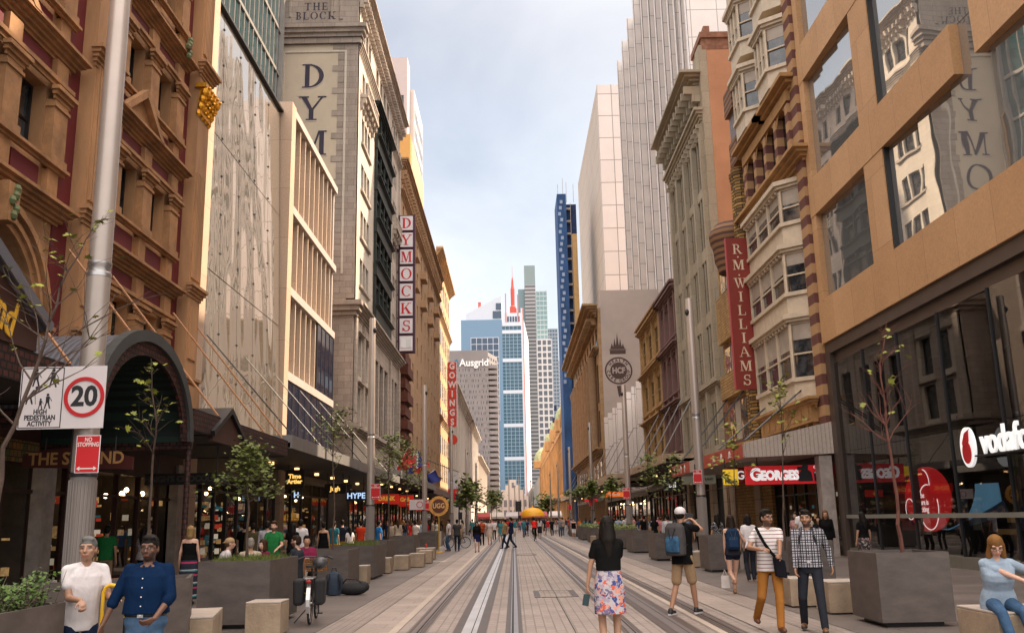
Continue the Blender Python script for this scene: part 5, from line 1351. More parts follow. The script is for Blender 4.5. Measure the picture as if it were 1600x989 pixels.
# low background filling the sides behind the frontage
for (x0, x1, y0, y1, z, nm) in ((-60, -14.5, 402, 560, 30, 'left'), (14, 60, 456, 720, 24, 'right')):
    t = thing('background_block', f'plain low building mass far down the {nm} side of the street', 'building', ((x0+x1)/2, y0, 0))
    mb = MB(); mb.box(x0, x1, y0, y1, 0, z); mb.build('wall', mat('background wall', (.42, .36, .3), .9), t)
    mb = MB(); mb.box(x0, x1, y0, y1, z, z+.4); mb.build('roof', ROOFM, t)
# ================================================================ street level: shopfronts under the awnings
GOODS = mat('shop goods', (.35, .16, .07), .6, var=.9, scale=7, col2=(.6, .45, .2), emit=(1, .55, .22), es=.10)  # goods materials all glow, standing in for the shop lighting
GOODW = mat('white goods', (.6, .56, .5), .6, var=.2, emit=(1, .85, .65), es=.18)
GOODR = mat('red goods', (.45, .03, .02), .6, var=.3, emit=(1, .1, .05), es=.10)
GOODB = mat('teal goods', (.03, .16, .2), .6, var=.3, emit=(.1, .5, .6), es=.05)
LAMPM = mat('shop lamp', (1, .8, .5), .5, var=0, emit=(1, .66, .32), es=7)
INT = mat('shop back wall', (.06, .045, .035), .8, var=.3, scale=2)
SHG = clear_glass('street shop glass', 1.5, .8)
def shopfront(F, parent, a0, a1, h, frame=BLACK, pan=1.6, lit=1.0, seed=0, depth=2.6, stall=.35, goods=True, lintel=None):
    rn = random.Random(seed)
    n_ = max(1, round((a1-a0)/pan)); st = (a1-a0)/n_
    mb = MB()
    F.box(mb, a0, a1, h-.5, h, -.35, -.02)
    mb.build('shop_fascia', lintel or frame, parent)
    fr = MB()
    for k in range(n_+1): a = a0+st*k; F.box(fr, a-.05 if k else a, a+.05 if k < n_ else a, 0, h-.5, -.28, -.14)
    for k in range(n_):
        if k % 3 != 2: F.box(fr, a0+st*k+.05, a0+st*(k+1)-.05, 0, stall, -.27, -.15)
    F.box(fr, a0+.05, a1-.05, h-1.15, h-1.07, -.26, -.16)
    fr.build('shop_frame', frame, parent)
    for k in range(n_):
        if k % 3 == 2: continue
        mb = MB(); F.box(mb, a0+st*k+.05, a0+st*(k+1)-.05, stall, h-1.15, -.22, -.205); mb.build('shop_window', SHG, parent)
    mb = MB()
    F.box(mb, a0, a1, 0, h, -depth-.1, -depth); F.box(mb, a0, a0+.1, 0, h, -depth, -.3); F.box(mb, a1-.1, a1, 0, h, -depth, -.3); F.box(mb, a0, a1, h-.3, h-.2, -depth, -.36)
    mb.build('shop_interior', INT, parent)
    if goods:
        gs = [MB() for _ in range(4)]
        for k in range(int((a1-a0)*17)):
            a = rn.uniform(a0+.2, a1-.2); lv = rn.choice([.5, .95, 1.4, 1.85, 2.3])+rn.choice([0, 0, .12]); d = rn.choice([-depth+.1, -depth+.1, -depth*.55, -.6])
            w_, hh = rn.uniform(.04, .15), rn.uniform(.05, .24)
            F.box(gs[rn.choice([0, 0, 0, 1, 2, 3])], a, a+w_, lv, lv+hh, d, d+.15)
        for g, m_ in zip(gs, (GOODS, GOODW, GOODR, GOODB)):
            if g.v: tag(g.build('shop_goods', m_, parent), None, None, kind='stuff')
        lp = MB()
        for k in range(max(1, int((a1-a0)/1.7*lit))):
            a = rn.uniform(a0+.3, a1-.3); F.box(lp, a-.07, a+.07, h-.62-.6*rn.random(), h-.5-.6*0, -depth*.5-.07, -depth*.5+.07) if False else None
            z = h-.75-.5*rn.random(); p = F.P(a, z, -depth*rn.uniform(.35, .8)); lp.ell(p, (.08, .08, .08), 6, 4)
        tag(lp.build('shop_lamps', LAMPM, parent), None, None, kind='stuff')
MARB = mat('pale marble pier', (.36, .31, .28), .4, var=.25, scale=2.5)
DBR = mat('dark brown timber', (.05, .018, .012), .6, var=.2)
shopfront(FL, L1, 5.2, 13.5, 3.6, DBR, 1.4, .6, 3); shopfront(FL, L1, 13.5, 22, 3.6, DBR, 1.5, 1.2, 4, 3.4); shopfront(FL, L1, 22, 31.2, 3.6, DBR, 1.6, 1.2, 5)
shopfront(FL, L2, 32.3, 44.2, 4.0, DKMET, 1.5, .8, 6); shopfront(FL, L3, 45.05, 57.0, 4.2, BLACK, 2.2, 1, 7)
mb = MB(); FL.box(mb, 57, 63.9, 0, 4.9, -4, -2.2); mb.build('ground_floor_wall', mat('warm render', (.26, .18, .11), .7), L3)
shopfront(FL, L4, 64.3, 80, 4.4, BLACK, 2, 1.2, 8); shopfront(FL, L4, 80, 89.9, 4.4, DBR, 2, 1.2, 9)
shopfront(FL, L5, 90.4, 115, 4.4, BLACK, 2.5, 1, 10); shopfront(FL, L5, 115, 141, 4.4, BLACK, 2.5, 1, 11)
for (P_, a0, a1) in ((L1, 5, 31.3), (L4, 64, 90), (L5, 90.3, 141)):
    mb = MB(); FL.box(mb, a0, a1, 3.6 if P_ is L1 else 4.4, 5.12, -.6, -.01); mb.build('lintel', DKMET if P_ is not L1 else DBR, P_)
mb = MB(); FL.box(mb, 32.25, 44.25, 4.0, 5.2, -1, -.05); mb.build('lintel', DKMET, L2)
# the brown pilaster and marble column by the shops
for y, m_ in ((22.2, MARB), (31.0, MARB)):
    mb = MB(); FL.box(mb, y-.3, y+.3, 0, 3.6, -.2, .08); mb.build('shop_pier', m_, L1)
# stained glass band above the arcade entrance
SGL = block('stained glass', (.35, .16, .03), (.05, .12, .06), (.02, .015, .01), .16, .16, .012, .4, .4, 3, .2)
mb = MB(); FL.box(mb, 14.5, 21.6, 3.1, 3.58, 0, .06); mb.build('stained_glass_band', SGL, L1)
# right hand side
PUR = mat('purplish shop wall', (.10, .035, .03), .5)
mb = MB(); FR.box(mb, 37.05, 46.6, 3.6, 4.9, -.6, -.01); mb.build('lintel', DBR, R2)
shopfront(FR, R2, 37.1, 46.6, 3.6, BLACK, 1.6, 1, 21)
STB = block('beige stone piers', (.40, .30, .21), (.45, .34, .24), (.2, .14, .1), 3, .8, .02, .6, .15, .6, .6)
shopfront(FR, R2b, 46.7, 54.8, 3.8, BLACK, 1.6, 1, 22)
for y in (49.0, 54.6): mb = MB(); FR.box(mb, y-.6, y+.6, 0, 4.2, -.5, .12); mb.build('shop_pier', STB, R2b)
shopfront(FR, R3, 56.2, 68.6, 4.4, DKMET, 1.8, 1.2, 23)
for y in (56.5, 60.5, 64.5, 68.3): mb = MB(); FR.box(mb, y-.45, y+.45, 0, 5, -.5, .1); mb.build('shop_pier', STB, R3)
shopfront(FR, PD, 89.5, 130, 4.2, BLACK, 3, 1.2, 25); shopfront(FR, R6, 134, 189, 4.6, BLACK, 3.5, .8, 26, goods=True)
for (t_, a0, a1, s_) in ((bpy.data.objects['mauve_building'], 69.1, 76.5, 27), (bpy.data.objects['yellow_building'], 76.8, 88.7, 28)):
    shopfront(FR, t_, a0, a1, 4.4, BLACK, 1.8, 1, s_)

# ================================================================ awnings
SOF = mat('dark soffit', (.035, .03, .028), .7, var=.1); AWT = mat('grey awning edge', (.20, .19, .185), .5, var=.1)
CORR = stripes('corrugated roof', [(0, (.12, .12, .14)), (.5, (.06, .06, .075))], .12, 0, .6, .02)
GRNC = stripes('green lining', [(0, (.012, .035, .028)), (.5, (.005, .015, .013))], .16, 1, .6, .02)
LACE = block('iron lacework', (.10, .025, .018), (.03, .01, .008), (.006, .005, .005), .16, .12, .02, .6, .3, 5, .8)
def awning(parent, F, a0, a1, z, d, th, edge, soffit=SOF, lights=0):
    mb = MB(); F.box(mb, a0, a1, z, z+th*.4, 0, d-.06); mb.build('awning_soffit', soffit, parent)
    mb = MB(); F.box(mb, a0, a1, z-.02, z+th, d-.06, d); F.box(mb, a0, a0+.06, z-.02, z+th-.003, 0.02, d-.06); F.box(mb, a1-.06, a1, z-.02, z+th-.003, .02, d-.06); o = mb.build('awning', edge, parent)
    if lights:
        lp = MB()
        for k in range(lights): a = a0+(a1-a0)*(k+.5)/lights; F.box(lp, a-.09, a+.09, z-.13, z-.02, d*.3, d*.3+.18)
        lp.build('awning_lights', mat('awning lamp', (1, .7, .4), .5, var=0, emit=(1, .55, .22), es=1.6), parent)
    return o
awning(L1, FL, 5, 16.7, 3.85, 3.5, .5, LACE); awning(L1, FL, 21.9, 31.2, 3.85, 3.5, .5, LACE)
# barrel vault over the arcade entrance
cy, rr, rz, zs = 19.3, 2.55, 2.0, 3.55
def arcp(i, n, k=0): t = math.pi*i/n; return (cy+(rr+k)*math.cos(t), zs+(rz+k)*math.sin(t))
o_, i_, rim, rim2 = MB(), MB(), MB(), MB(); n = 24
for i in range(n):
    a, b = arcp(i, n, 0), arcp(i+1, n, 0); c, d = arcp(i, n, -.08), arcp(i+1, n, -.08)
    o_.face([(-11, a[0], a[1]), (-7.6, a[0], a[1]), (-7.6, b[0], b[1]), (-11, b[0], b[1])])
    i_.face([(-11, c[0], c[1]), (-7.6, c[0], c[1]), (-7.6, d[0], d[1]), (-11, d[0], d[1])])
    F7 = Fac('L', -7.6)
    q0, q1 = arcp(i, n, .1), arcp(i+1, n, .1); p0, p1 = arcp(i, n, -.14), arcp(i+1, n, -.14)
    F7.poly(rim, [p0, q0, q1, p1], -.1, .1)
    r0, r1 = arcp(i, n, -.42), arcp(i+1, n, -.42)
    F7.poly(rim2, [r0, p0, p1, r1], -.04, .03)
o_.build('barrel_roof', CORR, L1, True); i_.build('barrel_lining', GRNC, L1, True); rim.build('barrel_rim', mat('grey green rim', (.05, .055, .055), .5), L1, True); rim2.build('barrel_lacework', LACE, L1)
mb = MB()
for y in (cy-rr-.08, cy+rr+.08): mb.tube((-7.6, y, 0), (-7.6, y, 3.7), .07, .07, 8); mb.box(-11, -7.55, y-.12, y+.12, 3.4, 3.75)
mb.build('awning_post', LACE, L1)
# gabled sign hood farther left
G0 = thing('gabled_sign', 'dark brown gabled hood sign with yellow script Strand above the awning at far left', 'sign', (-7.5, 12.1, 4.3))
FG = Fac('L', -7.5)
mb = MB(); FG.poly(mb, [(9.8, 4.36), (14.4, 4.36), (14.4, 4.75), (12.1, 5.9), (9.8, 4.75)], -.1, .02); mb.build('gable_panel', DBR, G0)
mb = MB(); FG.poly(mb, [(14.55, 4.7), (14.65, 4.85), (12.1, 6.15), (12.1, 5.92)], -3.3, .15); FG.poly(mb, [(9.65, 4.7), (9.55, 4.85), (12.1, 6.153), (12.1, 5.922)], -3.3, .15); mb.build('gable_roof', CORR, G0)
M_ = face_matrix('L') @ Matrix.Rotation(R(-16), 3, 'Z')
put_text('Strand', .78, mat('yellow script', (.75, .42, .03), .5, var=0), 'L', FG.P(13.0, 4.86, .03), G0, .015, .008, rot=M_, sx=.72)
G1 = thing('gabled_hood', 'small dark gabled hood above the awning between red building and mirror glass wall', 'awning hood', (-7.5, 24.6, 3.7))
mb = MB(); FG.poly(mb, [(23.3, 3.7), (25.9, 3.7), (25.9, 3.85), (24.6, 4.5), (23.3, 3.85)], -.1, .02); mb.build('gable_panel', DBR, G1)
mb = MB(); FG.poly(mb, [(26.0, 3.82), (26.05, 3.94), (24.6, 4.68), (24.6, 4.52)], -1.3, .1); FG.poly(mb, [(23.2, 3.82), (23.15, 3.94), (24.6, 4.683), (24.6, 4.522)], -1.3, .1); mb.build('gable_roof', BLACK, G1)
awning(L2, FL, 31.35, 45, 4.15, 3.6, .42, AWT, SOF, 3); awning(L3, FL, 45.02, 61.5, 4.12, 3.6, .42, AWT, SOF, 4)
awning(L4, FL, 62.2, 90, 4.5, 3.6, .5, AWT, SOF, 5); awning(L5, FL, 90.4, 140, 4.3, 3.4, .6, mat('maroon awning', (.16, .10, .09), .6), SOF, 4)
awning(L7, Fac('L', -11.5), 143, 172, 4.3, 3.4, .6, AWT, SOF)
mb = MB()
for y in (33, 38, 43, 48, 53, 58, 66, 74, 82, 90): mb.tube((-11, y, 8.4), (-7.7, y, 4.6), .025, .025, 5)
mb.build('tie_rods', DKMET, L3)
mb = MB()
for y in (15.8, 21.5, 24, 28.5, 30.8): mb.tube((-10.6, y, 8.2), (-7.6, y, 4.4), .03, .03, 5)
mb.build('tie_rods', mat('ochre rod', (.42, .2, .09), .6), L1)
# right awnings
AWR = mat('red awning fascia', (.42, .07, .045), .55, var=.15, scale=1.5); RIB = block('pale ribbed awning', (.50, .42, .36), (.52, .44, .38), (.36, .30, .26), .16, 9, .02, .6, .06, 1, .5, streak=1, offset=0)
MET = mat('warm metal awning', (.40, .28, .18), .4, metal=.3, var=.3, scale=1.5, col2=(.5, .38, .27))
FC1 = Fac('S', 37.0)
mb = MB(); mb.hexa([(9.2, 37.1, 3.86), (12.7, 37.1, 3.95), (12.7, 54.6, 3.95), (9.2, 54.6, 3.86)], [(9.2, 37.1, 4.38), (12.7, 37.1, 5.15), (12.7, 54.6, 5.15), (9.2, 54.6, 4.38)]); mb.build('awning', RIB, R2)
mb = MB(); FC1.poly(mb, [(9.17, 3.84), (12.72, 3.93), (12.72, 5.19), (9.17, 4.42)], -.06, .03); mb.build('awning_end_panel', RIB, R2)
mb = MB(); FR.box(mb, 37.4, 46, 3.83, 4.41, 3.56, 3.6); FR.box(mb, 48.8, 54.4, 3.83, 4.41, 3.56, 3.6); mb.build('awning_fascia', AWR, R2)
mb = MB(); FR.box(mb, 46.05, 48.75, 3.83, 4.41, 3.56, 3.58); mb.build('awning_fascia', RIB, R2)
WHL = mat('white sign lettering', (.75, .70, .66), .5, var=0)
put_text('$ T I D U C K', .42, WHL, 'R', (9.13, 41.5, 4.12), R2, .01, .005) if False else None
mb = MB()
for k in range(4):
    y = 50+k*1.1; FQ = Fac('R', 9.15); disc(FQ, mb, y, 4.15, .13, 0, .02, 8); FQ.box(mb, y-.04, y+.04, 3.92, 4.3, .0, .025)
for k in range(3):
    y = 39.5+k*1.6; FQ = Fac('R', 9.15); disc(FQ, mb, y, 4.12, .16, 0, .02, 6); FQ.box(mb, y-.3, y+.3, 3.98, 4.02, 0, .022)
mb.build('fascia_motifs', WHL, R2)
mb = MB()
for y, x0_, z0_, z1_ in ((39, 12.6, 7.0, 4.6), (44, 12.6, 7.0, 4.6), (50, 12.6, 8.2, 4.6), (54, 12.6, 8.2, 4.6)):
    for dy in (0, .25): mb.tube((x0_, y+dy, z0_), (9.5, y+dy-1, z1_), .03, .03, 5)
mb.build('tie_rods', BLACK, R2)
for (P_, a0, a1, z, th, e) in ((R3, 58.2, 80.5, 4.95, .5, MET), (PD, 92, 131, 5.1, .75, MET), (R6, 133.5, 189, 5.0, .7, MET)):
    awning(P_, FR, a0, a1, z, 3.3, th, e, mat('bronze soffit', (.10, .07, .05), .4, metal=.3), 3)
    mb = MB()
    for k in range(4):
        y = a0+(a1-a0)*(k+.5)/4; mb.tube((12.6, y, z+5.5), (9.7, y, z+.5), .05, .05, 5)
    mb.build('tie_rods', mat('grey rod', (.25, .24, .24), .5), P_)
awning(bpy.data.objects['yellow_building'], FR, 80.7, 91.5, 4.5, 3.2, .45, MET)
# marble post at the corner of the pale awning
mb = MB(); mb.box(12.1, 12.6, 37.05, 37.6, 0, 3.86); mb.build('awning_post', MARB, R2)

# ================================================================ hanging signs
def hang_sign(name, label, x0, x1, z0, z1, y, bm_, words=None, size=.4, tm=None, th=.12, rods=True, sx=1, dx=0, top=None, words2=None, bold=.01, dz=0, emboss=None):
    t = thing(name, label, 'sign', ((x0+x1)/2, y, z0)); F_ = Fac('S', y)
    mb = MB(); F_.box(mb, x0, x1, z0, z1, -th/2, th/2); mb.build('sign_panel', bm_, t)
    if rods:
        mb = MB()
        for x in (x0+.15*(x1-x0), x1-.15*(x1-x0)): mb.tube((x, y, z1), (x, y, top or z1+.35), .02, .02, 5)
        mb.build('hanger', BLACK, t)
    if words: put_text(words, size, tm, 'S', F_.P((x0+x1)/2+dx, (z0+z1)/2+dz, th/2+.01), t, bold, .008, sx=sx)
    return t
GOLDT = mat('gold lettering', (.50, .27, .10), .5, var=.1); GREYT = mat('pewter lettering', (.16, .15, .14), .5, var=0)
t = thing('arcade_sign', 'dark red arched board reading THE STRAND in gold under the barrel roof', 'sign', (-9.2, 20, 2.8)); F_ = Fac('S', 20)
mb = MB(); F_.poly(mb, [(-10.45, 2.92), (-8.1, 2.84), (-8.1, 3.1), (-8.7, 3.24), (-9.3, 3.34), (-9.9, 3.3), (-10.45, 3.2)], -.04, .04); mb.build('sign_panel', mat('sign dark red', (.07, .012, .01), .5), t)
put_text('THE STRAND', .36, GOLDT, 'S', F_.P(-9.3, 3.08, .05), t, .008, .006, sx=.95)
mb = MB(); 
for x in (-10, -8.5): mb.tube((x, 20, 3.2), (x, 20, 3.55), .02)
mb.build('hanger', BLACK, t)
hang_sign('chocolate_shop_sign', "long dark board reading HAIGH'S CHOCOLATES in grey letters under the awning", -10.55, -8.15, 2.80, 3.12, 27, mat('sign charcoal', (.035, .032, .03), .5), "HAIGH'S CHOCOLATES", .23, mat('dull lettering', (.11, .10, .09), .5, var=0), top=3.85)
hang_sign('shop_sign', 'dark blue lit sign reading HYPE in pale letters under the left awning', -8.95, -7.85, 2.78, 3.30, 50.5, mat('sign navy black', (.012, .02, .04), .5), 'HYPE', .42, mat('pale blue letters', (.5, .65, .9), .4, var=0, emit=(.5, .7, 1), es=.5), top=4.12)
hang_sign('shop_sign', 'small dark lit sign reading H beneath the left awning nearest the stone pier', -10.3, -9.9, 2.75, 3.15, 44.0, mat('sign navy black', (.012, .02, .04), .5), 'H', .34, mat('pale blue letters', (.5, .65, .9), .4, var=0), top=4.12)
hang_sign('jewellery_sign', 'black sign with small golden script under the left awning before HYPE', -9.6, -8.5, 3.1, 3.6, 48.0, BLACK, 'Jugh', .3, mat('golden glow', (.8, .5, .1), .4, var=0, emit=(1, .6, .15), es=.6), top=4.12)
hang_sign('jewellery_sign', 'dark square sign with two lines of golden letters under the mirror glass wall awning', -9.9, -9.1, 3.15, 3.95, 41.0, mat('sign dark brown', (.02, .012, .01), .5), 'Time\nArtier', .26, mat('golden glow', (.8, .5, .1), .4, var=0), top=4.15)
YLT = mat('yellow sign lettering', (.85, .60, .12), .5, var=0, emit=(1, .65, .1), es=.15)
for i, (y, x0, x1, z0, z1, w_) in enumerate(((66, -9.7, -8.0, 2.95, 3.55, 'DRINK'), (71, -9.3, -7.5, 2.95, 3.6, 'Le Grill'), (76, -9.2, -7.4, 2.85, 3.4, 'Caffe'), (81, -9.0, -7.2, 2.7, 3.3, 'Sushi'), (86, -8.9, -7.1, 2.6, 3.15, 'Noodles'))):
    hang_sign('red_shop_sign', ['nearest', 'second', 'middle', 'fourth', 'farthest'][i]+' red hanging sign with yellow lettering right of the HYPE sign pole', x0, x1, z0, z1, y, mat('bright red sign', (.60, .02, .008), .45, var=.05, emit=(1, .04, .02), es=.12), w_, .42, YLT, top=4.5, sx=.9)
# round UGG sign on a yellow pole
t = thing('round_sign', 'round brown sign with gold scalloped rim reading UGG on a thin yellow pole', 'sign', (-3.95, 50, 0))
F_ = Fac('S', 50); GD = mat('sign gold', (.62, .30, .06), .5, var=.2, scale=8)
mb = MB(); mb.tube((-3.95, 50, 0), (-3.95, 50, 1.95), .035, .035, 8); mb.lathe((-3.95, 50, 0), [(.25, 0), (.25, .06), (.05, .1)], 12); mb.build('pole', mat('mustard pole', (.45, .28, .04), .5), t)
mb = MB(); F_.poly(mb, [(-3.95+.50*(1+.06*(i % 2))*math.cos(2*math.pi*i/36), 2.42+.50*(1+.06*(i % 2))*math.sin(2*math.pi*i/36)) for i in range(36)], -.06, .06); mb.build('rim', GD, t)
mb = MB(); disc(F_, mb, -3.95, 2.42, .36, .06, .09); mb.build('sign_disc', mat('ugg brown', (.10, .02, .01), .5), t)
put_text('UGG', .36, mat('ugg gold letters', (.75, .45, .15), .5, var=0), 'S', F_.P(-3.95, 2.42, .10), t, .008, .006, sx=.82)
# right side signs
RSG = mat('camera shop red', (.60, .012, .018), .4, var=.03, emit=(1, .02, .03), es=.10)
WSG = mat('sign lettering white', (.85, .82, .80), .4, var=0, emit=(1, 1, 1), es=.25)
t = hang_sign('camera_shop_sign', 'large red hanging sign reading GEORGES with photographer silhouette, nearest under the pale awning', 9.35, 12.75, 2.80, 3.54, 37.9, RSG, None, top=3.9)
F_ = Fac('S', 37.9)
put_text('G', .66, WSG, 'S', F_.P(9.75, 3.18, .07), t, .03, .01, sx=.9); put_text('EORGES', .50, WSG, 'S', F_.P(10.72, 3.14, .07), t, .03, .01, sx=.84)
mb = MB(); F_.poly(mb, [(11.45, 2.9), (12.05, 2.9), (12.0, 3.25), (11.85, 3.38), (11.62, 3.36), (11.5, 3.2)], .06, .075); disc(F_, mb, 11.76, 3.46, .13, .06, .078, 14); F_.box(mb, 11.44, 11.7, 3.34, 3.48, .06, .081); mb.build('photographer_mark', BLACK, t)
mb = MB(); F_.box(mb, 12.1, 12.5, 2.9, 3.28, .06, .072); mb.build('dark_panel', mat('dark blue panel', (.02, .03, .05), .4), t)
put_text('Canon', .15, WSG, 'S', F_.P(12.3, 3.45, .07), t, .004, .005); put_text('Professional\nPrinting', .07, WSG, 'S', F_.P(12.3, 3.2, .08), t, .001, .004); mb = MB(); F_.box(mb, 12.24, 12.36, 2.95, 3.07, .072, .08); mb.build('white_mark', WSG, t)
t = hang_sign('camera_shop_sign', 'second red sign partly hidden behind the large GEORGES sign', 9.3, 12.3, 2.95, 3.65, 41, mat('camera shop red dim', (.35, .01, .014), .4), 'GEORGES', .5, WSG, top=3.9)
t = hang_sign('camera_shop_sign', 'yellow square sign with black Nikon lettering beside the red camera signs', 8.62, 9.22, 2.84, 3.46, 38.6, mat('nikon yellow', (.80, .50, .015), .4, var=.05, emit=(1, .7, .05), es=.15), 'Nikon', .2, BLACK, dz=-.18, bold=.012, top=3.9)
hang_sign('bank_sign', 'orange lit hanging sign under the right awning far along', 8.1, 9.9, 3.45, 3.9, 84.5, mat('orange sign', (.85, .16, .02), .4, var=.05, emit=(1, .2, .02), es=.25), 'commun', .3, WHL, top=5)
hang_sign('phone_shop_sign', 'black sign reading Optel. beside the grey oval board under the right awning', 9.9, 11.0, 3.2, 4.1, 62, BLACK, 'tel', .5, WSG, top=4.95)
hang_sign('restaurant_sign', 'grey green board with dark emblem hanging under the metal awning', 10.5, 12.6, 3.55, 4.15, 58.6, mat('grey green board', (.22, .22, .17), .5), 'RESTAURANT', .2, mat('dark lettering', (.03, .03, .02), .5, var=0), top=4.95, dx=.25)
hang_sign('red_banner', 'small red sign among plants under the far right awning', 7.8, 9.2, 3.4, 3.7, 104, RSG, None, top=4)
# ================================================================ poles
POLEM = mat('pole steel', (.40, .34, .30), .34, metal=.35, var=.05, scale=2); POLEB = mat('pole sleeve', (.25, .215, .195), .5, metal=.2, var=.06)
NSR = mat('no stopping red', (.55, .008, .012), .4, var=.03)
def smart_pole(x, y, h, label, nosign=True, r=.155, ns=1):
    t = thing('light_pole', label, 'light pole', (x, y, 0), 'tall steel multi-function poles along the tram street')
    mb = MB(); prof = [(r*1.08, 0), (r*1.05, 2.28)]
    for k in range(24):
        a = 2*math.pi*k/24
        mb.box(x+r*1.06*math.cos(a)-.009, x+r*1.06*math.cos(a)+.009, y+r*1.06*math.sin(a)-.009, y+r*1.06*math.sin(a)+.009, .05, 2.24)
    mb.lathe((x, y, 0), prof, 24); mb.build('fluted_base', POLEB, t, True)
    mb = MB(); mb.lathe((x, y, 0), [(r*1.12, 2.28), (r*1.12, 2.31), (r*1.05, 2.33)], 24); mb.build('collar', DKMET, t, True)
    mb = MB(); mb.lathe((x, y, 0), [(r*1.02, 2.34), (r, 5.0)], 24); mb.lathe((x, y, 0), [(r*.97, 5.16), (r*.86, h), (r*.8, h+.02)], 24); mb.build('shaft', POLEM, t, True)
    mb = MB(); mb.lathe((x, y, 0), [(r*1.04, 4.98), (r*1.04, 5.03), (r*.92, 5.05), (r*.92, 5.12), (r*1.02, 5.14), (r*1.02, 5.18)], 24); mb.build('joint_ring', STEEL, t, True)
    mb = MB(); mb.ell((x+r*.7*ns, y-r*.5, h-.5), (.09, .09, .12), 8, 6); mb.tube((x-r, y-.02, 2.36), (x-r, y-.02, 3.4), .03, .03, 6); mb.build('fittings', DKMET, t)
    return t
def no_stopping(x, y, label, zc=2.75, s=1):
    t = thing('parking_sign', label, 'sign', (x, y, zc), 'red no stopping signs on the poles')
    w_, h_ = .29*s, .46*s; F_ = Fac('S', y)
    mb = MB(); F_.box(mb, x-w_/2-.01, x+w_/2+.01, zc-h_/2-.01, zc+h_/2+.01, -.004, .002); mb.build('sign_edge', SWHITE, t)
    mb = MB(); F_.box(mb, x-w_/2, x+w_/2, zc-h_/2, zc+h_/2, .002, .006); mb.build('sign_plate', NSR, t)
    if y < 60:
        put_text('NO\nSTOPPING', .075*s, WHL, 'S', F_.P(x, zc+h_*.33, .007), t, .0015, .001, sx=.8)
        mb = MB(); z = zc-h_*.40; F_.poly(mb, [(x-.09*s, z-.008), (x+.09*s, z-.008), (x+.09*s, z+.008), (x-.09*s, z+.008)], .006, .008)
        for q in (-1, 1): F_.poly(mb, [(x+q*.09*s, z-.028*s), (x+q*.13*s, z), (x+q*.09*s, z+.028*s)], .006, .009)
        mb.build('arrow', WHL, t)
    return t
PL = [(-5.62, 12.3, 11.5), (-5.75, 38, 9.95), (-5.45, 58, 10.0), (-5.5, 84, 10), (-5.5, 112, 10), (-5.5, 140, 10)]
PR = [(6.55, 33.0, 9.35), (6.5, 53.5, 9.1), (6.7, 80.5, 9.7), (6.75, 112, 10), (6.75, 142, 10), (6.75, 172, 10)]
od = ['nearest', 'second', 'third', 'fourth', 'fifth', 'farthest']
for i, (x, y, h) in enumerate(PL): smart_pole(x, y, h, f'{od[i]} tall grey steel pole on the left side of the tram street', ns=1)
for i, (x, y, h) in enumerate(PR): smart_pole(x, y, h, f'{od[i]} tall grey steel pole on the right side of the tram street', ns=-1)
no_stopping(-5.47, 12.04, 'red NO STOPPING sign below the 20 speed sign on the left pole', 2.56, 1.0)
no_stopping(-5.52, 37.8, 'red no stopping sign on the second left pole', 2.85, 1.25); no_stopping(-5.22, 57.8, 'red no stopping sign on the third left pole', 2.6, 1.25)
for i, (x, y, h) in enumerate(PR[:4]): no_stopping(x-.12, y-.22, f'red no stopping sign on the {od[i]} right pole', 2.95, 1.3 if i else 1.0)
# speed sign assembly
def gsign(X0, X1, Z0, Z1, Y):
    return (X0, X1, Z0, Z1)
ys_ = 12.0; xa, zt = YP(35, 574, ys_); xb, zt2 = YP(168, 571, ys_); _, zb = YP(33, 671, ys_); xm = YP(101, 600, ys_)[0]
t = thing('speed_limit_sign', 'white sign pair with HIGH PEDESTRIAN ACTIVITY and red ringed 20 on the left pole', 'sign', ((xa+xb)/2, ys_, zb)); F_ = Fac('S', ys_)
WSN = mat('retroreflective white', (.66, .60, .60), .45, var=.03); KBL = mat('sign black', (.012, .012, .014), .5, var=0); RRG = mat('sign ring red', (.50, .008, .012), .45, var=.02)
mb = MB(); F_.box(mb, xa, xb, zb, zt, -.004, .004); mb.build('sign_plate', WSN, t)
mb = MB(); e = .012; x0, x1, z0, z1 = xa+.01, xm-.01, zb+.012, zt-.012
F_.box(mb, x0, x1, z0, z0+e, .004, .006); F_.box(mb, x0, x1, z1-e, z1, .004, .006); F_.box(mb, x0, x0+e, z0+e, z1-e, .004, .006); F_.box(mb, x1-e, x1, z0+e, z1-e, .004, .006); mb.build('border', KBL, t)
put_text('HIGH\nPEDESTRIAN\nACTIVITY', .090, KBL, 'S', F_.P((xa+xm)/2, zb+.145, .006), t, .003, .001, sx=.80)
cx = (xm+xb)/2; cz = (zb+zt)/2
mb = MB(); ringarc(F_, mb, cx, cz, .262, .048, .004, 0, 360, 48); mb.build('red_ring', RRG, t)
put_text('20', .36, KBL, 'S', F_.P(cx, cz, .006), t, .012, .001, sx=.95)
mb = MB()
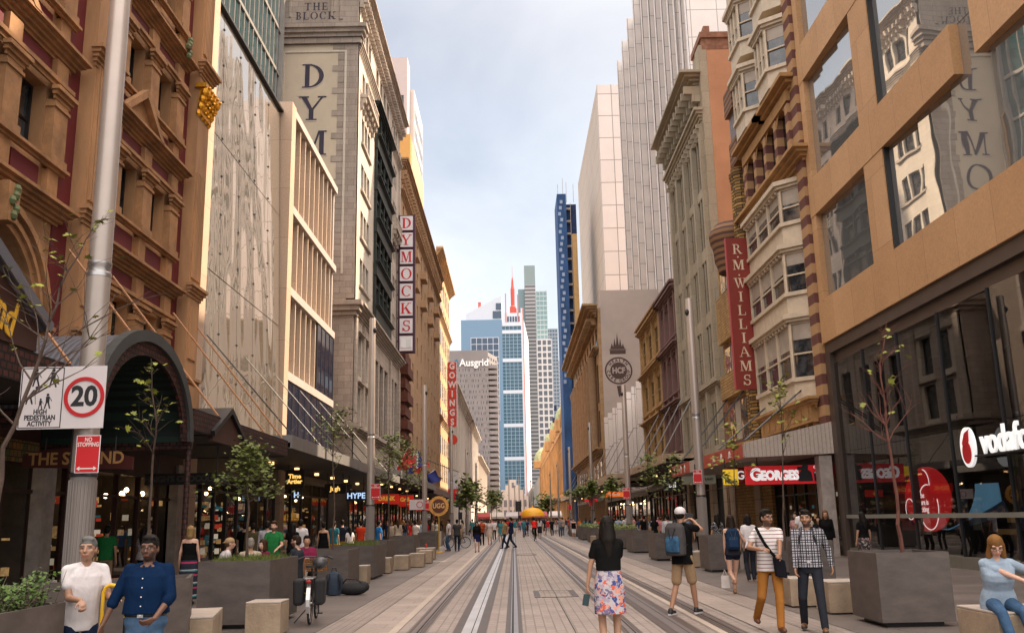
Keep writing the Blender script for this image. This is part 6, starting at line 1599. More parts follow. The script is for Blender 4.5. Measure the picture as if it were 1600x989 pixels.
def pedestrian(mb, x, z, s, lean=0, kid=False, stick=False):
    disc(F_, mb, x+lean*.09*s, z+.155*s, .022*s, .004, .0066, 10)
    F_.poly(mb, [(x-.028*s+lean*.0, z+.03*s), (x+.028*s, z+.03*s), (x+.03*s+lean*.07*s, z+.13*s), (x-.026*s+lean*.07*s, z+.13*s)], .004, .0062)
    F_.poly(mb, [(x-.026*s, z+.04*s), (x-.004*s, z+.04*s), (x-.03*s, z-.06*s), (x-.048*s, z-.055*s)], .004, .0064)
    F_.poly(mb, [(x+.002*s, z+.04*s), (x+.026*s, z+.04*s), (x+.052*s, z-.055*s), (x+.032*s, z-.06*s)], .004, .0068)
    F_.poly(mb, [(x+.02*s+lean*.06*s, z+.125*s), (x+.034*s+lean*.06*s, z+.115*s), (x+.07*s, z+.06*s), (x+.062*s, z+.055*s)], .004, .007)
    if stick: F_.poly(mb, [(x+.07*s, z+.06*s), (x+.076*s, z+.06*s), (x+.088*s, z-.06*s), (x+.082*s, z-.06*s)], .004, .0072)
pedestrian(mb, xa+.20, zt-.20, 1); pedestrian(mb, xa+.42, zt-.21, 1.05); pedestrian(mb, xa+.13, zt-.43, 1, 1, stick=True); pedestrian(mb, xa+.37, zt-.50, .85); pedestrian(mb, xa+.28, zt-.52, .6)
mb.build('pedestrian_figures', KBL, t)
mb = MB(); mb.tube((-5.6, 12.05, zt-.1), (-5.6, 12.28, zt-.1), .03); mb.box(-5.95, -5.3, 12.006, 12.03, zb+.1, zb+.13); mb.box(-5.95, -5.3, 12.006, 12.03, zt-.13, zt-.1); mb.build('bracket', STEEL, t)
ysn = 57.7; t = thing('speed_limit_sign', 'small distant speed limit sign on the third left pole', 'sign', (-5.9, ysn, 2.6)); F_ = Fac('S', ysn)
mb = MB(); F_.box(mb, -6.35, -5.5, 2.35, 2.95, 0, .01); mb.build('sign_plate', WSN, t)
mb = MB(); ringarc(F_, mb, -5.72, 2.65, .2, .04, .01, 0, 360, 20); mb.build('red_ring', RRG, t)
mb = MB(); pedestrian(mb, -6.15, 2.6, 1.2); mb.build('pedestrian_figures', KBL, t)

# ================================================================ planters, concrete blocks, benches
PLM = mat('planter steel grey', (.105, .085, .076), .5, var=.22, scale=2.2, bump=.08, streak=.4, spec=.4); SOIL = mat('soil', (.03, .02, .015), .95)
CONC = mat('cast concrete', (.34, .255, .175), .75, var=.22, scale=2.6, bump=.35, bscale=25); CONT = mat('concrete top', (.44, .37, .31), .7, var=.12, scale=3)
def bevel(o, w_=.008, s=2):
    m_ = o.modifiers.new('bevel', 'BEVEL'); m_.width = w_; m_.segments = s; m_.limit_method = 'ANGLE'
def planter(corners, h, label, grp='dark grey steel planters beside the tram tracks', soil=True):
    cx = sum(c[0] for c in corners)/4; cy_ = sum(c[1] for c in corners)/4
    t = thing('planter', label, 'planter', (cx, cy_, 0), grp)
    V = [Vector((c[0], c[1])) for c in corners]; ctr = Vector((cx, cy_))
    def ins(d): return [ctr+(v-ctr)*(1-d/(v-ctr).length) for v in V]
    inn = ins(.06); ft = ins(.18)
    mb = MB()
    for i in range(4):
        j = (i+1) % 4
        mb.hexa([(V[i].x, V[i].y, .07), (V[j].x, V[j].y, .07), (inn[j].x, inn[j].y, .07), (inn[i].x, inn[i].y, .07)], [(V[i].x, V[i].y, h), (V[j].x, V[j].y, h), (inn[j].x, inn[j].y, h), (inn[i].x, inn[i].y, h)])
    o = mb.build('planter_wall', PLM, t)
    mb = MB(); mb.hexa([(v.x, v.y, .0) for v in ft], [(v.x, v.y, .1) for v in ft]); mb.build('base_plinth', BLACK, t)
    mb = MB(); mb.hexa([(v.x, v.y, h-.2) for v in inn], [(v.x, v.y, h-.08) for v in inn]); mb.build('soil', SOIL, t)
    return t
def rect(x0, x1, y0, y1): return [(x0, y0), (x1, y0), (x1, y1), (x0, y1)]
P_R = [(rect(5.26, 6.32, 13.95, 15.15), 1.04, 'large dark grey planter in the right foreground holding one thin tree'),
       (rect(5.72, 6.62, 28.2, 29.6), 1.05, 'dark grey planter with the nearest right pole rising behind it'),
       (rect(6.64, 7.75, 26.3, 27.8), 1.0, 'dark grey planter behind the woman with a blue backpack'),
       (rect(5.35, 5.95, 36.2, 38.2), 1.0, 'narrow dark grey planter right beside the man taking a photo'),
       (rect(5.5, 6.5, 44.4, 47.0), 1.0, 'dark grey planter at the foot of the second right pole'),
       (rect(5.35, 6.6, 50.5, 53.0), 1.0, 'planted dark planter right of the dark haired woman in a floral skirt'),
       (rect(5.3, 6.4, 58, 61), 1.0, 'planted dark planter left of the dark haired woman, nearer one'),
       (rect(5.2, 6.2, 64, 68), 1.0, 'planted dark planter farther along the right side'),
       (rect(5.2, 6.2, 73, 78), 1.0, 'planter at the foot of the third right pole'),
       (rect(5.3, 6.3, 88, 93), 1.0, 'small far planter beyond the third right pole'),
       (rect(6.7, 7.5, 22.5, 23.5), 1.0, 'dark planter behind the man in a plaid shirt')]
P_L = [([(-5.6, 5.5), (-4.0, 5.5), (-4.0, 8.6), (-5.9, 8.6)], .99, 'dark grey planter of leafy shrubs in the left foreground'),
       ([(-5.35, 9.9), (-4.05, 12.0), (-4.35, 13.0), (-6.4, 10.6)], 1.0, 'angled dark grey planter behind the man in blue shirt'),
       (rect(-5.15, -3.98, 15.6, 17.6), 1.06, 'dark grey planter with short grass beside the parked bicycle'),
       (rect(-5.55, -4.15, 23.9, 25.6), .98, 'dark grey planter behind the bags on the pavement'),
       (rect(-5.4, -4.13, 28.1, 30.6), .98, 'dark grey planter with grass at the foot of the second left pole'),
       (rect(-5.5, -4.45, 33.3, 36), 1.0, 'planter behind the row of concrete blocks on the left'),
       (rect(-5.7, -4.6, 43.5, 46.5), 1.0, 'dark planter third before the UGG sign on the left'),
       (rect(-5.6, -4.55, 55.2, 57.6), 1.02, 'dark planter at the foot of the third left pole near the UGG sign'),
       (rect(-5.9, -4.9, 62, 66), 1.0, 'far dark planter beyond the UGG sign')]
for c, h, lb in P_R+P_L: planter(c, h, lb)
def block_seat(x0, x1, y0, y1, h, label, rot=0):
    t = thing('concrete_block', label, 'concrete block', ((x0+x1)/2, (y0+y1)/2, 0), 'concrete seat blocks beside the planters')
    mb = MB(); mb.box(x0, x1, y0, y1, .02, h-.03); o = mb.build('block_body', CONC, t); bevel(o, .012)
    mb = MB(); mb.box(x0+.001, x1-.001, y0+.001, y1-.001, h-.03, h); o = mb.build('block_top', CONT, t); bevel(o, .01)
    mb = MB(); mb.box(x0+.05, x1-.05, y0+.05, y1-.05, 0, .02); mb.build('base_gap', BLACK, t)
    if rot: t.rotation_euler[2] = R(rot)
block_seat(-4.05, -3.52, 14.5, 15.05, .5, 'square concrete seat block in front of the bicycle at left')
block_seat(-4.95, -4.1, 12.6, 14.0, .47, 'long pale topped concrete seat right behind the man in blue shirt', 12)
block_seat(-4.28, -3.98, 25.9, 26.5, .5, 'small concrete block behind the bags at the planter corner')
block_seat(-4.2, -3.68, 33.2, 33.9, .5, 'left concrete block of the row of cubes by the left planters')
block_seat(-3.85, -3.32, 35.0, 35.7, .5, 'second concrete cube of the row by the left planters')
block_seat(-3.8, -3.3, 38.0, 38.8, .5, 'third concrete cube of the row by the left planters'); block_seat(-4.3, -3.5, 41.8, 42.7, .5, 'concrete cube carrying a red cup at the end of the row')
block_seat(-4.35, -4.05, 31.2, 31.9, .5, 'narrow concrete block tucked against the planter before the cubes')
block_seat(4.9, 5.45, 17.2, 17.9, .5, 'concrete block beside the thigh of the man in mustard trousers'); block_seat(5.15, 5.85, 15.9, 16.6, .52, 'concrete block behind the man in a plaid shirt')
block_seat(5.62, 5.98, 30.9, 31.6, .5, 'concrete block right of the man taking a photo, left one'); block_seat(6.02, 6.35, 31.4, 32.1, .5, 'concrete block right of the man taking a photo, right one')
block_seat(5.0, 5.35, 62.2, 63.0, .5, 'small concrete block before the far right planters'); block_seat(4.9, 5.3, 53.6, 54.6, .5, 'small concrete block left of the dark haired woman')
block_seat(5.52, 7.4, 11.15, 12.15, .47, 'concrete seat under the woman in pale denim shirt at the right edge')
CUP = mat('red cup', (.55, .03, .02), .4, var=0); mb = MB(); mb.lathe((-3.9, 42.2, .5), [(.035, 0), (.05, .14), (.052, .15), (.01, .16), (.008, .24)], 10); tag(mb.build('paper_cup', CUP, loc=(-3.9, 42.2, .5)), 'red takeaway cup standing on a concrete cube', 'cup')
TIM = mat('bench timber', (.33, .12, .035), .5, var=.25, scale=2, streak=.15)
def bench(x, y, ln, rz, label, back=True):
    t = thing('bench', label, 'bench', (0, 0, 0)); 
    mb = MB()
    for k in range(4): mb.box(-ln/2, ln/2, -.02+k*.11, .075+k*.11, .43, .47)
    mb.build('seat', TIM, t)
    mb = MB()
    for k in range(3): mb.box(-ln/2, ln/2, .44+.02*k, .47+.02*k, .55+k*.12, .655+k*.12)
    mb.build('backrest', TIM, t)
    for s in (-1, 1):
        mb = MB(); xx = s*(ln/2-.12)
        mb.hexa([(xx-.03, -.02, 0), (xx+.03, -.02, 0), (xx+.03, .1, 0), (xx-.03, .1, 0)], [(xx-.03, -.02, .43), (xx+.03, -.02, .43), (xx+.03, .08, .43), (xx-.03, .08, .43)])
        mb.hexa([(xx-.03, .36, 0), (xx+.03, .36, 0), (xx+.03, .46, 0), (xx-.03, .46, 0)], [(xx-.03, .46, .93), (xx+.03, .46, .93), (xx+.03, .54, .93), (xx-.03, .54, .93)])
        mb.box(xx-.03, xx+.03, .0, .5, .38, .428)
        mb.build('end_frame', mat('cast aluminium', (.55, .5, .45), .4, metal=.3), t)
    t.location = (x, y, 0); t.rotation_euler[2] = R(rz); return t
bench(-5.0, 19.6, 2.6, 90+180, 'timber slatted bench with pale metal ends behind the bicycle'); bench(-5.6, 13.9, 1.9, 60, 'timber bench between the angled planter and the grass planter')
# ================================================================ bicycle
def ring(mb, c, r, t, axis='x', n=28, m=0, k=6):
    c = Vector(c)
    b = len(mb.v)
    for i in range(n):
        A = 2*math.pi*i/n
        for j in range(k):
            B = 2*math.pi*j/k; q = r+t*math.cos(B)
            p = (t*math.sin(B), q*math.cos(A), q*math.sin(A)) if axis == 'x' else (q*math.cos(A), t*math.sin(B), q*math.sin(A))
            mb.v.append(tuple(c+Vector(p)))
    for i in range(n):
        for j in range(k):
            a = b+i*k+j; a2 = b+i*k+(j+1) % k; c2 = b+((i+1) % n)*k+(j+1) % k; d2 = b+((i+1) % n)*k+j
            mb.f.append((a, a2, c2, d2)); mb.m.append(m)
def bicycle(x, y, rz, label, near=True, fm=None):
    t = thing('bicycle', label, 'bicycle', (0, 0, 0))
    fm = fm or mat('bike black', (.015, .015, .017), .35, metal=.3)
    for yy in (0, 1.05):
        mb = MB(); ring(mb, (0, yy, .34), .325, .02); w_ = mb.build('wheel', mat('tyre rubber', (.02, .02, .02), .7), t, True)
        mb = MB(); ring(mb, (0, yy, .34), .30, .009, k=4)
        mb.tube((-.04, yy, .34), (.04, yy, .34), .02)
        for k in range(14 if near else 7): A = 2*math.pi*k/(14 if near else 7); mb.tube((0, yy, .34), (0, yy+.3*math.cos(A), .34+.3*math.sin(A)), .0025, .0025, 4)
        mb.build('rim', STEEL, w_)
    mb = MB()
    st, bb, hd = (0, .18, .82), (0, .42, .30), (0, .86, .86)
    for a, b in ((st, bb), (bb, (0, .90, .72)), ((0, .21, .76), (0, .88, .80)), ((.04, 0, .34), (.02, .42, .3)), ((-.04, 0, .34), (-.02, .42, .3)), ((.04, 0, .34), (.01, .2, .76)), ((-.04, 0, .34), (-.01, .2, .76)), ((.04, 1.05, .34), (.03, .93, .66)), ((-.04, 1.05, .34), (-.03, .93, .66)), ((0, .93, .66), (0, .85, .95))):
        mb.tube(a, b, .017, .017, 8)
    mb.build('frame', fm, t)
    mb = MB(); mb.tube((0, .85, .95), (0, .83, 1.05), .014); mb.path([(-.30, .72, 1.02), (-.2, .80, 1.06), (0, .84, 1.05), (.2, .80, 1.06), (.30, .72, 1.02)], .013, 7); mb.build('handlebar', fm, t)
    mb = MB(); mb.tube((0, .18, .8), (0, .15, .9), .014); mb.hexa([(-.08, .0, .9), (.08, .0, .9), (.03, .28, .9), (-.03, .28, .9)], [(-.09, -.02, .95), (.09, -.02, .95), (.03, .29, .94), (-.03, .29, .94)]); o = mb.build('saddle', BLACK, t); bevel(o, .015)
    mb = MB(); mb.tube((0, .42, .3), (.12, .42, .3), .012); mb.tube((.1, .42, .3), (.1, .42, .14), .012); mb.box(.08, .17, .38, .46, .13, .15); mb.tube((-.1, .42, .3), (-.1, .42, .46), .012); mb.box(-.17, -.08, .38, .46, .45, .47); mb.lathe((.05, .42, .3), [(.09, 0), (.09, .01)], 16, axis='x'); mb.build('crank', DKMET, t)
    if near:
        mb = MB(); mb.box(-.07, .07, -.28, .2, .74, .76)
        for s in (-1, 1): mb.tube((s*.06, -.2, .74), (s*.04, 0, .36), .008)
        for i in range(10): A0_, A1_ = R(-20+i*16), R(-20+(i+1)*16); mb.hexa([(-.03, -.38*math.cos(A0_), .34+.38*math.sin(A0_)), (.03, -.38*math.cos(A0_), .34+.38*math.sin(A0_)), (.03, -.38*math.cos(A1_), .34+.38*math.sin(A1_)), (-.03, -.38*math.cos(A1_), .34+.38*math.sin(A1_))], [(-.03, -.386*math.cos(A0_), .34+.386*math.sin(A0_)), (.03, -.386*math.cos(A0_), .34+.386*math.sin(A0_)), (.03, -.386*math.cos(A1_), .34+.386*math.sin(A1_)), (-.03, -.386*math.cos(A1_), .34+.386*math.sin(A1_))])
        mb.build('rear_rack', STEEL, t)
        for s in (-1, 1):
            mb = MB(); xo = s*.17; mb.hexa([(xo-.08, -.26, .32), (xo+.08, -.26, .32), (xo+.08, .1, .32), (xo-.08, .1, .32)], [(xo-.09, -.30, .74), (xo+.09, -.30, .74), (xo+.09, .14, .74), (xo-.09, .14, .74)]); o = mb.build('pannier', mat('pannier fabric', (.015, .015, .016), .8, bump=.6, bscale=9), t); bevel(o, .05, 3)
        mb = MB(); mb.ell((.0, -.3, .70), (.045, .02, .03), 8, 6); mb.build('tail_light', mat('tail light', (.35, .01, .01), .3), t)
        mb = MB(); mb.ell((.14, .12, .98), (.13, .15, .10), 12, 8); mb.build('helmet', mat('helmet grey', (.06, .06, .065), .35, var=.3), t, True)
        mb = MB(); mb.hexa([(-.17, .9, .8), (.17, .9, .8), (.17, 1.15, .8), (-.17, 1.15, .8)], [(-.2, .88, 1.02), (.2, .88, 1.02), (.2, 1.18, 1.02), (-.2, 1.18, 1.02)]); mb.build('basket', block('woven cane', (.40, .19, .06), (.25, .11, .035), (.06, .03, .015), .06, .03, .006, .8, .2, 5, 1), t)
        mb = MB(); mb.path([(-.03, -.05, .72), (-.12, -.1, .55), (-.05, -.2, .5)], .006, 5); mb.build('yellow_strap', mat('strap yellow green', (.4, .45, .04), .6), t)
        mb = MB(); mb.tube((-.04, .3, .28), (-.28, .22, .01), .01); mb.build('kickstand', DKMET, t)
    t.location = (x, y, 0); t.rotation_euler[2] = R(rz); return t
bicycle(-3.42, 16.1, 6, 'parked black bicycle with panniers, helmet and cane basket at the left planter')
bicycle(-3.0, 58.5, 80, 'parked bicycle far down the left side beside the pedestrians', False); 
# ================================================================ bags on the pavement
def bagpack(x, y, z, s, label, m_, rz=0, lay=False):
    t = thing('backpack' if not lay else 'duffel_bag', label, 'bag', (0, 0, 0))
    mb = MB(); prof = [(.02, 0), (.16, .02), (.19, .12), (.185, .3), (.14, .42), (.05, .47), (.01, .475)]
    if not lay:
        mb.lathe((0, 0, 0), prof, 14)
        for i, v in enumerate(mb.v): mb.v[i] = (v[0], v[1]*.62, v[2])
    else:
        mb.ell((0, 0, .13), (.34, .19, .14), 14, 8); mb.ell((.2, .03, .16), (.16, .14, .12), 10, 6)
    mb.build('bag_body', m_, t, True)
    mb = MB()
    if not lay:
        for sg in (-1, 1): mb.path([(sg*.09, -.11, .42), (sg*.12, -.15, .3), (sg*.12, -.14, .12)], .018, 6)
        mb.path([(-.05, 0, .46), (-.03, 0, .54), (.03, 0, .54), (.05, 0, .46)], .01, 6)
        mb.ell((0, .1, .17), (.12, .05, .12), 10, 6)
    else: mb.path([(-.2, -.05, .24), (-.1, -.1, .33), (.1, -.1, .33), (.2, -.05, .26)], .014, 6)
    mb.build('strap', BLACK, t)
    t.location = (x, y, z); t.rotation_euler[2] = R(rz); t.scale = (s, s, s); return t
bagpack(-4.2, 22.3, 0, 1.15, 'dark blue backpack standing on the pavement beside the planter', mat('navy bag', (.02, .035, .06), .8, bump=.3), 10)
bagpack(-3.78, 22.4, 0, 1.1, 'black duffel bag lying beside the blue backpack', mat('black bag', (.012, .012, .014), .8, bump=.5, bscale=12), -8, True)
# yellow hand trolley
t = thing('hand_trolley', 'yellow tubular hand trolley beside the man in white t-shirt', 'trolley', (-3.72, 8.9, 0))
YEL_ = mat('safety yellow', (.72, .42, .015), .4, var=.06)
mb = MB(); mb.path([(-3.80, 8.9, .05), (-3.80, 8.9, 1.04), (-3.78, 8.9, 1.09), (-3.74, 8.9, 1.11), (-3.66, 8.9, 1.10), (-3.60, 8.9, 1.05), (-3.585, 8.9, .95), (-3.56, 8.9, .05)], .017, 8); mb.tube((-3.8, 8.9, .5), (-3.57, 8.9, .5), .012); mb.build('trolley_frame', YEL_, t, True)
mb = MB(); mb.tube((-3.582, 8.9, .62), (-3.578, 8.9, .82), .02, .02, 8); mb.build('grip', BLACK, t)
mb = MB(); mb.box(-3.85, -3.5, 8.75, 9.05, .02, .05); mb.lathe((-3.85, 8.95, .1), [(.1, 0), (.1, .04)], 14, axis='x'); mb.lathe((-3.54, 8.95, .1), [(.1, 0), (.1, .04)], 14, axis='x'); mb.build('toe_plate_and_wheels', DKMET, t)
# ================================================================ flags, banner, traffic signal, umbrella stall, far clutter
def flag(x, y, z, lx, lz, m_, label, fw=1.5, fh=1.0, sag=.5):
    t = thing('flag', label, 'flag', (x, y, z), 'flags on angled poles above the left awning')
    mb = MB(); p1 = Vector((x+lx, y, z+lz)); mb.tube((x, y, z), p1, .05, .035, 6); mb.build('flag_pole', SWHITE, t)
    mb = MB(); n_ = 10; d = (Vector((x, y, z))-p1).normalized()
    for th_ in (0, .02):
        for i in range(n_):
            for j in range(6):
                def q(i, j):
                    u, v = i/n_, j/6; b = p1+d*(u*fw); dx = .10*math.sin(u*9+v*2)
                    return (b.x+dx*.6+v*fh*.35*(1-u), b.y+dx+th_, b.z-v*fh*(1-.3*u)-.05*math.sin(v*5))
                mb.face([q(i, j), q(i+1, j), q(i+1, j+1), q(i, j+1)])
    mb.build('flag_cloth', m_, t, True)
FRED = mat('flag red', (.60, .012, .02), .8, var=.15, scale=3); FBLU = mat('flag blue', (.02, .03, .18), .8, var=.1)
FMIX = stripes('striped flag cloth', [(0, (.45, .02, .05)), (.34, (.7, .7, .7)), (.5, (.05, .05, .3))], .9, 0, .8, .3)
flag(-10.6, 80, 4.9, 1.7, 3.0, FRED, 'large red flag on a white angled pole above the left awning', 2.0, 1.5)
flag(-10.6, 84, 4.9, 2.1, 3.1, FMIX, 'red, white and blue striped flag second on the left awning', 2.1, 1.4)
flag(-10.6, 88, 4.9, 2.4, 2.8, FRED, 'smaller red flag third on the left awning', 1.5, 1.0)
flag(-10.6, 92, 4.6, 3.0, 2.0, FBLU, 'dark blue flag lowest on the left awning', 1.6, 1.2)
t = thing('banner', 'hanging banner, white above and red below, beyond the third left pole', 'banner', (-9.5, 135, 8)); 
a_ = YP(700, 745, 120); b_ = YP(716, 782, 120)
mb = MB(); mb.box(a_[0], b_[0], 120, 120.05, (a_[1]+b_[1])/2, a_[1]+.6); mb.build('banner_top', mat('banner white', (.55, .52, .55), .8, var=.1), t)
mb = MB(); mb.box(a_[0], b_[0], 120, 120.05, b_[1], (a_[1]+b_[1])/2); mb.build('banner_bottom', FRED, t)
mb = MB(); mb.tube((-11, 120, a_[1]+2.2), (b_[0]+.1, 120, a_[1]+.6), .05); mb.build('banner_arm', DKMET, t)
def signal(x, y, h, label):
    t = thing('traffic_light', label, 'traffic light', (x, y, 0)); mb = MB(); mb.tube((x, y, 0), (x, y, h), .07); mb.build('pole', DKMET, t)
    mb = MB(); mb.box(x-.45, x+.45, y-.2, y+.1, h-.3, h+1.3); mb.box(x-.1, x+.4, y-.2, y, h-1.8, h-.9); mb.build('signal_head', BLACK, t)
    mb = MB(); 
    for k, z in enumerate((h+1.0, h+.5, h)): mb.lathe((x, y-.2, z), [(.13, -.03), (.13, 0)], 10, axis='y')
    mb.build('lenses', mat('dark lens', (.05, .04, .02), .3), t)
signal(.75, 150, 3.2, 'black traffic light standing in the distance near the tracks'); signal(-6.8, 118, 3.6, 'dark traffic light among the far left plants')
t = thing('market_umbrella', 'golden yellow dome umbrella above the distant crowd', 'umbrella', (2.1, 105, 0))
mb = MB(); mb.lathe((2.1, 105, 1.98), [(1.32, 0), (1.28, .28), (1.0, .65), (.55, .86), (.1, .93), (.05, 1.15)], 20); mb.build('canopy', mat('golden canopy', (.80, .38, .01), .5, var=.08, scale=2), t, True)
mb = MB(); mb.tube((2.1, 105, 0), (2.1, 105, 2.0), .05); mb.build('pole', DKMET, t)
rn = random.Random(5)
for i in range(9):
    x = YP(700+i*2, 800, 175)[0]
cols = [((.50, .08, .07), 'red'), ((.62, .55, .5), 'cream'), ((.55, .5, .5), 'pale grey'), ((.6, .12, .06), 'orange red'), ((.42, .1, .12), 'dark pink'), ((.66, .6, .58), 'white')]
for i in range(6):
    x0 = -8+i*3.1; c_, nm = cols[i]
    t = thing('market_stall', f'{nm} roofed market stall, number {i+1} from the left across the far end of the street'.replace('number 1 from the left', 'leftmost').replace('number 6 from the left', 'rightmost').replace('number 2 from the left', 'second from left').replace('number 3 from the left', 'third from left').replace('number 4 from the left', 'third from right').replace('number 5 from the left', 'second from right'), 'market stall', (x0+1.4, 205, 0), 'market stalls closing the street')
    mb = MB(); mb.hexa([(x0, 204, 2.4), (x0+2.9, 204, 2.4), (x0+2.9, 207, 2.4), (x0, 207, 2.4)], [(x0+.2, 204.8, 3.3), (x0+2.7, 204.8, 3.3), (x0+2.7, 206.2, 3.3), (x0+.2, 206.2, 3.3)]); mb.box(x0, x0+2.9, 204, 204.05, 2.0, 2.39); mb.build('stall_roof', mat('stall '+nm, c_, .7, var=.06), t)
    mb = MB(); mb.box(x0+.05, x0+2.85, 206.5, 206.9, 0, 2.0); mb.build('stall_back', mat('stall back', (.3, .2, .18), .8, var=.4, scale=3), t)
for i, x in enumerate((-1.0, 0.3, 1.4, 2.6, 4.6)):
    h = (11, 9.5, 12, 10, 11.6)[i]; t = thing('light_pole', ['leftmost', 'second', 'third', 'fourth', 'rightmost'][i]+' of the pale slim poles in front of the distant tower', 'light pole', (x, 215+i*8, 0), 'distant pale poles'); mb = MB(); mb.tube((x, 215+i*8, 0), (x, 215+i*8, h), .16, .12, 8); mb.build('shaft', mat('pale pole', (.6, .5, .42), .5, var=0), t); mb = MB(); mb.box(x-.2, x+.2, 214.9+i*8, 215.1+i*8, h-.3, h); mb.build('lamp_head', DKMET, t)
# ================================================================ people
PEND = []      # (temp object, name, material list, parent, colour callback)
def ik(a, c, l1, l2, pole):
    a, c, pole = Vector(a), Vector(c), Vector(pole); d = c-a; L_ = d.length
    if L_ > (l1+l2)*.999: c = a+d.normalized()*(l1+l2)*.999; d = c-a; L_ = d.length
    x = (l1*l1-l2*l2+L_*L_)/(2*L_); h = math.sqrt(max(0, l1*l1-x*x)); u = d.normalized()
    p = pole-u*pole.dot(u)
    p = p.normalized() if p.length > 1e-5 else Vector((0, 1, 0))
    return a+u*x+p*h, c
class Blob(MB):
    def cap(s, p0, p1, r0, r1, n=12, fl=None):
        p0, p1 = Vector(p0), Vector(p1); d = p1-p0; L_ = d.length
        if L_ < 1e-5: return
        d.normalize(); a = d.orthogonal().normalized(); b = d.cross(a); k = len(s.v); rings = []
        for t in (-85, -50, -20): rings.append((p0+d*(r0*math.sin(R(t))), r0*math.cos(R(t))))
        for t in (.0, .5, 1.0): rings.append((p0+d*(L_*t), r0+(r1-r0)*t))
        for t in (20, 50, 85): rings.append((p1+d*(r1*math.sin(R(t))), r1*math.cos(R(t))))
        for c, r in rings:
            for i in range(n):
                A = 2*math.pi*i/n; s.v.append(tuple(c+(a*math.cos(A)+b*math.sin(A))*r))
        s._skin(k, len(rings), n)
    def _skin(s, k, m_, n):
        for q in range(m_-1):
            for i in range(n):
                j = (i+1) % n; s.f.append((k+q*n+i, k+q*n+j, k+(q+1)*n+j, k+(q+1)*n+i)); s.m.append(0)
        s.f.append(tuple(k+i for i in reversed(range(n)))); s.m.append(0)
        e = k+(m_-1)*n; s.f.append(tuple(e+i for i in range(n))); s.m.append(0)
    def loft(s, rings, n=20, sq=1.0):
        """rings: (centre, right vector, front vector, rx, ry)"""
        k = len(s.v)
        for c, rt, fr, rx, ry in rings:
            for i in range(n):
                A = 2*math.pi*i/n; ca, sa = math.cos(A), math.sin(A)
                e = 2/(2+sq*.6); ca = math.copysign(abs(ca)**e, ca); sa = math.copysign(abs(sa)**e, sa)
                s.v.append(tuple(Vector(c)+Vector(rt)*(rx*ca)+Vector(fr)*(ry*sa)))
        s._skin(k, len(rings), n)
    def e3(s, c, r, M_=None, n=14, k=9):
        b = len(s.v); s.ell((0, 0, 0), r, n, k)
        for i in range(b, len(s.v)):
            v = Vector(s.v[i]); v = (M_ @ v) if M_ is not None else v; s.v[i] = tuple(Vector(c)+v)
def remesh_later(blob, vox, name, mats, parent, col=None, smooth=2):
    me = bpy.data.meshes.new(name); me.from_pydata(blob.v, [], blob.f); me.update()
    bm = bmesh.new(); bm.from_mesh(me); bmesh.ops.recalc_face_normals(bm, faces=bm.faces); bm.to_mesh(me); bm.free()
    o = bpy.data.objects.new(name, me); C.objects.link(o)
    r = o.modifiers.new('r', 'REMESH'); r.mode = 'VOXEL'; r.voxel_size = vox; r.use_smooth_shade = True
    if smooth: sm = o.modifiers.new('s', 'SMOOTH'); sm.factor = .5; sm.iterations = smooth
    PEND.append((o, name, mats, parent, col))
def flush():
    bpy.context.view_layer.update(); dg = bpy.context.evaluated_depsgraph_get()
    for o, name, mats, parent, col in PEND:
        me = bpy.data.meshes.new_from_object(o.evaluated_get(dg)); me.materials.clear()
        for m_ in (mats if isinstance(mats, list) else [mats]): me.materials.append(m_)
        me.polygons.foreach_set('use_smooth', [True]*len(me.polygons))
        if col:
            at = me.color_attributes.new('Col', 'FLOAT_COLOR', 'POINT')
            buf = []
            for v in me.vertices: buf += list(col(v.co))+[1]
            at.data.foreach_set('color', buf)
        old = o.data; bpy.data.objects.remove(o); bpy.data.meshes.remove(old)
        link(name, me, parent)
    PEND.clear()
def skinmat():
    if 'skin' in MATS: return MATS['skin']
    m, nt, b = _new('skin'); a = N(nt, 'ShaderNodeAttribute'); a.attribute_name = 'Col'
    nt.links.new(a.outputs['Color'], b.inputs['Base Color']); b.inputs['Roughness'].default_value = .48; b.inputs['Subsurface Weight'].default_value = .0
    tc = N(nt, 'ShaderNodeTexCoord'); nz = N(nt, 'ShaderNodeTexNoise'); nz.inputs['Scale'].default_value = 90; nt.links.new(tc.outputs['Object'], nz.inputs['Vector'])
    bp = N(nt, 'ShaderNodeBump'); bp.inputs['Strength'].default_value = .15; bp.inputs['Distance'].default_value = .002; nt.links.new(nz.outputs[0], bp.inputs['Height']); nt.links.new(bp.outputs[0], b.inputs['Normal'])
    MATS['skin'] = m; return m
def cloth(name, col, var=.1, rough=.85, wr=.5):
    """cloth with soft folds"""
    if name in MATS: return MATS[name]
    m = mat(name, col, rough, var=var, scale=5, spec=.08); nt = m.node_tree; b = [n for n in nt.nodes if n.type == 'BSDF_PRINCIPLED'][0]
    _folds(nt, b, wr); return m
def _folds(nt, b, wr):
    L = nt.links.new
    tc = N(nt, 'ShaderNodeTexCoord'); mp = N(nt, 'ShaderNodeMapping'); mp.inputs['Scale'].default_value = (1, 1, .45); mp.inputs['Rotation'].default_value = (0, .5, 0); L(tc.outputs['Object'], mp.inputs[0])
    nz = N(nt, 'ShaderNodeTexNoise'); nz.inputs['Scale'].default_value = 9; nz.inputs['Detail'].default_value = 3; nz.inputs['Distortion'].default_value = 1.2; L(mp.outputs[0], nz.inputs['Vector'])
    bp = N(nt, 'ShaderNodeBump'); bp.inputs['Strength'].default_value = wr; bp.inputs['Distance'].default_value = .03; L(nz.outputs[0], bp.inputs['Height']); L(bp.outputs[0], b.inputs['Normal'])
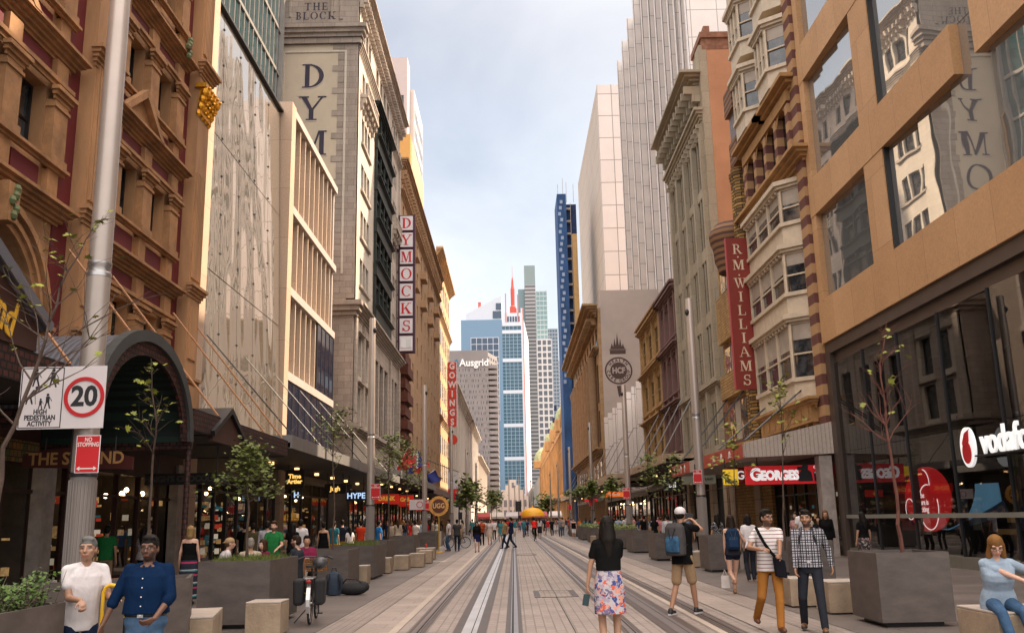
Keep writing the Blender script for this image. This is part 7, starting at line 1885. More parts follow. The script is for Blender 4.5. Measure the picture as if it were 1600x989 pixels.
def plaid(name):
    m, nt, b = _new(name); L = nt.links.new; b.inputs['Roughness'].default_value = .85
    tc = N(nt, 'ShaderNodeTexCoord'); sp = N(nt, 'ShaderNodeSeparateXYZ'); L(tc.outputs['Object'], sp.inputs[0]); prev = None
    for ax in (0, 2):
        d = N(nt, 'ShaderNodeMath', operation='MULTIPLY'); L(sp.outputs[ax], d.inputs[0]); d.inputs[1].default_value = 13
        fr = N(nt, 'ShaderNodeMath', operation='FRACT'); L(d.outputs[0], fr.inputs[0])
        rp = N(nt, 'ShaderNodeValToRGB'); rp.color_ramp.interpolation = 'CONSTANT'; el = rp.color_ramp.elements
        for p, c in ((.18, .08), (.42, .62), (.55, .25), (.63, .75)): e = el.new(p); e.color = (c, c, c, 1)
        el[0].color = (.62, .62, .62, 1); el[-1].position = .78; el[-1].color = (.12, .12, .12, 1)
        L(fr.outputs[0], rp.inputs[0])
        if prev is None: prev = rp
        else:
            mx = N(nt, 'ShaderNodeMix', data_type='RGBA', blend_type='MULTIPLY'); mx.inputs[0].default_value = 1; L(prev.outputs[0], mx.inputs[6]); L(rp.outputs[0], mx.inputs[7])
            m2 = N(nt, 'ShaderNodeMix', data_type='RGBA', blend_type='MULTIPLY'); m2.inputs[0].default_value = 1; m2.inputs[7].default_value = (1.15, 1.12, 1.25, 1); L(mx.outputs[2], m2.inputs[6]); L(m2.outputs[2], b.inputs['Base Color'])
    _folds(nt, b, .4); MATS[name] = m; return m
def floral(name, base=(.62, .55, .55), pal=None, scale=14):
    if name in MATS: return MATS[name]
    m, nt, b = _new(name); L = nt.links.new; b.inputs['Roughness'].default_value = .8
    tc = N(nt, 'ShaderNodeTexCoord'); vo = N(nt, 'ShaderNodeTexVoronoi'); vo.inputs['Scale'].default_value = scale; vo.inputs['Randomness'].default_value = 1
    nz = N(nt, 'ShaderNodeTexNoise'); nz.inputs['Scale'].default_value = 20; L(tc.outputs['Object'], nz.inputs['Vector'])
    ad = N(nt, 'ShaderNodeVectorMath', operation='MULTIPLY_ADD'); L(nz.outputs['Color'], ad.inputs[0]); ad.inputs[1].default_value = (.12, .12, .12); L(tc.outputs['Object'], ad.inputs[2]); L(ad.outputs[0], vo.inputs['Vector'])
    sp = N(nt, 'ShaderNodeSeparateColor'); L(vo.outputs['Color'], sp.inputs[0])
    rp = N(nt, 'ShaderNodeValToRGB'); rp.color_ramp.interpolation = 'CONSTANT'; el = rp.color_ramp.elements
    pal = pal or [base, (.60, .10, .05), (.03, .06, .22), base, (.65, .28, .20), (.16, .13, .22), base, (.35, .30, .38)]
    while len(el) < len(pal): el.new(.5)
    for i, c in enumerate(pal): el[i].position = i/len(pal); el[i].color = rgb(c)
    L(sp.outputs[0], rp.inputs[0]); L(rp.outputs[0], b.inputs['Base Color']); _folds(nt, b, .35); MATS[name] = m; return m
def _hand(B, w, fd, pn, s, curl, side, fing=True):
    """palm, four unequal fingers with two bends, thumb off the side; fd finger direction, pn palm normal"""
    fd = Vector(fd).normalized(); pn = Vector(pn); pn = (pn-fd*pn.dot(fd)).normalized(); sd = fd.cross(pn)*side
    w = Vector(w); pc = w+fd*.048*s
    M_ = Matrix((sd, fd, pn)).transposed()
    B.e3(pc, (.040*s, .052*s, .016*s), M_, 10, 6)
    if not fing: B.cap(w+fd*.07*s, w+fd*.15*s-pn*-.02*s*curl, .026*s, .016*s, 8); return
    for i, (off, ln) in enumerate(((-.030, .068), (-.010, .078), (.010, .074), (.029, .058))):
        b0 = w+fd*.082*s+sd*off*s; c1 = math.radians(25+55*curl); c2 = math.radians(45+100*curl)
        p1 = b0+(fd*math.cos(c1*.6)+pn*math.sin(c1*.6))*ln*.48*s; p2 = p1+(fd*math.cos(c2*.8)+pn*math.sin(c2*.8))*ln*.34*s; p3 = p2+(fd*math.cos(c2*1.15)+pn*math.sin(c2*1.15))*ln*.24*s
        B.cap(b0-fd*.02*s, p1, .0098*s, .0090*s, 6); B.cap(p1, p2, .0090*s, .0082*s, 6); B.cap(p2, p3, .0082*s, .0072*s, 6)
    t0 = w+fd*.028*s-sd*.028*s; t1 = t0+(fd*.6-sd*.62+pn*.35*max(.3, curl)).normalized()*.042*s; t2 = t1+(fd*.75-sd*.15+pn*.6*max(.3, curl)).normalized()*.034*s
    B.cap(t0, t1, .0125*s, .0105*s, 6); B.cap(t1, t2, .0105*s, .0085*s, 6)
NP = [0]
def person(label, x, y, head, H=1.72, sex='m', skin=(.42, .23, .14), hair=(.015, .012, .010), hairstyle='short', top=None, sleeve='short', bottom=None, legs='trousers', shoe=None,
           stride=.0, lf=None, rf=None, lh=None, rh=None, lpole=None, rpole=None, lean=0, seat=None, vox=.012, girth=1., beard=None, look=(0, 0), hem=None, skirt=.5, face=True, curl=(.35, .35), hat=None,
           group=None, cat='person', tank=False, sole=None, sitdir=0, glasses=False, lfd=None, rfd=None, zoff=0, collar=False, belt=None):
    s = H/1.75; NP[0] += 1
    t = thing('person', label, cat, (x, y, zoff), group); WO[t.name] = Vector((0, 0, 0))
    t.rotation_euler[2] = R(head)
    near = vox < .0095
    def loc(p):      # world point to local
        v = Vector(p)-Vector((x, y, zoff)); return Matrix.Rotation(-R(head), 3, 'Z') @ v
    f = .93 if sex == 'f' else 1.
    hz = .925*s if seat is None else seat+.10*s
    hip = Vector((0, 0, hz)); up = Vector((0, math.sin(R(lean)), math.cos(R(lean)))); fr = Vector((0, math.cos(R(lean)), -math.sin(R(lean)))); rt = Vector((1, 0, 0))
    neck = hip+up*.53*s; hc = neck+Vector((0, .02*s+.05*math.sin(R(lean)), 0))+(up*.4+Vector((0, 0, .6))).normalized()*.145*s
    sw = (.178 if sex == 'm' else .155)*s
    sh = {-1: neck+rt*-sw-up*.055*s, 1: neck+rt*sw-up*.055*s}
    hj = {-1: hip+Vector((-.088*s, 0, -.015)), 1: hip+Vector((.088*s, 0, -.015))}
    st = stride
    ft = {}
    for sd, v in ((-1, lf), (1, rf)):
        if v is not None: ft[sd] = loc(v)+Vector((0, 0, .085*s))
        elif seat is not None: ft[sd] = Vector((sd*.10*s, .42*s, .085*s))
        else:
            yy = st*sd; ft[sd] = Vector((sd*.085*s, yy, .085*s+(.06 if yy < -.15 else 0)))
    kn = {}
    for sd in (-1, 1):
        kn[sd], ft[sd] = ik(hj[sd], ft[sd], .44*s, .42*s, (sd*.08, 1, .3 if seat else 0))
    el, wr = {}, {}
    for sd, v, pl in ((-1, lh, lpole), (1, rh, rpole)):
        tg = loc(v) if v is not None else sh[sd]+Vector((sd*.07*s, .03*s-st*sd*.5+ (0 if not seat else .2), -.53*s))
        if v is None and seat: tg = Vector((sd*.13*s, .30*s, hz+.09*s))
        el[sd], wr[sd] = ik(sh[sd], tg, .285*s, .255*s, pl if pl is not None else (sd*.35, -1, -.1))
    def ring(tt, rx, ry, yo=0, k=0): return (hip+up*tt*s+fr*yo*s, rt, fr, (rx*girth)*s+k, (ry*girth)*s+k)
    if sex == 'm': prof = [(-.10, .13, .10, 0), (-.02, .158, .112, 0), (.10, .150, .110, .01*girth), (.2, .150, .112, .015*girth), (.32, .165, .118, .005), (.42, .172, .108, -.005), (.475, .135, .082, -.01), (.525, .062, .06, -.01)]
    else: prof = [(-.10, .13, .105, -.01), (-.02, .165, .118, -.012), (.08, .150, .10, 0), (.16, .122, .088, .0), (.29, .140, .115, .015), (.36, .146, .110, .01), (.42, .148, .09, -.005), (.475, .115, .072, -.01), (.525, .052, .05, -.01)]
    # ---- body
    B = Blob(); hs = s*1.04
    B.loft([ring(a, b, c, d) for a, b, c, d in prof])
    B.cap(neck-up*.03*s, hc-Vector((0, .012, .05))*s, .056*s*(1 if sex == 'm' else .85), .050*s*(1 if sex == 'm' else .85))
    yw, pt = R(look[0]), R(look[1]); HM = Matrix.Rotation(yw, 3, 'Z') @ Matrix.Rotation(pt, 3, 'X')
    def hp(px_, py_, pz_): return hc+HM @ Vector((px_*hs, py_*hs, pz_*hs))
    B.e3(hp(0, -.012, .025), (.076*hs, .096*hs, .098*hs), HM); B.e3(hp(0, .012, -.03), (.064*hs, .078*hs, .088*hs), HM); B.e3(hp(0, .042, -.078), (.034*hs, .036*hs, .030*hs), HM)
    if face:
        B.cap(hp(0, .088, .012), hp(0, .106, -.026), .009*hs, .013*hs, 8); B.e3(hp(-.011, .096, -.031), (.009*hs, .010*hs, .008*hs)); B.e3(hp(.011, .096, -.031), (.009*hs, .010*hs, .008*hs))
        B.cap(hp(-.042, .070, .032), hp(.042, .070, .032), .015*hs, .015*hs, 8); B.cap(hp(-.018, .082, -.057), hp(.018, .082, -.057), .0095*hs, .0095*hs, 8); B.cap(hp(-.016, .079, -.067), hp(.016, .079, -.067), .010*hs, .010*hs, 8)
        for q in (-1, 1): B.e3(hp(q*.043, .052, -.020), (.022*hs, .024*hs, .022*hs)); B.e3(hp(q*.077, -.008, -.012), (.009*hs, .018*hs, .030*hs), HM)
    for sd in (-1, 1):
        B.cap(neck-up*.035*s+rt*sd*.04*s, sh[sd]-rt*sd*.015*s-up*.01*s, .040*s*f, .048*s*f); B.cap(sh[sd]-rt*sd*.015*s-up*.01*s, el[sd], .048*s*f, .037*s*f); B.cap(el[sd], wr[sd], .037*s*f, .024*s*f)
        dr = (wr[sd]-el[sd]).normalized(); fd_ = {-1: lfd, 1: rfd}[sd]
        fd = Vector(fd_) if fd_ is not None else (dr*.9+Vector((0, .1, -.15)))
        _hand(B, wr[sd], fd, (-sd*.9, .15, -.1) if abs(dr.z) > .6 else (0, -.2, -1), s*(.98 if sex == 'm' else .9), curl[0 if sd < 0 else 1], sd, near)
        B.cap(hj[sd], kn[sd], .078*s*girth**.5, .052*s); B.cap(kn[sd], kn[sd]+(ft[sd]-kn[sd])*.35, .050*s, .052*s*f); B.cap(kn[sd]+(ft[sd]-kn[sd])*.3, ft[sd], .052*s*f, .034*s)
        B.cap(ft[sd]-Vector((0, .02, .045))*s, ft[sd]+Vector((0, .13, -.055))*s, .032*s, .024*s)
    sk = skin; lipc = (min(1, sk[0]*1.0), sk[1]*.62, sk[2]*.62); HMi = HM.inverted()
    bc = beard or None
    def col(co):
        q = HMi @ (co-hc); q = q/hs
        if near and face and q.y > .045 and abs(q.x) < .075 and -.13 < q.z < .06:
            ex = abs(abs(q.x)-.031); ez = q.z-.004
            if ex < .0042 and abs(ez) < .0045: return (.02, .012, .008)
            if (ex/.0115)**2+(ez/.0042)**2 < 1: return (.34, .29, .26)
            if .012 < abs(q.x) < .052 and abs(q.z-.030+abs(abs(q.x)-.03)*.15) < .006: return [c*.9+.003 for c in hair] if hairstyle != 'grey' else (.10, .08, .07)
            if abs(q.x) < .026 and abs(q.z+.062) < .009: return lipc
            if (ex/.019)**2+(ez/.011)**2 < 1: return (sk[0]*.62, sk[1]*.55, sk[2]*.52)
        if bc and q.y > -.01 and q.z < -.035 and q.z > -.125 and abs(q.x) < .08:
            k_ = max(0, min(1, (-.040+abs(q.x)*.42-q.z)/.022))*.8
            if abs(q.x) < .030 and -.056 < q.z < -.042: k_ = .8
            return [a_*(1-k_)+b_*k_ for a_, b_ in zip(sk, bc)]
        return sk
    remesh_later(B, vox, 'body', skinmat(), t, col if True else None)
    cv = max(vox, .008)
    # ---- top
    k = .016
    if top is not None:
        T = Blob(); hm = hem if hem is not None else (-.07 if legs != 'skirt' else .05)
        pr = [p for p in prof if p[0] > hm+.03 and p[0] < .5]+([] if tank else [(.503, .088, .066, -.008)])
        pw_ = min(prof, key=lambda p: abs(p[0]-hm)); first = [(hm, max(pw_[1], .15 if hm < 0 else 0)+.014, pw_[2]+.018, pw_[3])]
        rings = [ring(a, b+.004, c+.004, d, k) for a, b, c, d in first+pr]
        if tank: rings = [r_ for r_, p in zip(rings, first+pr) if p[0] < .44]
        T.loft(rings)
        if not tank:
            T.cap(neck-up*.04*s-rt*.04*s, neck-up*.04*s+rt*.04*s, .058*s, .058*s)
            for sd in (-1, 1):
                d = el[sd]-sh[sd]
                T.cap(neck-up*.028*s+rt*sd*.045*s, sh[sd]-rt*sd*.012*s-up*.012*s, .052*s*f, .064*s*f)
                if sleeve == 'short': T.cap(sh[sd]-up*.008*s-rt*sd*.008*s, sh[sd]+d*.55, .063*s*f, .060*s*f)
                elif sleeve == 'long': T.cap(sh[sd], el[sd], .064*s*f, .050*s*f); T.cap(el[sd], el[sd]+(wr[sd]-el[sd])*.93, .050*s*f, .036*s*f)
                elif sleeve == 'rolled': T.cap(sh[sd], el[sd], .067*s*f, .055*s*f); T.cap(el[sd], el[sd]+(wr[sd]-el[sd])*.22, .055*s*f, .054*s*f)
        else:
            for sd in (-1, 1): T.cap(neck-up*.12*s+rt*sd*.08*s-fr*.08*s, neck-up*.02*s+rt*sd*.075*s, .016*s, .016*s, 6); T.cap(neck-up*.02*s+rt*sd*.075*s, neck-up*.14*s+rt*sd*.08*s+fr*.09*s, .016*s, .016*s, 6)
        remesh_later(T, cv, 'shirt', top, t)
        if collar:
            K = Blob()
            for sd in (-1, 1): K.cap(neck+rt*sd*.05*s-fr*.02*s+up*.012*s, neck+rt*sd*.028*s+fr*.072*s-up*.03*s, .014*s, .016*s, 8)
            K.cap(neck-fr*.055*s+rt*-.05*s+up*.015*s, neck-fr*.055*s+rt*.05*s+up*.015*s, .015*s, .015*s, 8)
            remesh_later(K, cv, 'collar', top, t)
            K = MB()
            for q in range(5): p = hip+up*(.40-.085*q)*s+fr*(.128*girth+.0135+ (.012 if q > 1 else 0))*s; K.ell(p, (.0065, .004, .0065), 8, 5)
            K.build('shirt_buttons', SWHITE, t)
    if bottom is not None:
        D = Blob()
        if legs == 'skirt':
            z0 = .14; ln = skirt*s
            rings = [ring(z0, prof[3][1]+.012, prof[3][2]+.012, 0, k*.8), ring(.04, .160, .112, 0, k), ring(-.06, .178, .13, 0, k), (hip-Vector((0, 0, .2*s)), rt, Vector((0, 1, 0)), .195*s, .15*s), (hip-Vector((0, 0, ln)), rt, Vector((0, 1, 0)), (.20+.06*(skirt-.35))*s, (.155+.05*(skirt-.35)+abs(stride)*.25)*s)]
            D.loft(rings[::-1])
        else:
            D.loft([ring(a, b, c, d, k*.75) for a, b, c, d in [(-.11, .125, .10, 0), (-.02, prof[1][1], prof[1][2]+.002, prof[1][3]), (.07, prof[2][1]-.002, prof[2][2]-.002, prof[2][3]*.6)]])
            for sd in (-1, 1):
                tk = .085 if legs != 'shorts' else .092
                if legs == 'shorts': D.cap(hj[sd], hj[sd]+(kn[sd]-hj[sd])*.86, (tk+.006)*s, .086*s)
                elif legs == 'hotpants': D.cap(hj[sd], hj[sd]+(kn[sd]-hj[sd])*.22, (tk+.006)*s, .092*s)
                else:
                    D.cap(hj[sd], kn[sd], (tk+.004)*s*girth**.5, .066*s); D.cap(kn[sd], ft[sd]+Vector((0, 0, -.01)), .066*s, .054*s)
        remesh_later(D, cv, 'skirt' if legs == 'skirt' else ('shorts' if legs in ('shorts', 'hotpants') else 'trousers'), bottom, t)
        if belt is not None:
            K = Blob(); K.loft([ring(.045, prof[2][1]+.004, prof[2][2]+.004, prof[2][3]*.6, k), ring(.075, prof[2][1]+.004, prof[2][2]+.004, prof[2][3]*.6, k)]); remesh_later(K, .008, 'belt', belt, t, smooth=0)
            K = MB(); p = hip+up*.06*s+fr*(.112*girth+.034)*s; K.box(p.x-.025, p.x+.025, p.y-.004, p.y+.006, p.z-.018, p.z+.018); K.build('buckle', STEEL, t)
    if shoe is not None:
        for sd in (-1, 1):
            S_ = Blob(); a = ft[sd]
            z0 = a.z-.085*s
            S_.cap((a.x, a.y-.03*s, z0+.045*s), (a.x+sd*.012*s, a.y+.13*s, z0+.034*s), .043*s, .036*s); S_.cap((a.x, a.y-.02*s, z0+.08*s), (a.x, a.y-.015*s, z0+.05*s), .042*s, .044*s)
            remesh_later(S_, cv, 'shoe', shoe, t)
            if sole is not None:
                m_ = MB(); n_ = 14; pts = []
                for i in range(n_): A = 2*math.pi*i/n_; pts.append((a.x+.045*s*math.cos(A)+sd*.006, a.y+.05*s+.135*s*math.sin(A)))
                m_.hexa([(p[0], p[1], z0) for p in pts], [(p[0], p[1], z0+.026*s) for p in pts]); m_.build('sole', sole, t)
    # ---- hair and hats
    hm_ = cloth(f'hair {hair[0]:.3f}', hair, .25, .45, .7)
    Hh = Blob()
    if hairstyle in ('short', 'grey'):
        Hh.e3(hp(0, -.016, .042), (.0785*hs, .099*hs, .092*hs), HM); Hh.e3(hp(.012, .040, .098), (.050*hs, .045*hs, .030*hs), HM); Hh.e3(hp(-.03, .035, .092), (.035*hs, .04*hs, .024*hs), HM); [Hh.cap(hp(q_*.0715, .012, .045), hp(q_*.0725, .010, .0), .012*hs, .008*hs, 8) for q_ in (-1, 1)]; Hh.e3(hp(0, -.044, .0), (.0765*hs, .072*hs, .084*hs), HM)
    elif hairstyle == 'long':
        Hh.e3(hp(0, -.02, .036), (.088*hs, .102*hs, .100*hs), HM); Hh.cap(hp(0, -.05, 0), hp(0, -.085, -.16), .082*hs, .088*hs); Hh.cap(hp(0, -.085, -.16), hp(0, -.10, -.34), .086*hs, .042*hs)
        for q in (-1, 1): Hh.cap(hp(q*.062, -.01, .02), hp(q*.074, -.03, -.12), .030*hs, .034*hs)
    elif hairstyle == 'bob':
        Hh.e3(hp(0, -.018, .034), (.090*hs, .104*hs, .100*hs), HM); Hh.cap(hp(0, -.04, 0), hp(0, -.05, -.10), .080*hs, .080*hs)
        for q in (-1, 1): Hh.cap(hp(q*.068, .012, .03), hp(q*.078, .02, -.12), .027*hs, .036*hs)
    if hat is None or hairstyle != 'short':
        remesh_later(Hh, max(vox, .009), 'hair', hm_, t)
    if hat is not None:
        K = Blob(); K.e3(hp(0, -.012, .052), (.089*hs, .106*hs, .080*hs), HM)
        bd = -1 if hat[1] == 'back' else 1
        K.loft([(hp(0, bd*.07, .036), HM @ Vector((1, 0, 0)), HM @ Vector((0, 1, 0)), .070*hs, .03*hs), (hp(0, bd*.125, .030), HM @ Vector((1, 0, 0)), HM @ Vector((0, 1, 0)), .062*hs, .045*hs), (hp(0, bd*.128, .024), HM @ Vector((1, 0, 0)), HM @ Vector((0, 1, 0)), .060*hs, .044*hs)])
        remesh_later(K, max(vox, .009), 'cap', hat[0], t)
        K = Blob(); K.e3(hp(0, -.03, .0), (.078*hs, .078*hs, .072*hs), HM); remesh_later(K, max(vox, .009), 'hair', hm_, t)
    if glasses:
        g = MB()
        for q in (-1, 1):
            c_ = hp(q*.031, .102, .004); X_, Z_ = HM @ Vector((1, 0, 0)), HM @ Vector((0, 0, 1)); n_ = 12
            pts = [c_+X_*(.021*hs*math.cos(2*math.pi*i/n_))+Z_*(.015*hs*math.sin(2*math.pi*i/n_)) for i in range(n_+1)]
            g.path(pts, .0018, 5); g.tube(hp(q*.052, .10, .008), hp(q*.078, .0, .004), .002, .002, 5)
        g.tube(hp(-.01, .105, .006), hp(.01, .105, .006), .0018, .0018, 5); g.build('glasses', BLACK, t)
    t['_k'] = 1; del t['_k']
    return dict(t=t, hip=hip, neck=neck, up=up, fr=fr, sh=sh, wr=wr, el=el, s=s, hc=hc, M=Matrix.Translation((x, y, zoff)) @ Matrix.Rotation(R(head), 4, 'Z'))
def worn_pack(P_, label, m_, m2, sz=1, straps=True):
    s = P_['s']; c = P_['hip']+P_['up']*.29*s-P_['fr']*(.115+.085*sz)*s
    t = thing('backpack', label, 'backpack', P_['M'].to_translation()); t.rotation_euler = P_['M'].to_euler(); WO[t.name] = Vector((0, 0, 0))
    B = Blob(); rt = Vector((1, 0, 0)); u, f = P_['up'], P_['fr']
    B.loft([(c-u*.24*sz*s, rt, f, .13*sz*s, .07*sz*s), (c-u*.22*sz*s, rt, f, .155*sz*s, .09*sz*s), (c, rt, f, .160*sz*s, .095*sz*s), (c+u*.17*sz*s, rt, f, .145*sz*s, .085*sz*s), (c+u*.23*sz*s, rt, f, .10*sz*s, .05*sz*s)], 20, 1.6)
    remesh_later(B, .010, 'bag_body', m_, t)
    B = Blob(); B.loft([(c-u*.19*sz*s-f*.09*sz*s, rt, f, .11*sz*s, .04*s), (c-u*.02*sz*s-f*.095*sz*s, rt, f, .115*sz*s, .045*s), (c+u*.04*sz*s-f*.085*sz*s, rt, f, .09*sz*s, .03*s)], 16, 1.5); remesh_later(B, .010, 'front_pocket', m2, t)
    K = MB()
    for q in (-1, 1):
        a = P_['neck']+rt*q*.075*s+u*.012*s; K.path([c+u*.2*sz*s+rt*q*.07*s+f*.04*s, a-f*.06*s, a+f*.02*s, P_['neck']+rt*q*.10*s+f*.125*s-u*.10*s, P_['neck']+rt*q*.125*s+f*.10*s-u*.28*s, c-u*.12*s+rt*q*.14*s+f*.06*s], .018*s, 6)
        K.tube(c+u*.15*sz*s+rt*q*.06*s-f*.1*sz*s, c-u*.02*sz*s+rt*q*.012*s-f*.135*sz*s, .007, .007, 5)
    K.tube(c+u*.23*s*sz-rt*.03, c+u*.27*s*sz, .01, .01, 5); K.tube(c+u*.27*s*sz, c+u*.23*s*sz+rt*.03, .01, .01, 5)
    K.build('strap', BLACK, t, True)
    return t
WHITE = cloth('white cotton', (.66, .62, .62)); BLK = cloth('black cotton', (.007, .0065, .007)); JEAN = cloth('blue denim', (.05, .10, .18), .25); DJEAN = cloth('dark denim', (.022, .024, .032), .2); NAVYC = cloth('navy shirt cotton', (.003, .015, .048), .15)
TANC = cloth('tan cotton', (.36, .24, .14)); MUST = cloth('mustard cotton', (.33, .135, .03), .15); GRNC_ = cloth('green tee', (.02, .16, .045)); LBLU = cloth('pale denim', (.30, .38, .47), .2); SHBK = mat('black shoe', (.015, .014, .015), .5); SHBR = mat('brown boot leather', (.12, .04, .02), .45, var=.2); SOLEW = mat('white sole', (.6, .58, .56), .6, var=0)
STRP = stripes('striped polo', [(0, (.62, .58, .56)), (.62, (.62, .58, .56)), (.66, (.25, .07, .06)), (.8, (.10, .10, .12)), (.88, (.62, .58, .56))], .052, 2, .85, .05)
def gp(px_, py_, Y): x_, z_ = YP(px_, py_, Y); return (x_, Y, z_)
AS = (.43, .24, .15); IN = (.22, .105, .055); WH = (.56, .33, .24); MID = (.33, .18, .11)
# --- foreground figures
A_ = person('woman in black t-shirt and short floral skirt with long black hair walking away', 1.12, 11.5, 0, 1.66, 'f', AS, hairstyle='long', top=BLK, bottom=floral('floral skirt print', (.46, .42, .44), None, 24), legs='skirt', skirt=.38, shoe=SHBK, stride=.05, vox=.008, lh=gp(917, 921, 11.55), lpole=(-1, -.3, 0), rh=(1.16, 11.80, 1.08), rpole=(.35, -1, -.4), hem=.14, face=False, curl=(.8, .5))
t = thing('phone', 'dark phone held low in the left hand of the woman in floral skirt', 'phone', (0, 0, 0)); mb = MB(); c_ = Vector(gp(915, 935, 11.55)); mb.hexa([c_+Vector(v) for v in ((-.045, -.02, -.07), (.03, -.02, -.085), (.03, .0, -.085), (-.045, 0, -.07))], [c_+Vector(v) for v in ((-.02, -.02, .06), (.055, -.02, .05), (.055, 0, .05), (-.02, 0, .06))]); o = mb.build('phone_body', mat('phone case', (.02, .05, .06), .3), t); bevel(o, .006)
B_ = person('man in white cap, black t-shirt and tan shorts photographing, seen from behind', 2.86, 16.35, -38, 1.80, 'm', (.38, .20, .12), hairstyle='short', top=BLK, bottom=TANC, legs='shorts', shoe=SHBK, sole=SOLEW, vox=.008, lf=(2.62, 16.35, 0), rf=(3.08, 16.5, 0), lh=(3.02, 16.72, 1.55), rh=(3.14, 16.62, 1.54), rpole=(1, -.1, -.8), lpole=(-1, .1, -.8), hat=(cloth('white cap cloth', (.66, .62, .62)), 'front'), hem=-.12, face=False, curl=(.7, .7))
worn_pack(B_, 'grey and blue backpack worn by the man in white cap', cloth('grey pack cloth', (.07, .065, .065)), cloth('blue grey pocket', (.04, .10, .18), .6), 1.12)
t = thing('camera_device', 'small dark camera held at the face of the man in white cap', 'camera', (0, 0, 0)); mb = MB(); mb.box(3.02, 3.16, 16.74, 16.80, 1.58, 1.67); mb.build('camera_body', BLACK, t); mb = MB(); mb.lathe((3.1, 16.83, 1.625), [(.03, -.03), (.03, .04)], 10, axis='y'); mb.build('lens', DKMET, t)
C_ = person('woman with blue backpack and short dark shorts walking away at right', 4.62, 20.3, -5, 1.64, 'f', WH, hair=(.02, .012, .008), hairstyle='long', top=cloth('dark tank', (.03, .03, .04)), tank=True, bottom=cloth('navy shorts', (.012, .016, .03)), legs='hotpants', shoe=mat('tan sandal', (.35, .17, .09), .6), vox=.010, lf=(4.55, 19.95, .22), rf=(4.66, 20.5, 0), stride=.12, face=False, lh=gp(1134, 886, 20.3), rh=(4.92, 20.5, .95))
worn_pack(C_, 'dark blue backpack worn by the woman in short shorts', cloth('navy pack cloth', (.012, .03, .065)), cloth('navy pocket', (.018, .04, .09)), .98)
t = thing('shopping_bag', 'small white carrier bag in the left hand of the woman with blue backpack', 'bag', (0, 0, 0)); mb = MB(); c_ = Vector(gp(1133, 905, 20.3)); mb.hexa([c_+Vector(v) for v in ((-.09, -.04, -.17), (.09, -.04, -.17), (.09, .04, -.17), (-.09, .04, -.17))], [c_+Vector(v) for v in ((-.08, -.02, .08), (.08, -.02, .08), (.08, .02, .08), (-.08, .02, .08))]); mb.path([c_+Vector((-.05, 0, .08)), c_+Vector((0, 0, .2)), c_+Vector((.05, 0, .08))], .006, 5); mb.build('bag_body', cloth('white plastic', (.55, .5, .47), .1), t)
D_ = person('man in striped polo and mustard trousers', 3.70, 13.95, 180, 1.72, 'm', (.30, .15, .085), hairstyle='short', top=STRP, bottom=MUST, shoe=SHBR, vox=.0075, beard=(.035, .022, .018), look=(28, 0), lf=(3.74, 13.74, 0), rf=(3.52, 14.2, .08), rh=gp(1190, 859, 13.62), lh=gp(1218, 872, 13.55), rpole=(1, -.6, -.5), lpole=(-1, -.6, -.4), collar=True, glasses=True, curl=(.6, .9), hem=-.09, girth=1.03, stride=.05, rfd=(-1, .5, .2), lfd=(.2, 1, .2))
t = thing('shoulder_bag', 'black cross-body bag and strap on the man in striped polo', 'bag', (0, 0, 0)); mb = MB(); c_ = Vector(gp(1222, 884, 13.72))
mb.hexa([c_+Vector(v) for v in ((-.10, -.05, -.14), (.06, -.05, -.17), (.06, .06, -.17), (-.10, .06, -.14))], [c_+Vector(v) for v in ((-.12, -.05, .13), (.04, -.05, .08), (.04, .06, .08), (-.12, .06, .13))]); o = mb.build('bag_body', cloth('black nylon', (.010, .010, .014)), t); bevel(o, .02, 3)
mb = MB(); mb.path([gp(1181, 824, 13.86), gp(1185, 832, 13.79), gp(1194, 848, 13.765), gp(1204, 862, 13.76), gp(1214, 872, 13.74)], .022, 6); mb.build('strap', BLK, t)
E_ = person('man in black and white plaid shirt and dark jeans walking', 4.22, 13.75, 160, 1.70, 'm', (.34, .175, .10), hairstyle='short', top=plaid('plaid shirt'), sleeve='long', bottom=DJEAN, shoe=mat('tan brown boot', (.16, .075, .03), .5, var=.3), sole=mat('dark sole', (.03, .025, .02), .7), vox=.0075, beard=(.05, .03, .024), look=(-6, 0), lf=(4.27, 13.45, 0), rf=(4.14, 13.95, .03), rh=(3.97, 13.62, .80), lh=(4.52, 13.7, .88), belt=mat('brown belt', (.10, .03, .015), .5), hem=-.02, collar=True, stride=.08)
worn_pack(E_, 'dark backpack with straps worn by the man in plaid shirt', BLK, BLK, .9)
F_p = person('seated woman in pale denim shirt and blue jeans looking down into her bag, right edge', 5.74, 11.5, 165, 1.70, 'f', WH, hair=(.20, .095, .03), hairstyle='bob', top=LBLU, bottom=JEAN, shoe=SHBK, vox=.0078, seat=.47, lean=16, look=(0, -28), lh=(6.08, 11.12, .76), rh=(6.0, 11.02, .74), girth=1.16, lf=(5.86, 10.98, 0), rf=(5.62, 11.0, 0), glasses=True, hem=-.10, rpole=(1, -.5, -.5), lpole=(-1, -.5, -.5), curl=(.7, .7))
t = thing('handbag', 'grey brown handbag with looped black handles on the seat beside the seated woman', 'bag', (0, 0, 0)); mb = MB(); c_ = Vector((6.28, 11.22, .62)); mb.hexa([c_+Vector(v) for v in ((-.16, -.08, -.15), (.2, -.08, -.15), (.2, .08, -.15), (-.16, .08, -.15))], [c_+Vector(v) for v in ((-.12, -.04, .12), (.16, -.04, .12), (.16, .04, .12), (-.12, .04, .12))]); o = mb.build('bag_body', cloth('grey brown canvas', (.10, .08, .06)), t); bevel(o, .03, 3)
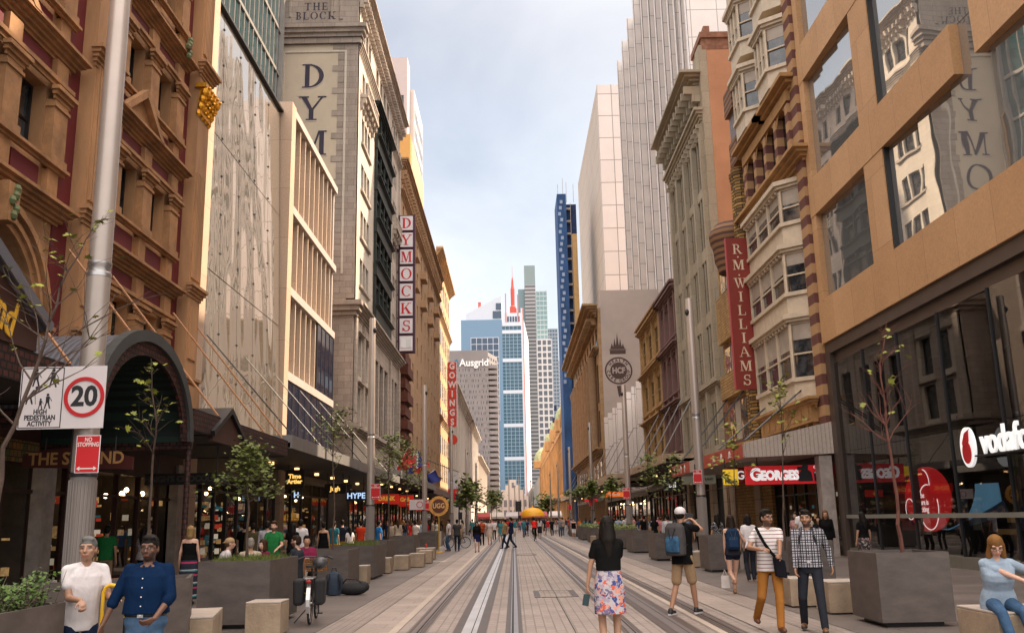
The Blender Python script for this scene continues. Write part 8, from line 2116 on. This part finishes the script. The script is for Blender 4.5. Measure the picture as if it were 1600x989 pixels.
mb = MB(); ring(mb, (6.22, 11.13, .80), .085, .012, 'y', 20); ring(mb, (6.3, 11.25, .78), .08, .012, 'y', 20); mb.path([(6.06, 11.1, .7), (6.02, 11.02, .5), (6.05, 11.0, .3), (6.1, 11.0, .28), (6.12, 11.05, .5), (6.1, 11.12, .62)], .009, 6); mb.build('handle', BLACK, t, True)
t = thing('face_mask_cloth', 'crumpled white cloth on the concrete seat at the right edge', 'cloth', (0, 0, 0)); mb = Blob(); mb.e3((6.5, 11.2, .50), (.09, .06, .03)); mb.e3((6.44, 11.17, .49), (.06, .05, .02)); remesh_later(mb, .01, 'cloth', WHITE, t)
G_ = person('grey haired man in white t-shirt leaning at the leafy planter, left foreground', -4.02, 8.95, 218, 1.575, 'm', (.36, .20, .13), hair=(.13, .125, .12), hairstyle='grey', top=WHITE, bottom=cloth('navy jeans', (.012, .02, .05)), shoe=SHBK, vox=.0065, look=(-30, 4), lean=8, rh=gp(127, 938, 8.62), lh=(-3.66, 8.8, 1.0), rpole=(.2, -.8, -1), lpole=(-.2, -.8, -1), hem=-.12, curl=(.5, .8), rfd=(0, 1, -.7), girth=.95)
H_ = person('stocky man in dark blue shirt and jeans, hand on hip, left foreground', -3.22, 8.45, 182, 1.575, 'm', (.135, .060, .034), hair=(.012, .010, .009), hairstyle='short', top=NAVYC, sleeve='rolled', bottom=cloth('mid denim', (.07, .13, .22), .3), shoe=SHBK, vox=.0065, girth=1.18, look=(0, 0), glasses=True, beard=(.022, .014, .011), lh=(-3.06, 8.22, .87), lpole=(-1, -.5, -.1), rh=(-3.56, 8.30, .76), rpole=(1, -.5, 0), belt=mat('black belt', (.012, .012, .012), .4), hem=.07, collar=True, curl=(.3, .4), lfd=(.9, .5, -.5))
# --- middle distance, left
BLOND = (.30, .19, .08)
person('woman in black top and horizontally striped long skirt seen from behind at left', -7.0, 20.6, 4, 1.66, 'f', WH, hair=BLOND, hairstyle='bob', top=BLK, tank=True, bottom=stripes('striped skirt cloth', [(0, (.012, .015, .03)), (.35, (.40, .03, .10)), (.5, (.012, .015, .03)), (.7, (.03, .22, .26)), (.8, (.5, .5, .5)), (.86, (.012, .015, .03))], .26, 2, .85, .12), legs='skirt', skirt=.80, vox=.012, face=False, shoe=SHBK)
person('seated young man in white t-shirt and backwards tan cap at left', -6.25, 20.4, -65, 1.72, 'm', WH, top=WHITE, bottom=DJEAN, vox=.012, seat=.5, lean=14, hat=(cloth('tan cap cloth', (.40, .27, .15)), 'back'), hair=(.1, .05, .02))
person('man in green t-shirt and khaki trousers at the shop window, far left', -10.3, 24.1, 10, 1.72, 'm', AS, top=GRNC_, bottom=TANC, vox=.014, face=False, shoe=SHBR)
person('woman in white speckled blouse behind the man in blue shirt, left', -9.55, 24.6, -20, 1.66, 'f', IN, hairstyle='long', top=floral('speckled blouse', (.55, .5, .5), [(.6, .56, .55), (.35, .3, .3), (.6, .56, .55), (.2, .18, .2)], 60), bottom=BLK, vox=.014, face=False, shoe=SHBK)
person('bearded man in green t-shirt standing facing the camera behind the bicycle', -5.95, 23.6, 175, 1.74, 'm', WH, hair=(.05, .025, .012), top=GRNC_, bottom=BLK, vox=.010, beard=(.12, .06, .03), shoe=SHBK, rh=(-6.12, 23.3, .98), lh=(-5.78, 23.25, 1.05))
for (lb, px_, Y, hd, H_s, kw) in (
    ('older grey haired man seated with his back turned behind the grass planter', 393, 19.2, 20, 1.7, dict(hair=(.25, .22, .19), hairstyle='grey', top=cloth('beige jacket', (.42, .36, .27)), bottom=DJEAN, seat=.5, face=False)),
    ('seated woman with glasses and dark plum top behind the grass planter', 413, 20.2, 150, 1.62, dict(sex='f', hair=(.05, .02, .015), hairstyle='bob', top=cloth('plum top', (.16, .02, .05)), bottom=BLK, seat=.5, skin=WH)),
    ('seated dark haired man in dark t-shirt in profile behind the bicycle', 465, 20.0, 75, 1.74, dict(top=cloth('slate tee', (.03, .035, .045)), bottom=DJEAN, seat=.5, skin=WH, hair=(.03, .018, .012), beard=(.08, .04, .03))),
    ('seated person in plum shirt half hidden behind the man beside the bicycle', 480, 21.5, 200, 1.7, dict(top=cloth('magenta shirt', (.20, .02, .06)), bottom=BLK, seat=.5)),
    ('man in pale shirt with a brown shoulder bag walking away on the left pavement', 418, 28, 5, 1.76, dict(top=cloth('pale lilac shirt', (.42, .38, .42)), sleeve='long', bottom=BLK, face=False)),
    ('person with dark backpack near the brown shopfront, left', 383, 30, 0, 1.74, dict(top=BLK, bottom=DJEAN, face=False)),
    ('person in olive jacket near the brown shopfront, left', 396, 29.5, 15, 1.72, dict(top=cloth('olive jacket', (.09, .075, .04)), sleeve='long', bottom=BLK, face=False)),
    ('long haired woman in black behind the green shirted man', 458, 30, 10, 1.68, dict(sex='f', hairstyle='long', top=BLK, bottom=BLK, face=False)),
    ('man in white t-shirt walking away under the left awning', 470, 31, 0, 1.80, dict(top=WHITE, bottom=cloth('grey trousers', (.10, .10, .11)), face=False)),
    ('woman in long black dress carrying a pale bag on the left pavement', 506, 34, 0, 1.70, dict(sex='f', top=BLK, tank=True, bottom=BLK, legs='skirt', skirt=.72, face=False)),
    ('person in teal shirt and yellow trousers on the left pavement', 522, 38, -20, 1.74, dict(top=cloth('teal shirt', (.03, .13, .16)), bottom=cloth('yellow trousers', (.5, .26, .03)), face=False)),
    ('man in dark suit beside the yellow trousers, left pavement', 535, 40, 10, 1.8, dict(top=cloth('dark suit', (.015, .018, .03)), sleeve='long', bottom=cloth('gold trousers', (.42, .22, .03)))),
    ('child in white top beside the shop under the HYPE sign', 547, 40, 30, 1.5, dict(sex='f', hairstyle='long', top=WHITE, bottom=BLK, face=False)),
    ('man in red shirt under the HYPE sign', 564, 43, -10, 1.74, dict(top=cloth('red shirt', (.55, .05, .02)), bottom=BLK, face=False)),
    ('woman in white beside the red shirted man near the second left pole', 574, 44, 0, 1.62, dict(sex='f', hairstyle='long', top=WHITE, bottom=DJEAN, face=False)),
    ('man in bright blue t-shirt right of the second left pole', 592, 40.5, -60, 1.74, dict(top=cloth('blue tee', (.02, .15, .42)), bottom=BLK)),
    ('man in white t-shirt and jeans looking at his phone below the UGG sign', 701, 53.2, 95, 1.78, dict(top=WHITE, bottom=JEAN, skin=IN, vox=.014, shoe=SHBR)),
    ('man with olive backpack in dark clothes seen from behind below the UGG sign', 714, 52.8, 0, 1.74, dict(top=cloth('charcoal shirt', (.045, .045, .05)), bottom=cloth('navy trousers', (.018, .022, .035)), vox=.014, shoe=SHBK, face=False)),
    ('woman in black jumper and navy skirt walking toward the camera left of the tracks', 745, 50.2, 180, 1.62, dict(sex='f', hairstyle='bob', top=BLK, sleeve='long', bottom=cloth('navy skirt', (.012, .014, .06)), legs='skirt', skirt=.34, vox=.014, shoe=SHBK, skin=WH, hair=(.06, .03, .015), stride=.12)),
    ('person in black and orange top behind the woman in navy skirt', 753, 64, 175, 1.7, dict(top=cloth('orange black top', (.35, .06, .02), .8), bottom=BLK, shoe=SHBK)),
    ('woman in pale dress walking toward the camera left of the rail', 765, 66, 178, 1.72, dict(sex='f', hairstyle='long', top=cloth('pale pink top', (.55, .45, .43)), bottom=cloth('cream skirt', (.5, .43, .36)), legs='skirt', skirt=.4, shoe=mat('red shoe', (.3, .02, .02), .5), stride=.1)),
    ('person in white top with red bag beside the woman in pale dress', 772, 80, 170, 1.7, dict(top=WHITE, bottom=BLK)),
    ('woman in teal dress behind the crossing pair', 782, 72, 160, 1.68, dict(sex='f', hairstyle='long', top=cloth('teal dress', (.05, .2, .22)), bottom=cloth('teal skirt', (.05, .2, .22)), legs='skirt', skirt=.45)),
    ('man in tan shirt with dark backpack crossing the tracks, left of the pair', 789, 55.3, 70, 1.70, dict(top=cloth('tan shirt', (.33, .22, .10)), bottom=cloth('dark blue jeans', (.014, .02, .04)), vox=.014, stride=.22, shoe=SHBK)),
    ('tall man in dark navy shirt striding across the tracks, right of the pair', 798, 55.0, 75, 1.80, dict(top=cloth('deep navy shirt', (.012, .018, .05)), bottom=cloth('navy chinos', (.014, .018, .035)), vox=.014, stride=.30, shoe=SHBK)),
    ('man in black vest and white shorts walking beside the far right planters', 896, 76.5, 180, 1.68, dict(top=BLK, tank=True, bottom=cloth('white shorts', (.6, .56, .54)), legs='shorts', skin=WH)),
    ('woman in black with floral skirt looking into the shop window at right', 1347, 27.0, 20, 1.66, dict(sex='f', hairstyle='long', top=BLK, sleeve='short', bottom=floral('dark floral', (.03, .025, .03), [(.02, .018, .02), (.02, .018, .02), (.3, .16, .15), (.02, .018, .02), (.35, .3, .28)], 22), legs='skirt', skirt=.5, vox=.012, shoe=SHBK, face=False)),
    ('long haired woman in pale pink top near the marble post at right', 1243, 33, 150, 1.70, dict(sex='f', hairstyle='long', top=cloth('dusty pink top', (.38, .22, .20)), bottom=BLK, vox=.014)),
    ('man in white shirt behind the plaid shirted man at right', 1254, 31, 10, 1.86, dict(top=WHITE, bottom=DJEAN, face=False)),
    ('woman in black jacket with a hand to her face right of the plaid shirted man', 1290, 30, 165, 1.74, dict(sex='f', hair=(.10, .03, .012), hairstyle='long', top=BLK, sleeve='long', bottom=BLK, vox=.012)),
    ('dark clothed person stooping beside the woman in black jacket', 1279, 31.5, 140, 1.55, dict(top=BLK, sleeve='long', bottom=BLK)),
    ('woman in speckled black dress right of the first right pole', 1120, 31.0, 10, 1.70, dict(sex='f', hairstyle='long', top=floral('dotted dress', (.02, .02, .02), [(.015, .015, .015), (.015, .015, .015), (.4, .4, .4), (.015, .015, .015)], 55), bottom=BLK, legs='skirt', skirt=.5, face=False)),
    ('woman in white t-shirt with hair bun behind the blue backpack', 1168, 24.0, 0, 1.66, dict(sex='f', hairstyle='bob', top=WHITE, bottom=DJEAN, face=False)),
    ('man in sage green t-shirt left of the first right pole', 1094, 36.0, 175, 1.80, dict(top=cloth('sage tee', (.16, .19, .15)), bottom=BLK)),
    ('person in blue cap just right of the man taking a photo', 1069, 34, 0, 1.76, dict(top=cloth('blue grey tee', (.12, .17, .25)), bottom=BLK, hat=(cloth('blue cap cloth', (.02, .07, .25)), 'front'), face=False)),
    ('man in black t-shirt under the right awning beyond the second pole', 1006, 52, 10, 1.74, dict(top=BLK, bottom=DJEAN, face=False)),
    ('woman in black top under the right awning left of the man taking a photo', 1022, 48, 0, 1.68, dict(sex='f', hairstyle='long', top=BLK, bottom=BLK, face=False)),
    ('person in pale blue shirt left of the second right pole', 966, 60, -20, 1.74, dict(top=cloth('pale blue shirt', (.3, .38, .48)), bottom=BLK, face=False)),
    ('person in pink t-shirt seated beyond the second right pole', 990, 56, 90, 1.75, dict(top=cloth('pink tee', (.5, .24, .24)), bottom=BLK)),
    ('person in white shirt left of the black t-shirt under the right awning', 976, 62, 40, 1.76, dict(top=WHITE, bottom=DJEAN)),
    ('bald man in white shirt facing the camera near the second right pole', 981, 66, 170, 1.9, dict(top=WHITE, sleeve='long', bottom=DJEAN, skin=WH)),
    ('person in pale jacket just left of the man in white cap', 1043, 40, 0, 1.72, dict(top=cloth('pale jacket', (.45, .45, .47)), sleeve='long', bottom=DJEAN, face=False)),
    ('woman in patterned cream top near the black jacket, right background', 1262, 34, 170, 1.66, dict(sex='f', hairstyle='bob', top=cloth('cream top', (.5, .42, .36)), bottom=BLK))):
    kw = dict(kw); kw.setdefault('vox', .017); kw.setdefault('stride', .06 if 'seat' not in kw else 0); kw.setdefault('face', Y < 40)
    X_, _ = YP(px_, 812, Y); person(lb, X_, Y, hd, H_s, **kw)
# cyclist
CY = person('cyclist in red top riding away between the tracks', 1.55, 73, 0, 1.76, 'm', WH, top=cloth('bright red top', (.60, .02, .015)), bottom=BLK, seat=.92, lean=30, vox=.018, face=False, lh=(1.25, 73.75, 1.05), rh=(1.85, 73.75, 1.05), lf=(1.45, 73.35, .45), rf=(1.65, 73.35, .15))
bicycle(1.55, 72.8, 0, 'bicycle ridden by the cyclist in red top', False)
# --- the distant crowd
rc = random.Random(11); tops = [('white', (.6, .57, .55)), ('black', (.014, .014, .016)), ('red', (.5, .03, .03)), ('navy', (.015, .03, .09)), ('grey', (.2, .2, .21)), ('orange', (.6, .14, .03)), ('pale blue', (.3, .38, .5)), ('teal', (.04, .18, .2)), ('beige', (.42, .34, .25)), ('pink', (.52, .2, .22))]
bots = [('dark', (.02, .02, .026)), ('denim', (.05, .09, .16)), ('khaki', (.3, .22, .13)), ('white', (.55, .52, .5))]
seen = {}
spots_far = [(804, 95), (812, 118), (818, 88), (823, 92), (829, 110), (838, 96), (843, 84), (847, 130), (852, 100), (856, 98), (860, 120), (862, 92), (866, 105), (871, 110), (875, 88), (879, 94), (884, 125), (888, 100), (760, 120), (768, 105), (775, 130), (781, 110), (757, 92), (735, 105), (729, 118), (750, 140), (790, 150), (797, 130), (808, 150), (815, 160), (825, 155), (835, 165), (845, 170), (856, 150), (870, 155), (884, 160), (905, 90), (915, 76), (924, 84), (942, 70), (950, 72), (650, 60), (640, 55), (630, 58), (622, 52), (612, 55), (658, 66), (1033, 55), (1014, 60), (1000, 68), (606, 62), (616, 74), (626, 66), (634, 78), (645, 70), (652, 84), (668, 90), (676, 76), (682, 95), (690, 84), (722, 76), (738, 88), (746, 98), (784, 125), (793, 112), (802, 140), (819, 132), (832, 140), (841, 128), (850, 118), (868, 135), (877, 118), (892, 110), (930, 66), (938, 76), (1028, 62), (1040, 58)]
for i, (px_, Y) in enumerate(spots_far):
    where = ('far left of the tracks' if px_ < 790 else 'at the far end of the tracks' if px_ < 860 else 'far right of the tracks') if 700 < px_ < 960 else ('behind the far left planters' if px_ < 700 else 'under the right awning')
    for _try in range(400):
        tn, tcx = rc.choice(tops); bn, bcx = rc.choice(bots); fem = rc.random() < .45; hd = rc.choice([0, 180, 170, 10, 90, -80, 200]); sk_ = fem and rc.random() < .5
        lb = f'{"woman" if fem else "man"} in {tn} top, {bn} {"skirt" if sk_ else "trousers"}, {"seen from behind" if abs(hd) < 20 else "facing the camera" if abs(hd) > 150 else "turned sideways"}, {where}'
        if lb not in seen: break
    seen[lb] = 1
    X_, _ = YP(px_, 812, Y)
    person(lb, X_, Y, hd, rc.uniform(1.6, 1.82), 'f' if fem else 'm', rc.choice([AS, WH, IN, MID]), hair=rc.choice([(.015, .012, .01), (.06, .03, .015), (.2, .12, .05)]), hairstyle='long' if fem else 'short', top=cloth('crowd '+tn, tcx), bottom=cloth('crowd '+bn, bcx), legs='skirt' if sk_ else 'trousers', stride=rc.uniform(.04, .2), vox=.028, face=False, group='distant crowd on the street')
flush()
# ================================================================ trees and planting
LEAFY = mat('young leaf green', (.16, .20, .025), .6, var=.45, scale=6, col2=(.26, .28, .03)); LEAFG = mat('shrub leaf green', (.035, .085, .015), .6, var=.5, scale=9, col2=(.08, .14, .02)); LEAFF = mat('mid leaf green', (.07, .11, .018), .6, var=.5, scale=7, col2=(.14, .17, .03))
BARK = mat('grey brown bark', (.085, .055, .04), .8, var=.3, scale=8, bump=.5); BARKR = mat('reddish bark', (.13, .045, .03), .7, var=.3, scale=8); BARKP = mat('pale bark', (.22, .15, .09), .8, var=.3, scale=7, bump=.4)
def leaf(mb, p, s, rn, maple=True):
    u = Vector((rn.uniform(-1, 1), rn.uniform(-1, 1), rn.uniform(-.5, .5))).normalized(); n_ = Vector((rn.uniform(-.6, .6), rn.uniform(-.9, .3), 1)).normalized(); v = n_.cross(u).normalized()
    p = Vector(p)
    if maple:
        prof = [(0, -.1), (.35, -.05), (.75, .25), (.42, .3), (.6, .75), (.25, .65), (0, 1.15), (-.25, .65), (-.6, .75), (-.42, .3), (-.75, .25), (-.35, -.05)]
    else: prof = [(0, 0), (.28, .35), (.26, .75), (0, 1.2), (-.26, .75), (-.28, .35)]
    mb.face([p+u*(a*s)+v*(b*s)+n_*(-abs(a)*s*.25) for a, b in prof])
def tree(label, base, tips, bark, lm, nb=14, nl=60, ls=.05, r0=.03, seed=0, spread=.5, maple=True, thing_name='sapling', group=None, z_first=.45, droop=.0, clump=.12):
    """tips: polyline of the leader; side branches fork off and fork again"""
    rn = random.Random(seed); t = thing(thing_name, label, 'tree', base, group)
    tr = MB(); cr = MB(); pts = [Vector(p) for p in tips]
    # subdivide the leader with slight wobble
    P_ = []
    for i in range(len(pts)-1):
        for k in range(4):
            q = pts[i].lerp(pts[i+1], k/4); P_.append(q+Vector((rn.uniform(-1, 1), rn.uniform(-1, 1), 0))*r0*.6)
    P_.append(pts[-1]); n_ = len(P_); tr.path(P_, [r0*(1-.85*i/(n_-1)) for i in range(n_)], 7)
    ends = []
    H_ = (pts[-1]-pts[0]).length
    for b in range(nb):
        f = z_first+(1-z_first)*(b+rn.random())/nb; i = min(n_-1, int(f*(n_-1))); o = P_[i]; az = rn.uniform(0, 6.28); L_ = H_*spread*(1.15-f)*rn.uniform(.5, 1)
        d = Vector((math.cos(az), math.sin(az), rn.uniform(.5, 1.3))).normalized(); q = [o]
        for k in range(5): d = (d+Vector((rn.uniform(-.25, .25), rn.uniform(-.25, .25), rn.uniform(-.1, .2)-droop))).normalized(); q.append(q[-1]+d*L_/5)
        rb = r0*(1-.85*f)*.6; tr.path(q, [max(.002, rb*(1-k/6)) for k in range(6)], 5); ends += q[2:]
        for c in range(3):
            k = rn.randint(1, 4); d2 = (d+Vector((rn.uniform(-1, 1), rn.uniform(-1, 1), rn.uniform(-.3, .6)))).normalized(); q2 = [q[k]]
            for m_ in range(3): d2 = (d2+Vector((rn.uniform(-.3, .3), rn.uniform(-.3, .3), rn.uniform(-.1, .1)-droop))).normalized(); q2.append(q2[-1]+d2*L_*.16)
            tr.path(q2, [max(.0015, rb*.45*(1-m_/4)) for m_ in range(4)], 4); ends += q2[1:]
    tr.build('trunk', bark, t)
    for k in range(nl):
        e = ends[rn.randrange(len(ends))]; leaf(cr, e+Vector((rn.gauss(0, clump), rn.gauss(0, clump), rn.gauss(0, clump*.7))), ls*rn.uniform(.6, 1.2), rn, maple)
    cr.build('crown', lm, t); return t
def P3(px_, py_, Y): x_, z_ = YP(px_, py_, Y); return (x_, Y, z_)
tree('thin bare sapling at the far left edge before the gabled sign', P3(-22, 900, 11), [P3(-22, 900, 11), P3(8, 700, 11), P3(62, 560, 11), P3(95, 450, 11), P3(150, 350, 11)], BARK, LEAFY, 22, 55, .075, .035, 1, .62, z_first=.35, clump=.04)
tree('slender sapling with sparse bright leaves in front of the barrel roof', P3(226, 900, 15), [P3(226, 900, 15), P3(236, 760, 15), P3(243, 660, 15), P3(236, 560, 15)], BARK, LEAFY, 16, 60, .08, .03, 2, .45, z_first=.5, clump=.05)
tree('leafy green young tree growing from the grass planter beside the bicycle', P3(384, 905, 16.6), [P3(384, 905, 16.6), P3(388, 820, 16.6), P3(386, 750, 16.6), P3(390, 692, 16.6)], BARK, LEAFF, 20, 800, .066, .032, 3, .50, z_first=.55, droop=.12, clump=.13)
tree('thin tree with light leaves behind the planter with the bags', P3(520, 880, 25), [P3(520, 880, 25), P3(522, 780, 25), P3(520, 690, 25), P3(525, 640, 25)], BARK, LEAFF, 14, 330, .07, .03, 4, .42, z_first=.55, clump=.12)
for i, (px_, Y, top_, nl) in enumerate(((607, 44, 670, 420), (636, 52, 680, 420), (655, 66, 700, 300))):
    tree(['first', 'second', 'third'][i]+' of the leafy trees beside the red shop signs left', P3(px_, 830, Y), [P3(px_, 868-i*6, Y), P3(px_, 760, Y), P3(px_+2, top_, Y)], BARK, LEAFF, 12, int(nl*.8), .13, .05, 10+i, .40, group='young street trees', z_first=.55, clump=.25)
for i, (px_, Y, top_) in enumerate(((728, 100, 745), (742, 120, 755), (768, 170, 768), (776, 190, 770))):
    tree(['nearest', 'second', 'third', 'farthest'][i]+' of the small green trees far down the left side', P3(px_, 815, Y), [P3(px_, 835, Y), P3(px_, 790, Y), P3(px_, top_, Y)], BARK, LEAFF, 10, 320, .38, .08, 20+i, .5, group='young street trees', z_first=.45, clump=.5)
tree('tall sapling with reddish bare branches in the large right foreground planter', P3(1412, 880, 14.5), [P3(1412, 880, 14.5), P3(1402, 800, 14.5), P3(1390, 690, 14.5), P3(1375, 590, 14.5), P3(1385, 500, 14.5)], BARKR, LEAFY, 26, 26, .08, .034, 5, .50, z_first=.5, clump=.03)
tree('thin sapling with hanging leaves before the GEORGES sign', P3(1226, 860, 24), [P3(1226, 860, 24), P3(1224, 760, 24), P3(1222, 660, 24), P3(1214, 590, 24)], BARK, LEAFY, 16, 110, .10, .03, 6, .5, z_first=.55, clump=.07)
tree('thin light leaved sapling between first right pole and camera shop signs', P3(1150, 850, 29.5), [P3(1150, 850, 29.5), P3(1148, 760, 29.5), P3(1146, 650, 29.5)], BARK, LEAFY, 14, 120, .12, .03, 7, .5, z_first=.5, clump=.09)
for i, (px_, Y, top_, nl) in enumerate(((1050, 46, 700, 200), (1012, 50, 700, 260), (955, 60, 745, 320), (925, 80, 752, 420), (905, 95, 760, 300), (893, 130, 770, 250))):
    tree(['nearest', 'second', 'third', 'fourth', 'fifth', 'farthest'][i]+' of the small leafy trees under the right awnings', P3(px_, 830, Y), [P3(px_, 850-i*3, Y), P3(px_, 780, Y), P3(px_, top_, Y)], BARK, LEAFF, 10, int(nl*.7), .14+.03*i, .05, 30+i, .42, group='young street trees', z_first=.55, clump=.22)
tree('green tree at the far end of the street beside the golden building', P3(822, 815, 230), [P3(850, 822, 230), P3(850, 800, 230), P3(850, 775, 230)], BARK, LEAFF, 10, 400, .7, .12, 41, .6, group='young street trees', z_first=.3, clump=1.1)
def planting(x0, x1, y0, y1, z, h, n, ls, lm, label, seed, maple=False, stems=True):
    rn = random.Random(seed); t = thing('shrub', label, 'plants', ((x0+x1)/2, (y0+y1)/2, z)); lf = MB(); sm = MB()
    for k in range(n):
        x, y = rn.uniform(x0, x1), rn.uniform(y0, y1); hh = h*(rn.random()**.8)*(.6+.4*math.sin(x*5+y*3)**2)
        if stems and k % 9 == 0: sm.tube((x, y, z), (x+rn.uniform(-.12, .12), y+rn.uniform(-.12, .12), z+hh*1.05), .004, .002, 4)
        leaf(lf, (x+rn.uniform(-.05, .05), y, z+hh), ls*rn.uniform(.6, 1.3), rn, maple)
    lf.build('foliage', lm, t)
    if sm.v: sm.build('stem', BARK, t)
planting(-5.2, -4.06, 7.7, 8.56, .90, .40, 3400, .045, LEAFG, 'leafy shrubs filling the left foreground planter', 1)
def grass(x0, x1, y0, y1, z, label, seed, n=900, h=.14):
    rn = random.Random(seed); mb = MB()
    for k in range(n):
        x, y = rn.uniform(x0, x1), rn.uniform(y0, y1); a = rn.uniform(0, 3.14); dx, dy = .008*math.cos(a), .008*math.sin(a); lx, ly = rn.uniform(-.05, .05), rn.uniform(-.05, .05); hh = h*rn.uniform(.5, 1.2)
        mb.face([(x-dx, y-dy, z), (x+dx, y+dy, z), (x+lx, y+ly, z+hh)])
    tag(mb.build('grass', LEAFF, loc=((x0+x1)/2, (y0+y1)/2, z)), label, 'grass', kind='stuff')
grass(-5.05, -4.1, 15.7, 17.5, .97, 'short green grass in the planter beside the bicycle', 2, 1800, .16); grass(-5.3, -4.25, 28.2, 30.5, .9, 'short green grass in the planter at the second left pole', 3, 1200, .2)
for i, (x0, x1, y0, y1) in enumerate(((5.4, 6.55, 50.6, 52.9), (5.35, 6.35, 58.1, 60.9), (5.25, 6.15, 64.1, 67.9), (5.25, 6.15, 73.1, 77.9))):
    planting(x0, x1, y0, y1, .9, .38, 600, .12, LEAFF, ['nearest', 'second', 'third', 'farthest'][i]+' low green planting in the right side planters', 10+i, stems=False)
# ================================================================ one mesh per window, post, rod or lamp
def islands(me):
    par = list(range(len(me.vertices)))
    def find(a):
        while par[a] != a: par[a] = par[par[a]]; a = par[a]
        return a
    for p in me.polygons:
        v = p.vertices; r = find(v[0])
        for q in v[1:]: par[find(q)] = r
    g = {}
    for p in me.polygons: g.setdefault(find(p.vertices[0]), []).append(p.index)
    return list(g.values())
def explode(o, name, limit=95):
    me = o.data; gs = islands(me)
    if len(gs) < 2: o.name = name; return
    def sub_mesh(idx, nm):
        vm = {}; vs = []; fs = []
        for i in idx:
            f = []
            for v in me.polygons[i].vertices:
                if v not in vm: vm[v] = len(vs); vs.append(tuple(me.vertices[v].co))
                f.append(vm[v])
            fs.append(f)
        m2 = bpy.data.meshes.new(nm); m2.from_pydata(vs, [], fs)
        for mt in me.materials: m2.materials.append(mt)
        m2.update(); return m2
    par = o.parent; loc = o.location.copy()
    for g in gs[:limit]: link(name, sub_mesh(g, name), par, loc)
    if len(gs) > limit:
        r = link(name, sub_mesh([i for g in gs[limit:] for i in g], name), par, loc); r['kind'] = 'stuff'
    bpy.data.objects.remove(o)
EX = {'windows': 'window', 'crown_windows': 'window', 'side_windows': 'window', 'awning_post': 'awning_post', 'tie_rods': 'tie_rod', 'awning_lights': 'awning_light', 'arcade_piers': 'pier', 'oriel_apron': 'oriel_apron', 'red_panels': 'red_panel', 'pane_fixings': 'pane_fixing', 'dark_panes': 'pane', 'fascia_motifs': 'fascia_motif', 'side_cornices': 'side_cornice', 'shelves': 'shelf', 'roof_flags': 'roof_flag', 'scaffold_poles': 'scaffold_pole', 'brick_apron': 'brick_apron', 'awning_fascia': 'awning_fascia', 'louvred_bay': 'louvred_bay', 'stall_back': 'stall_back', 'lenses': 'lens', 'shirt_buttons': 'shirt_button', 'dentils': 'dentil', 'hanger': 'hanger', 'strap': 'strap'}
for o in [o for o in bpy.data.objects if o.type == 'MESH' and o.parent is not None and o.name.split('.')[0] in EX]:
    if o.name.startswith('arcade_piers') and o.parent.name.startswith('banded'): explode(o, 'pier')
    elif not o.name.startswith('arcade_piers'): explode(o, EX[o.name.split('.')[0]])
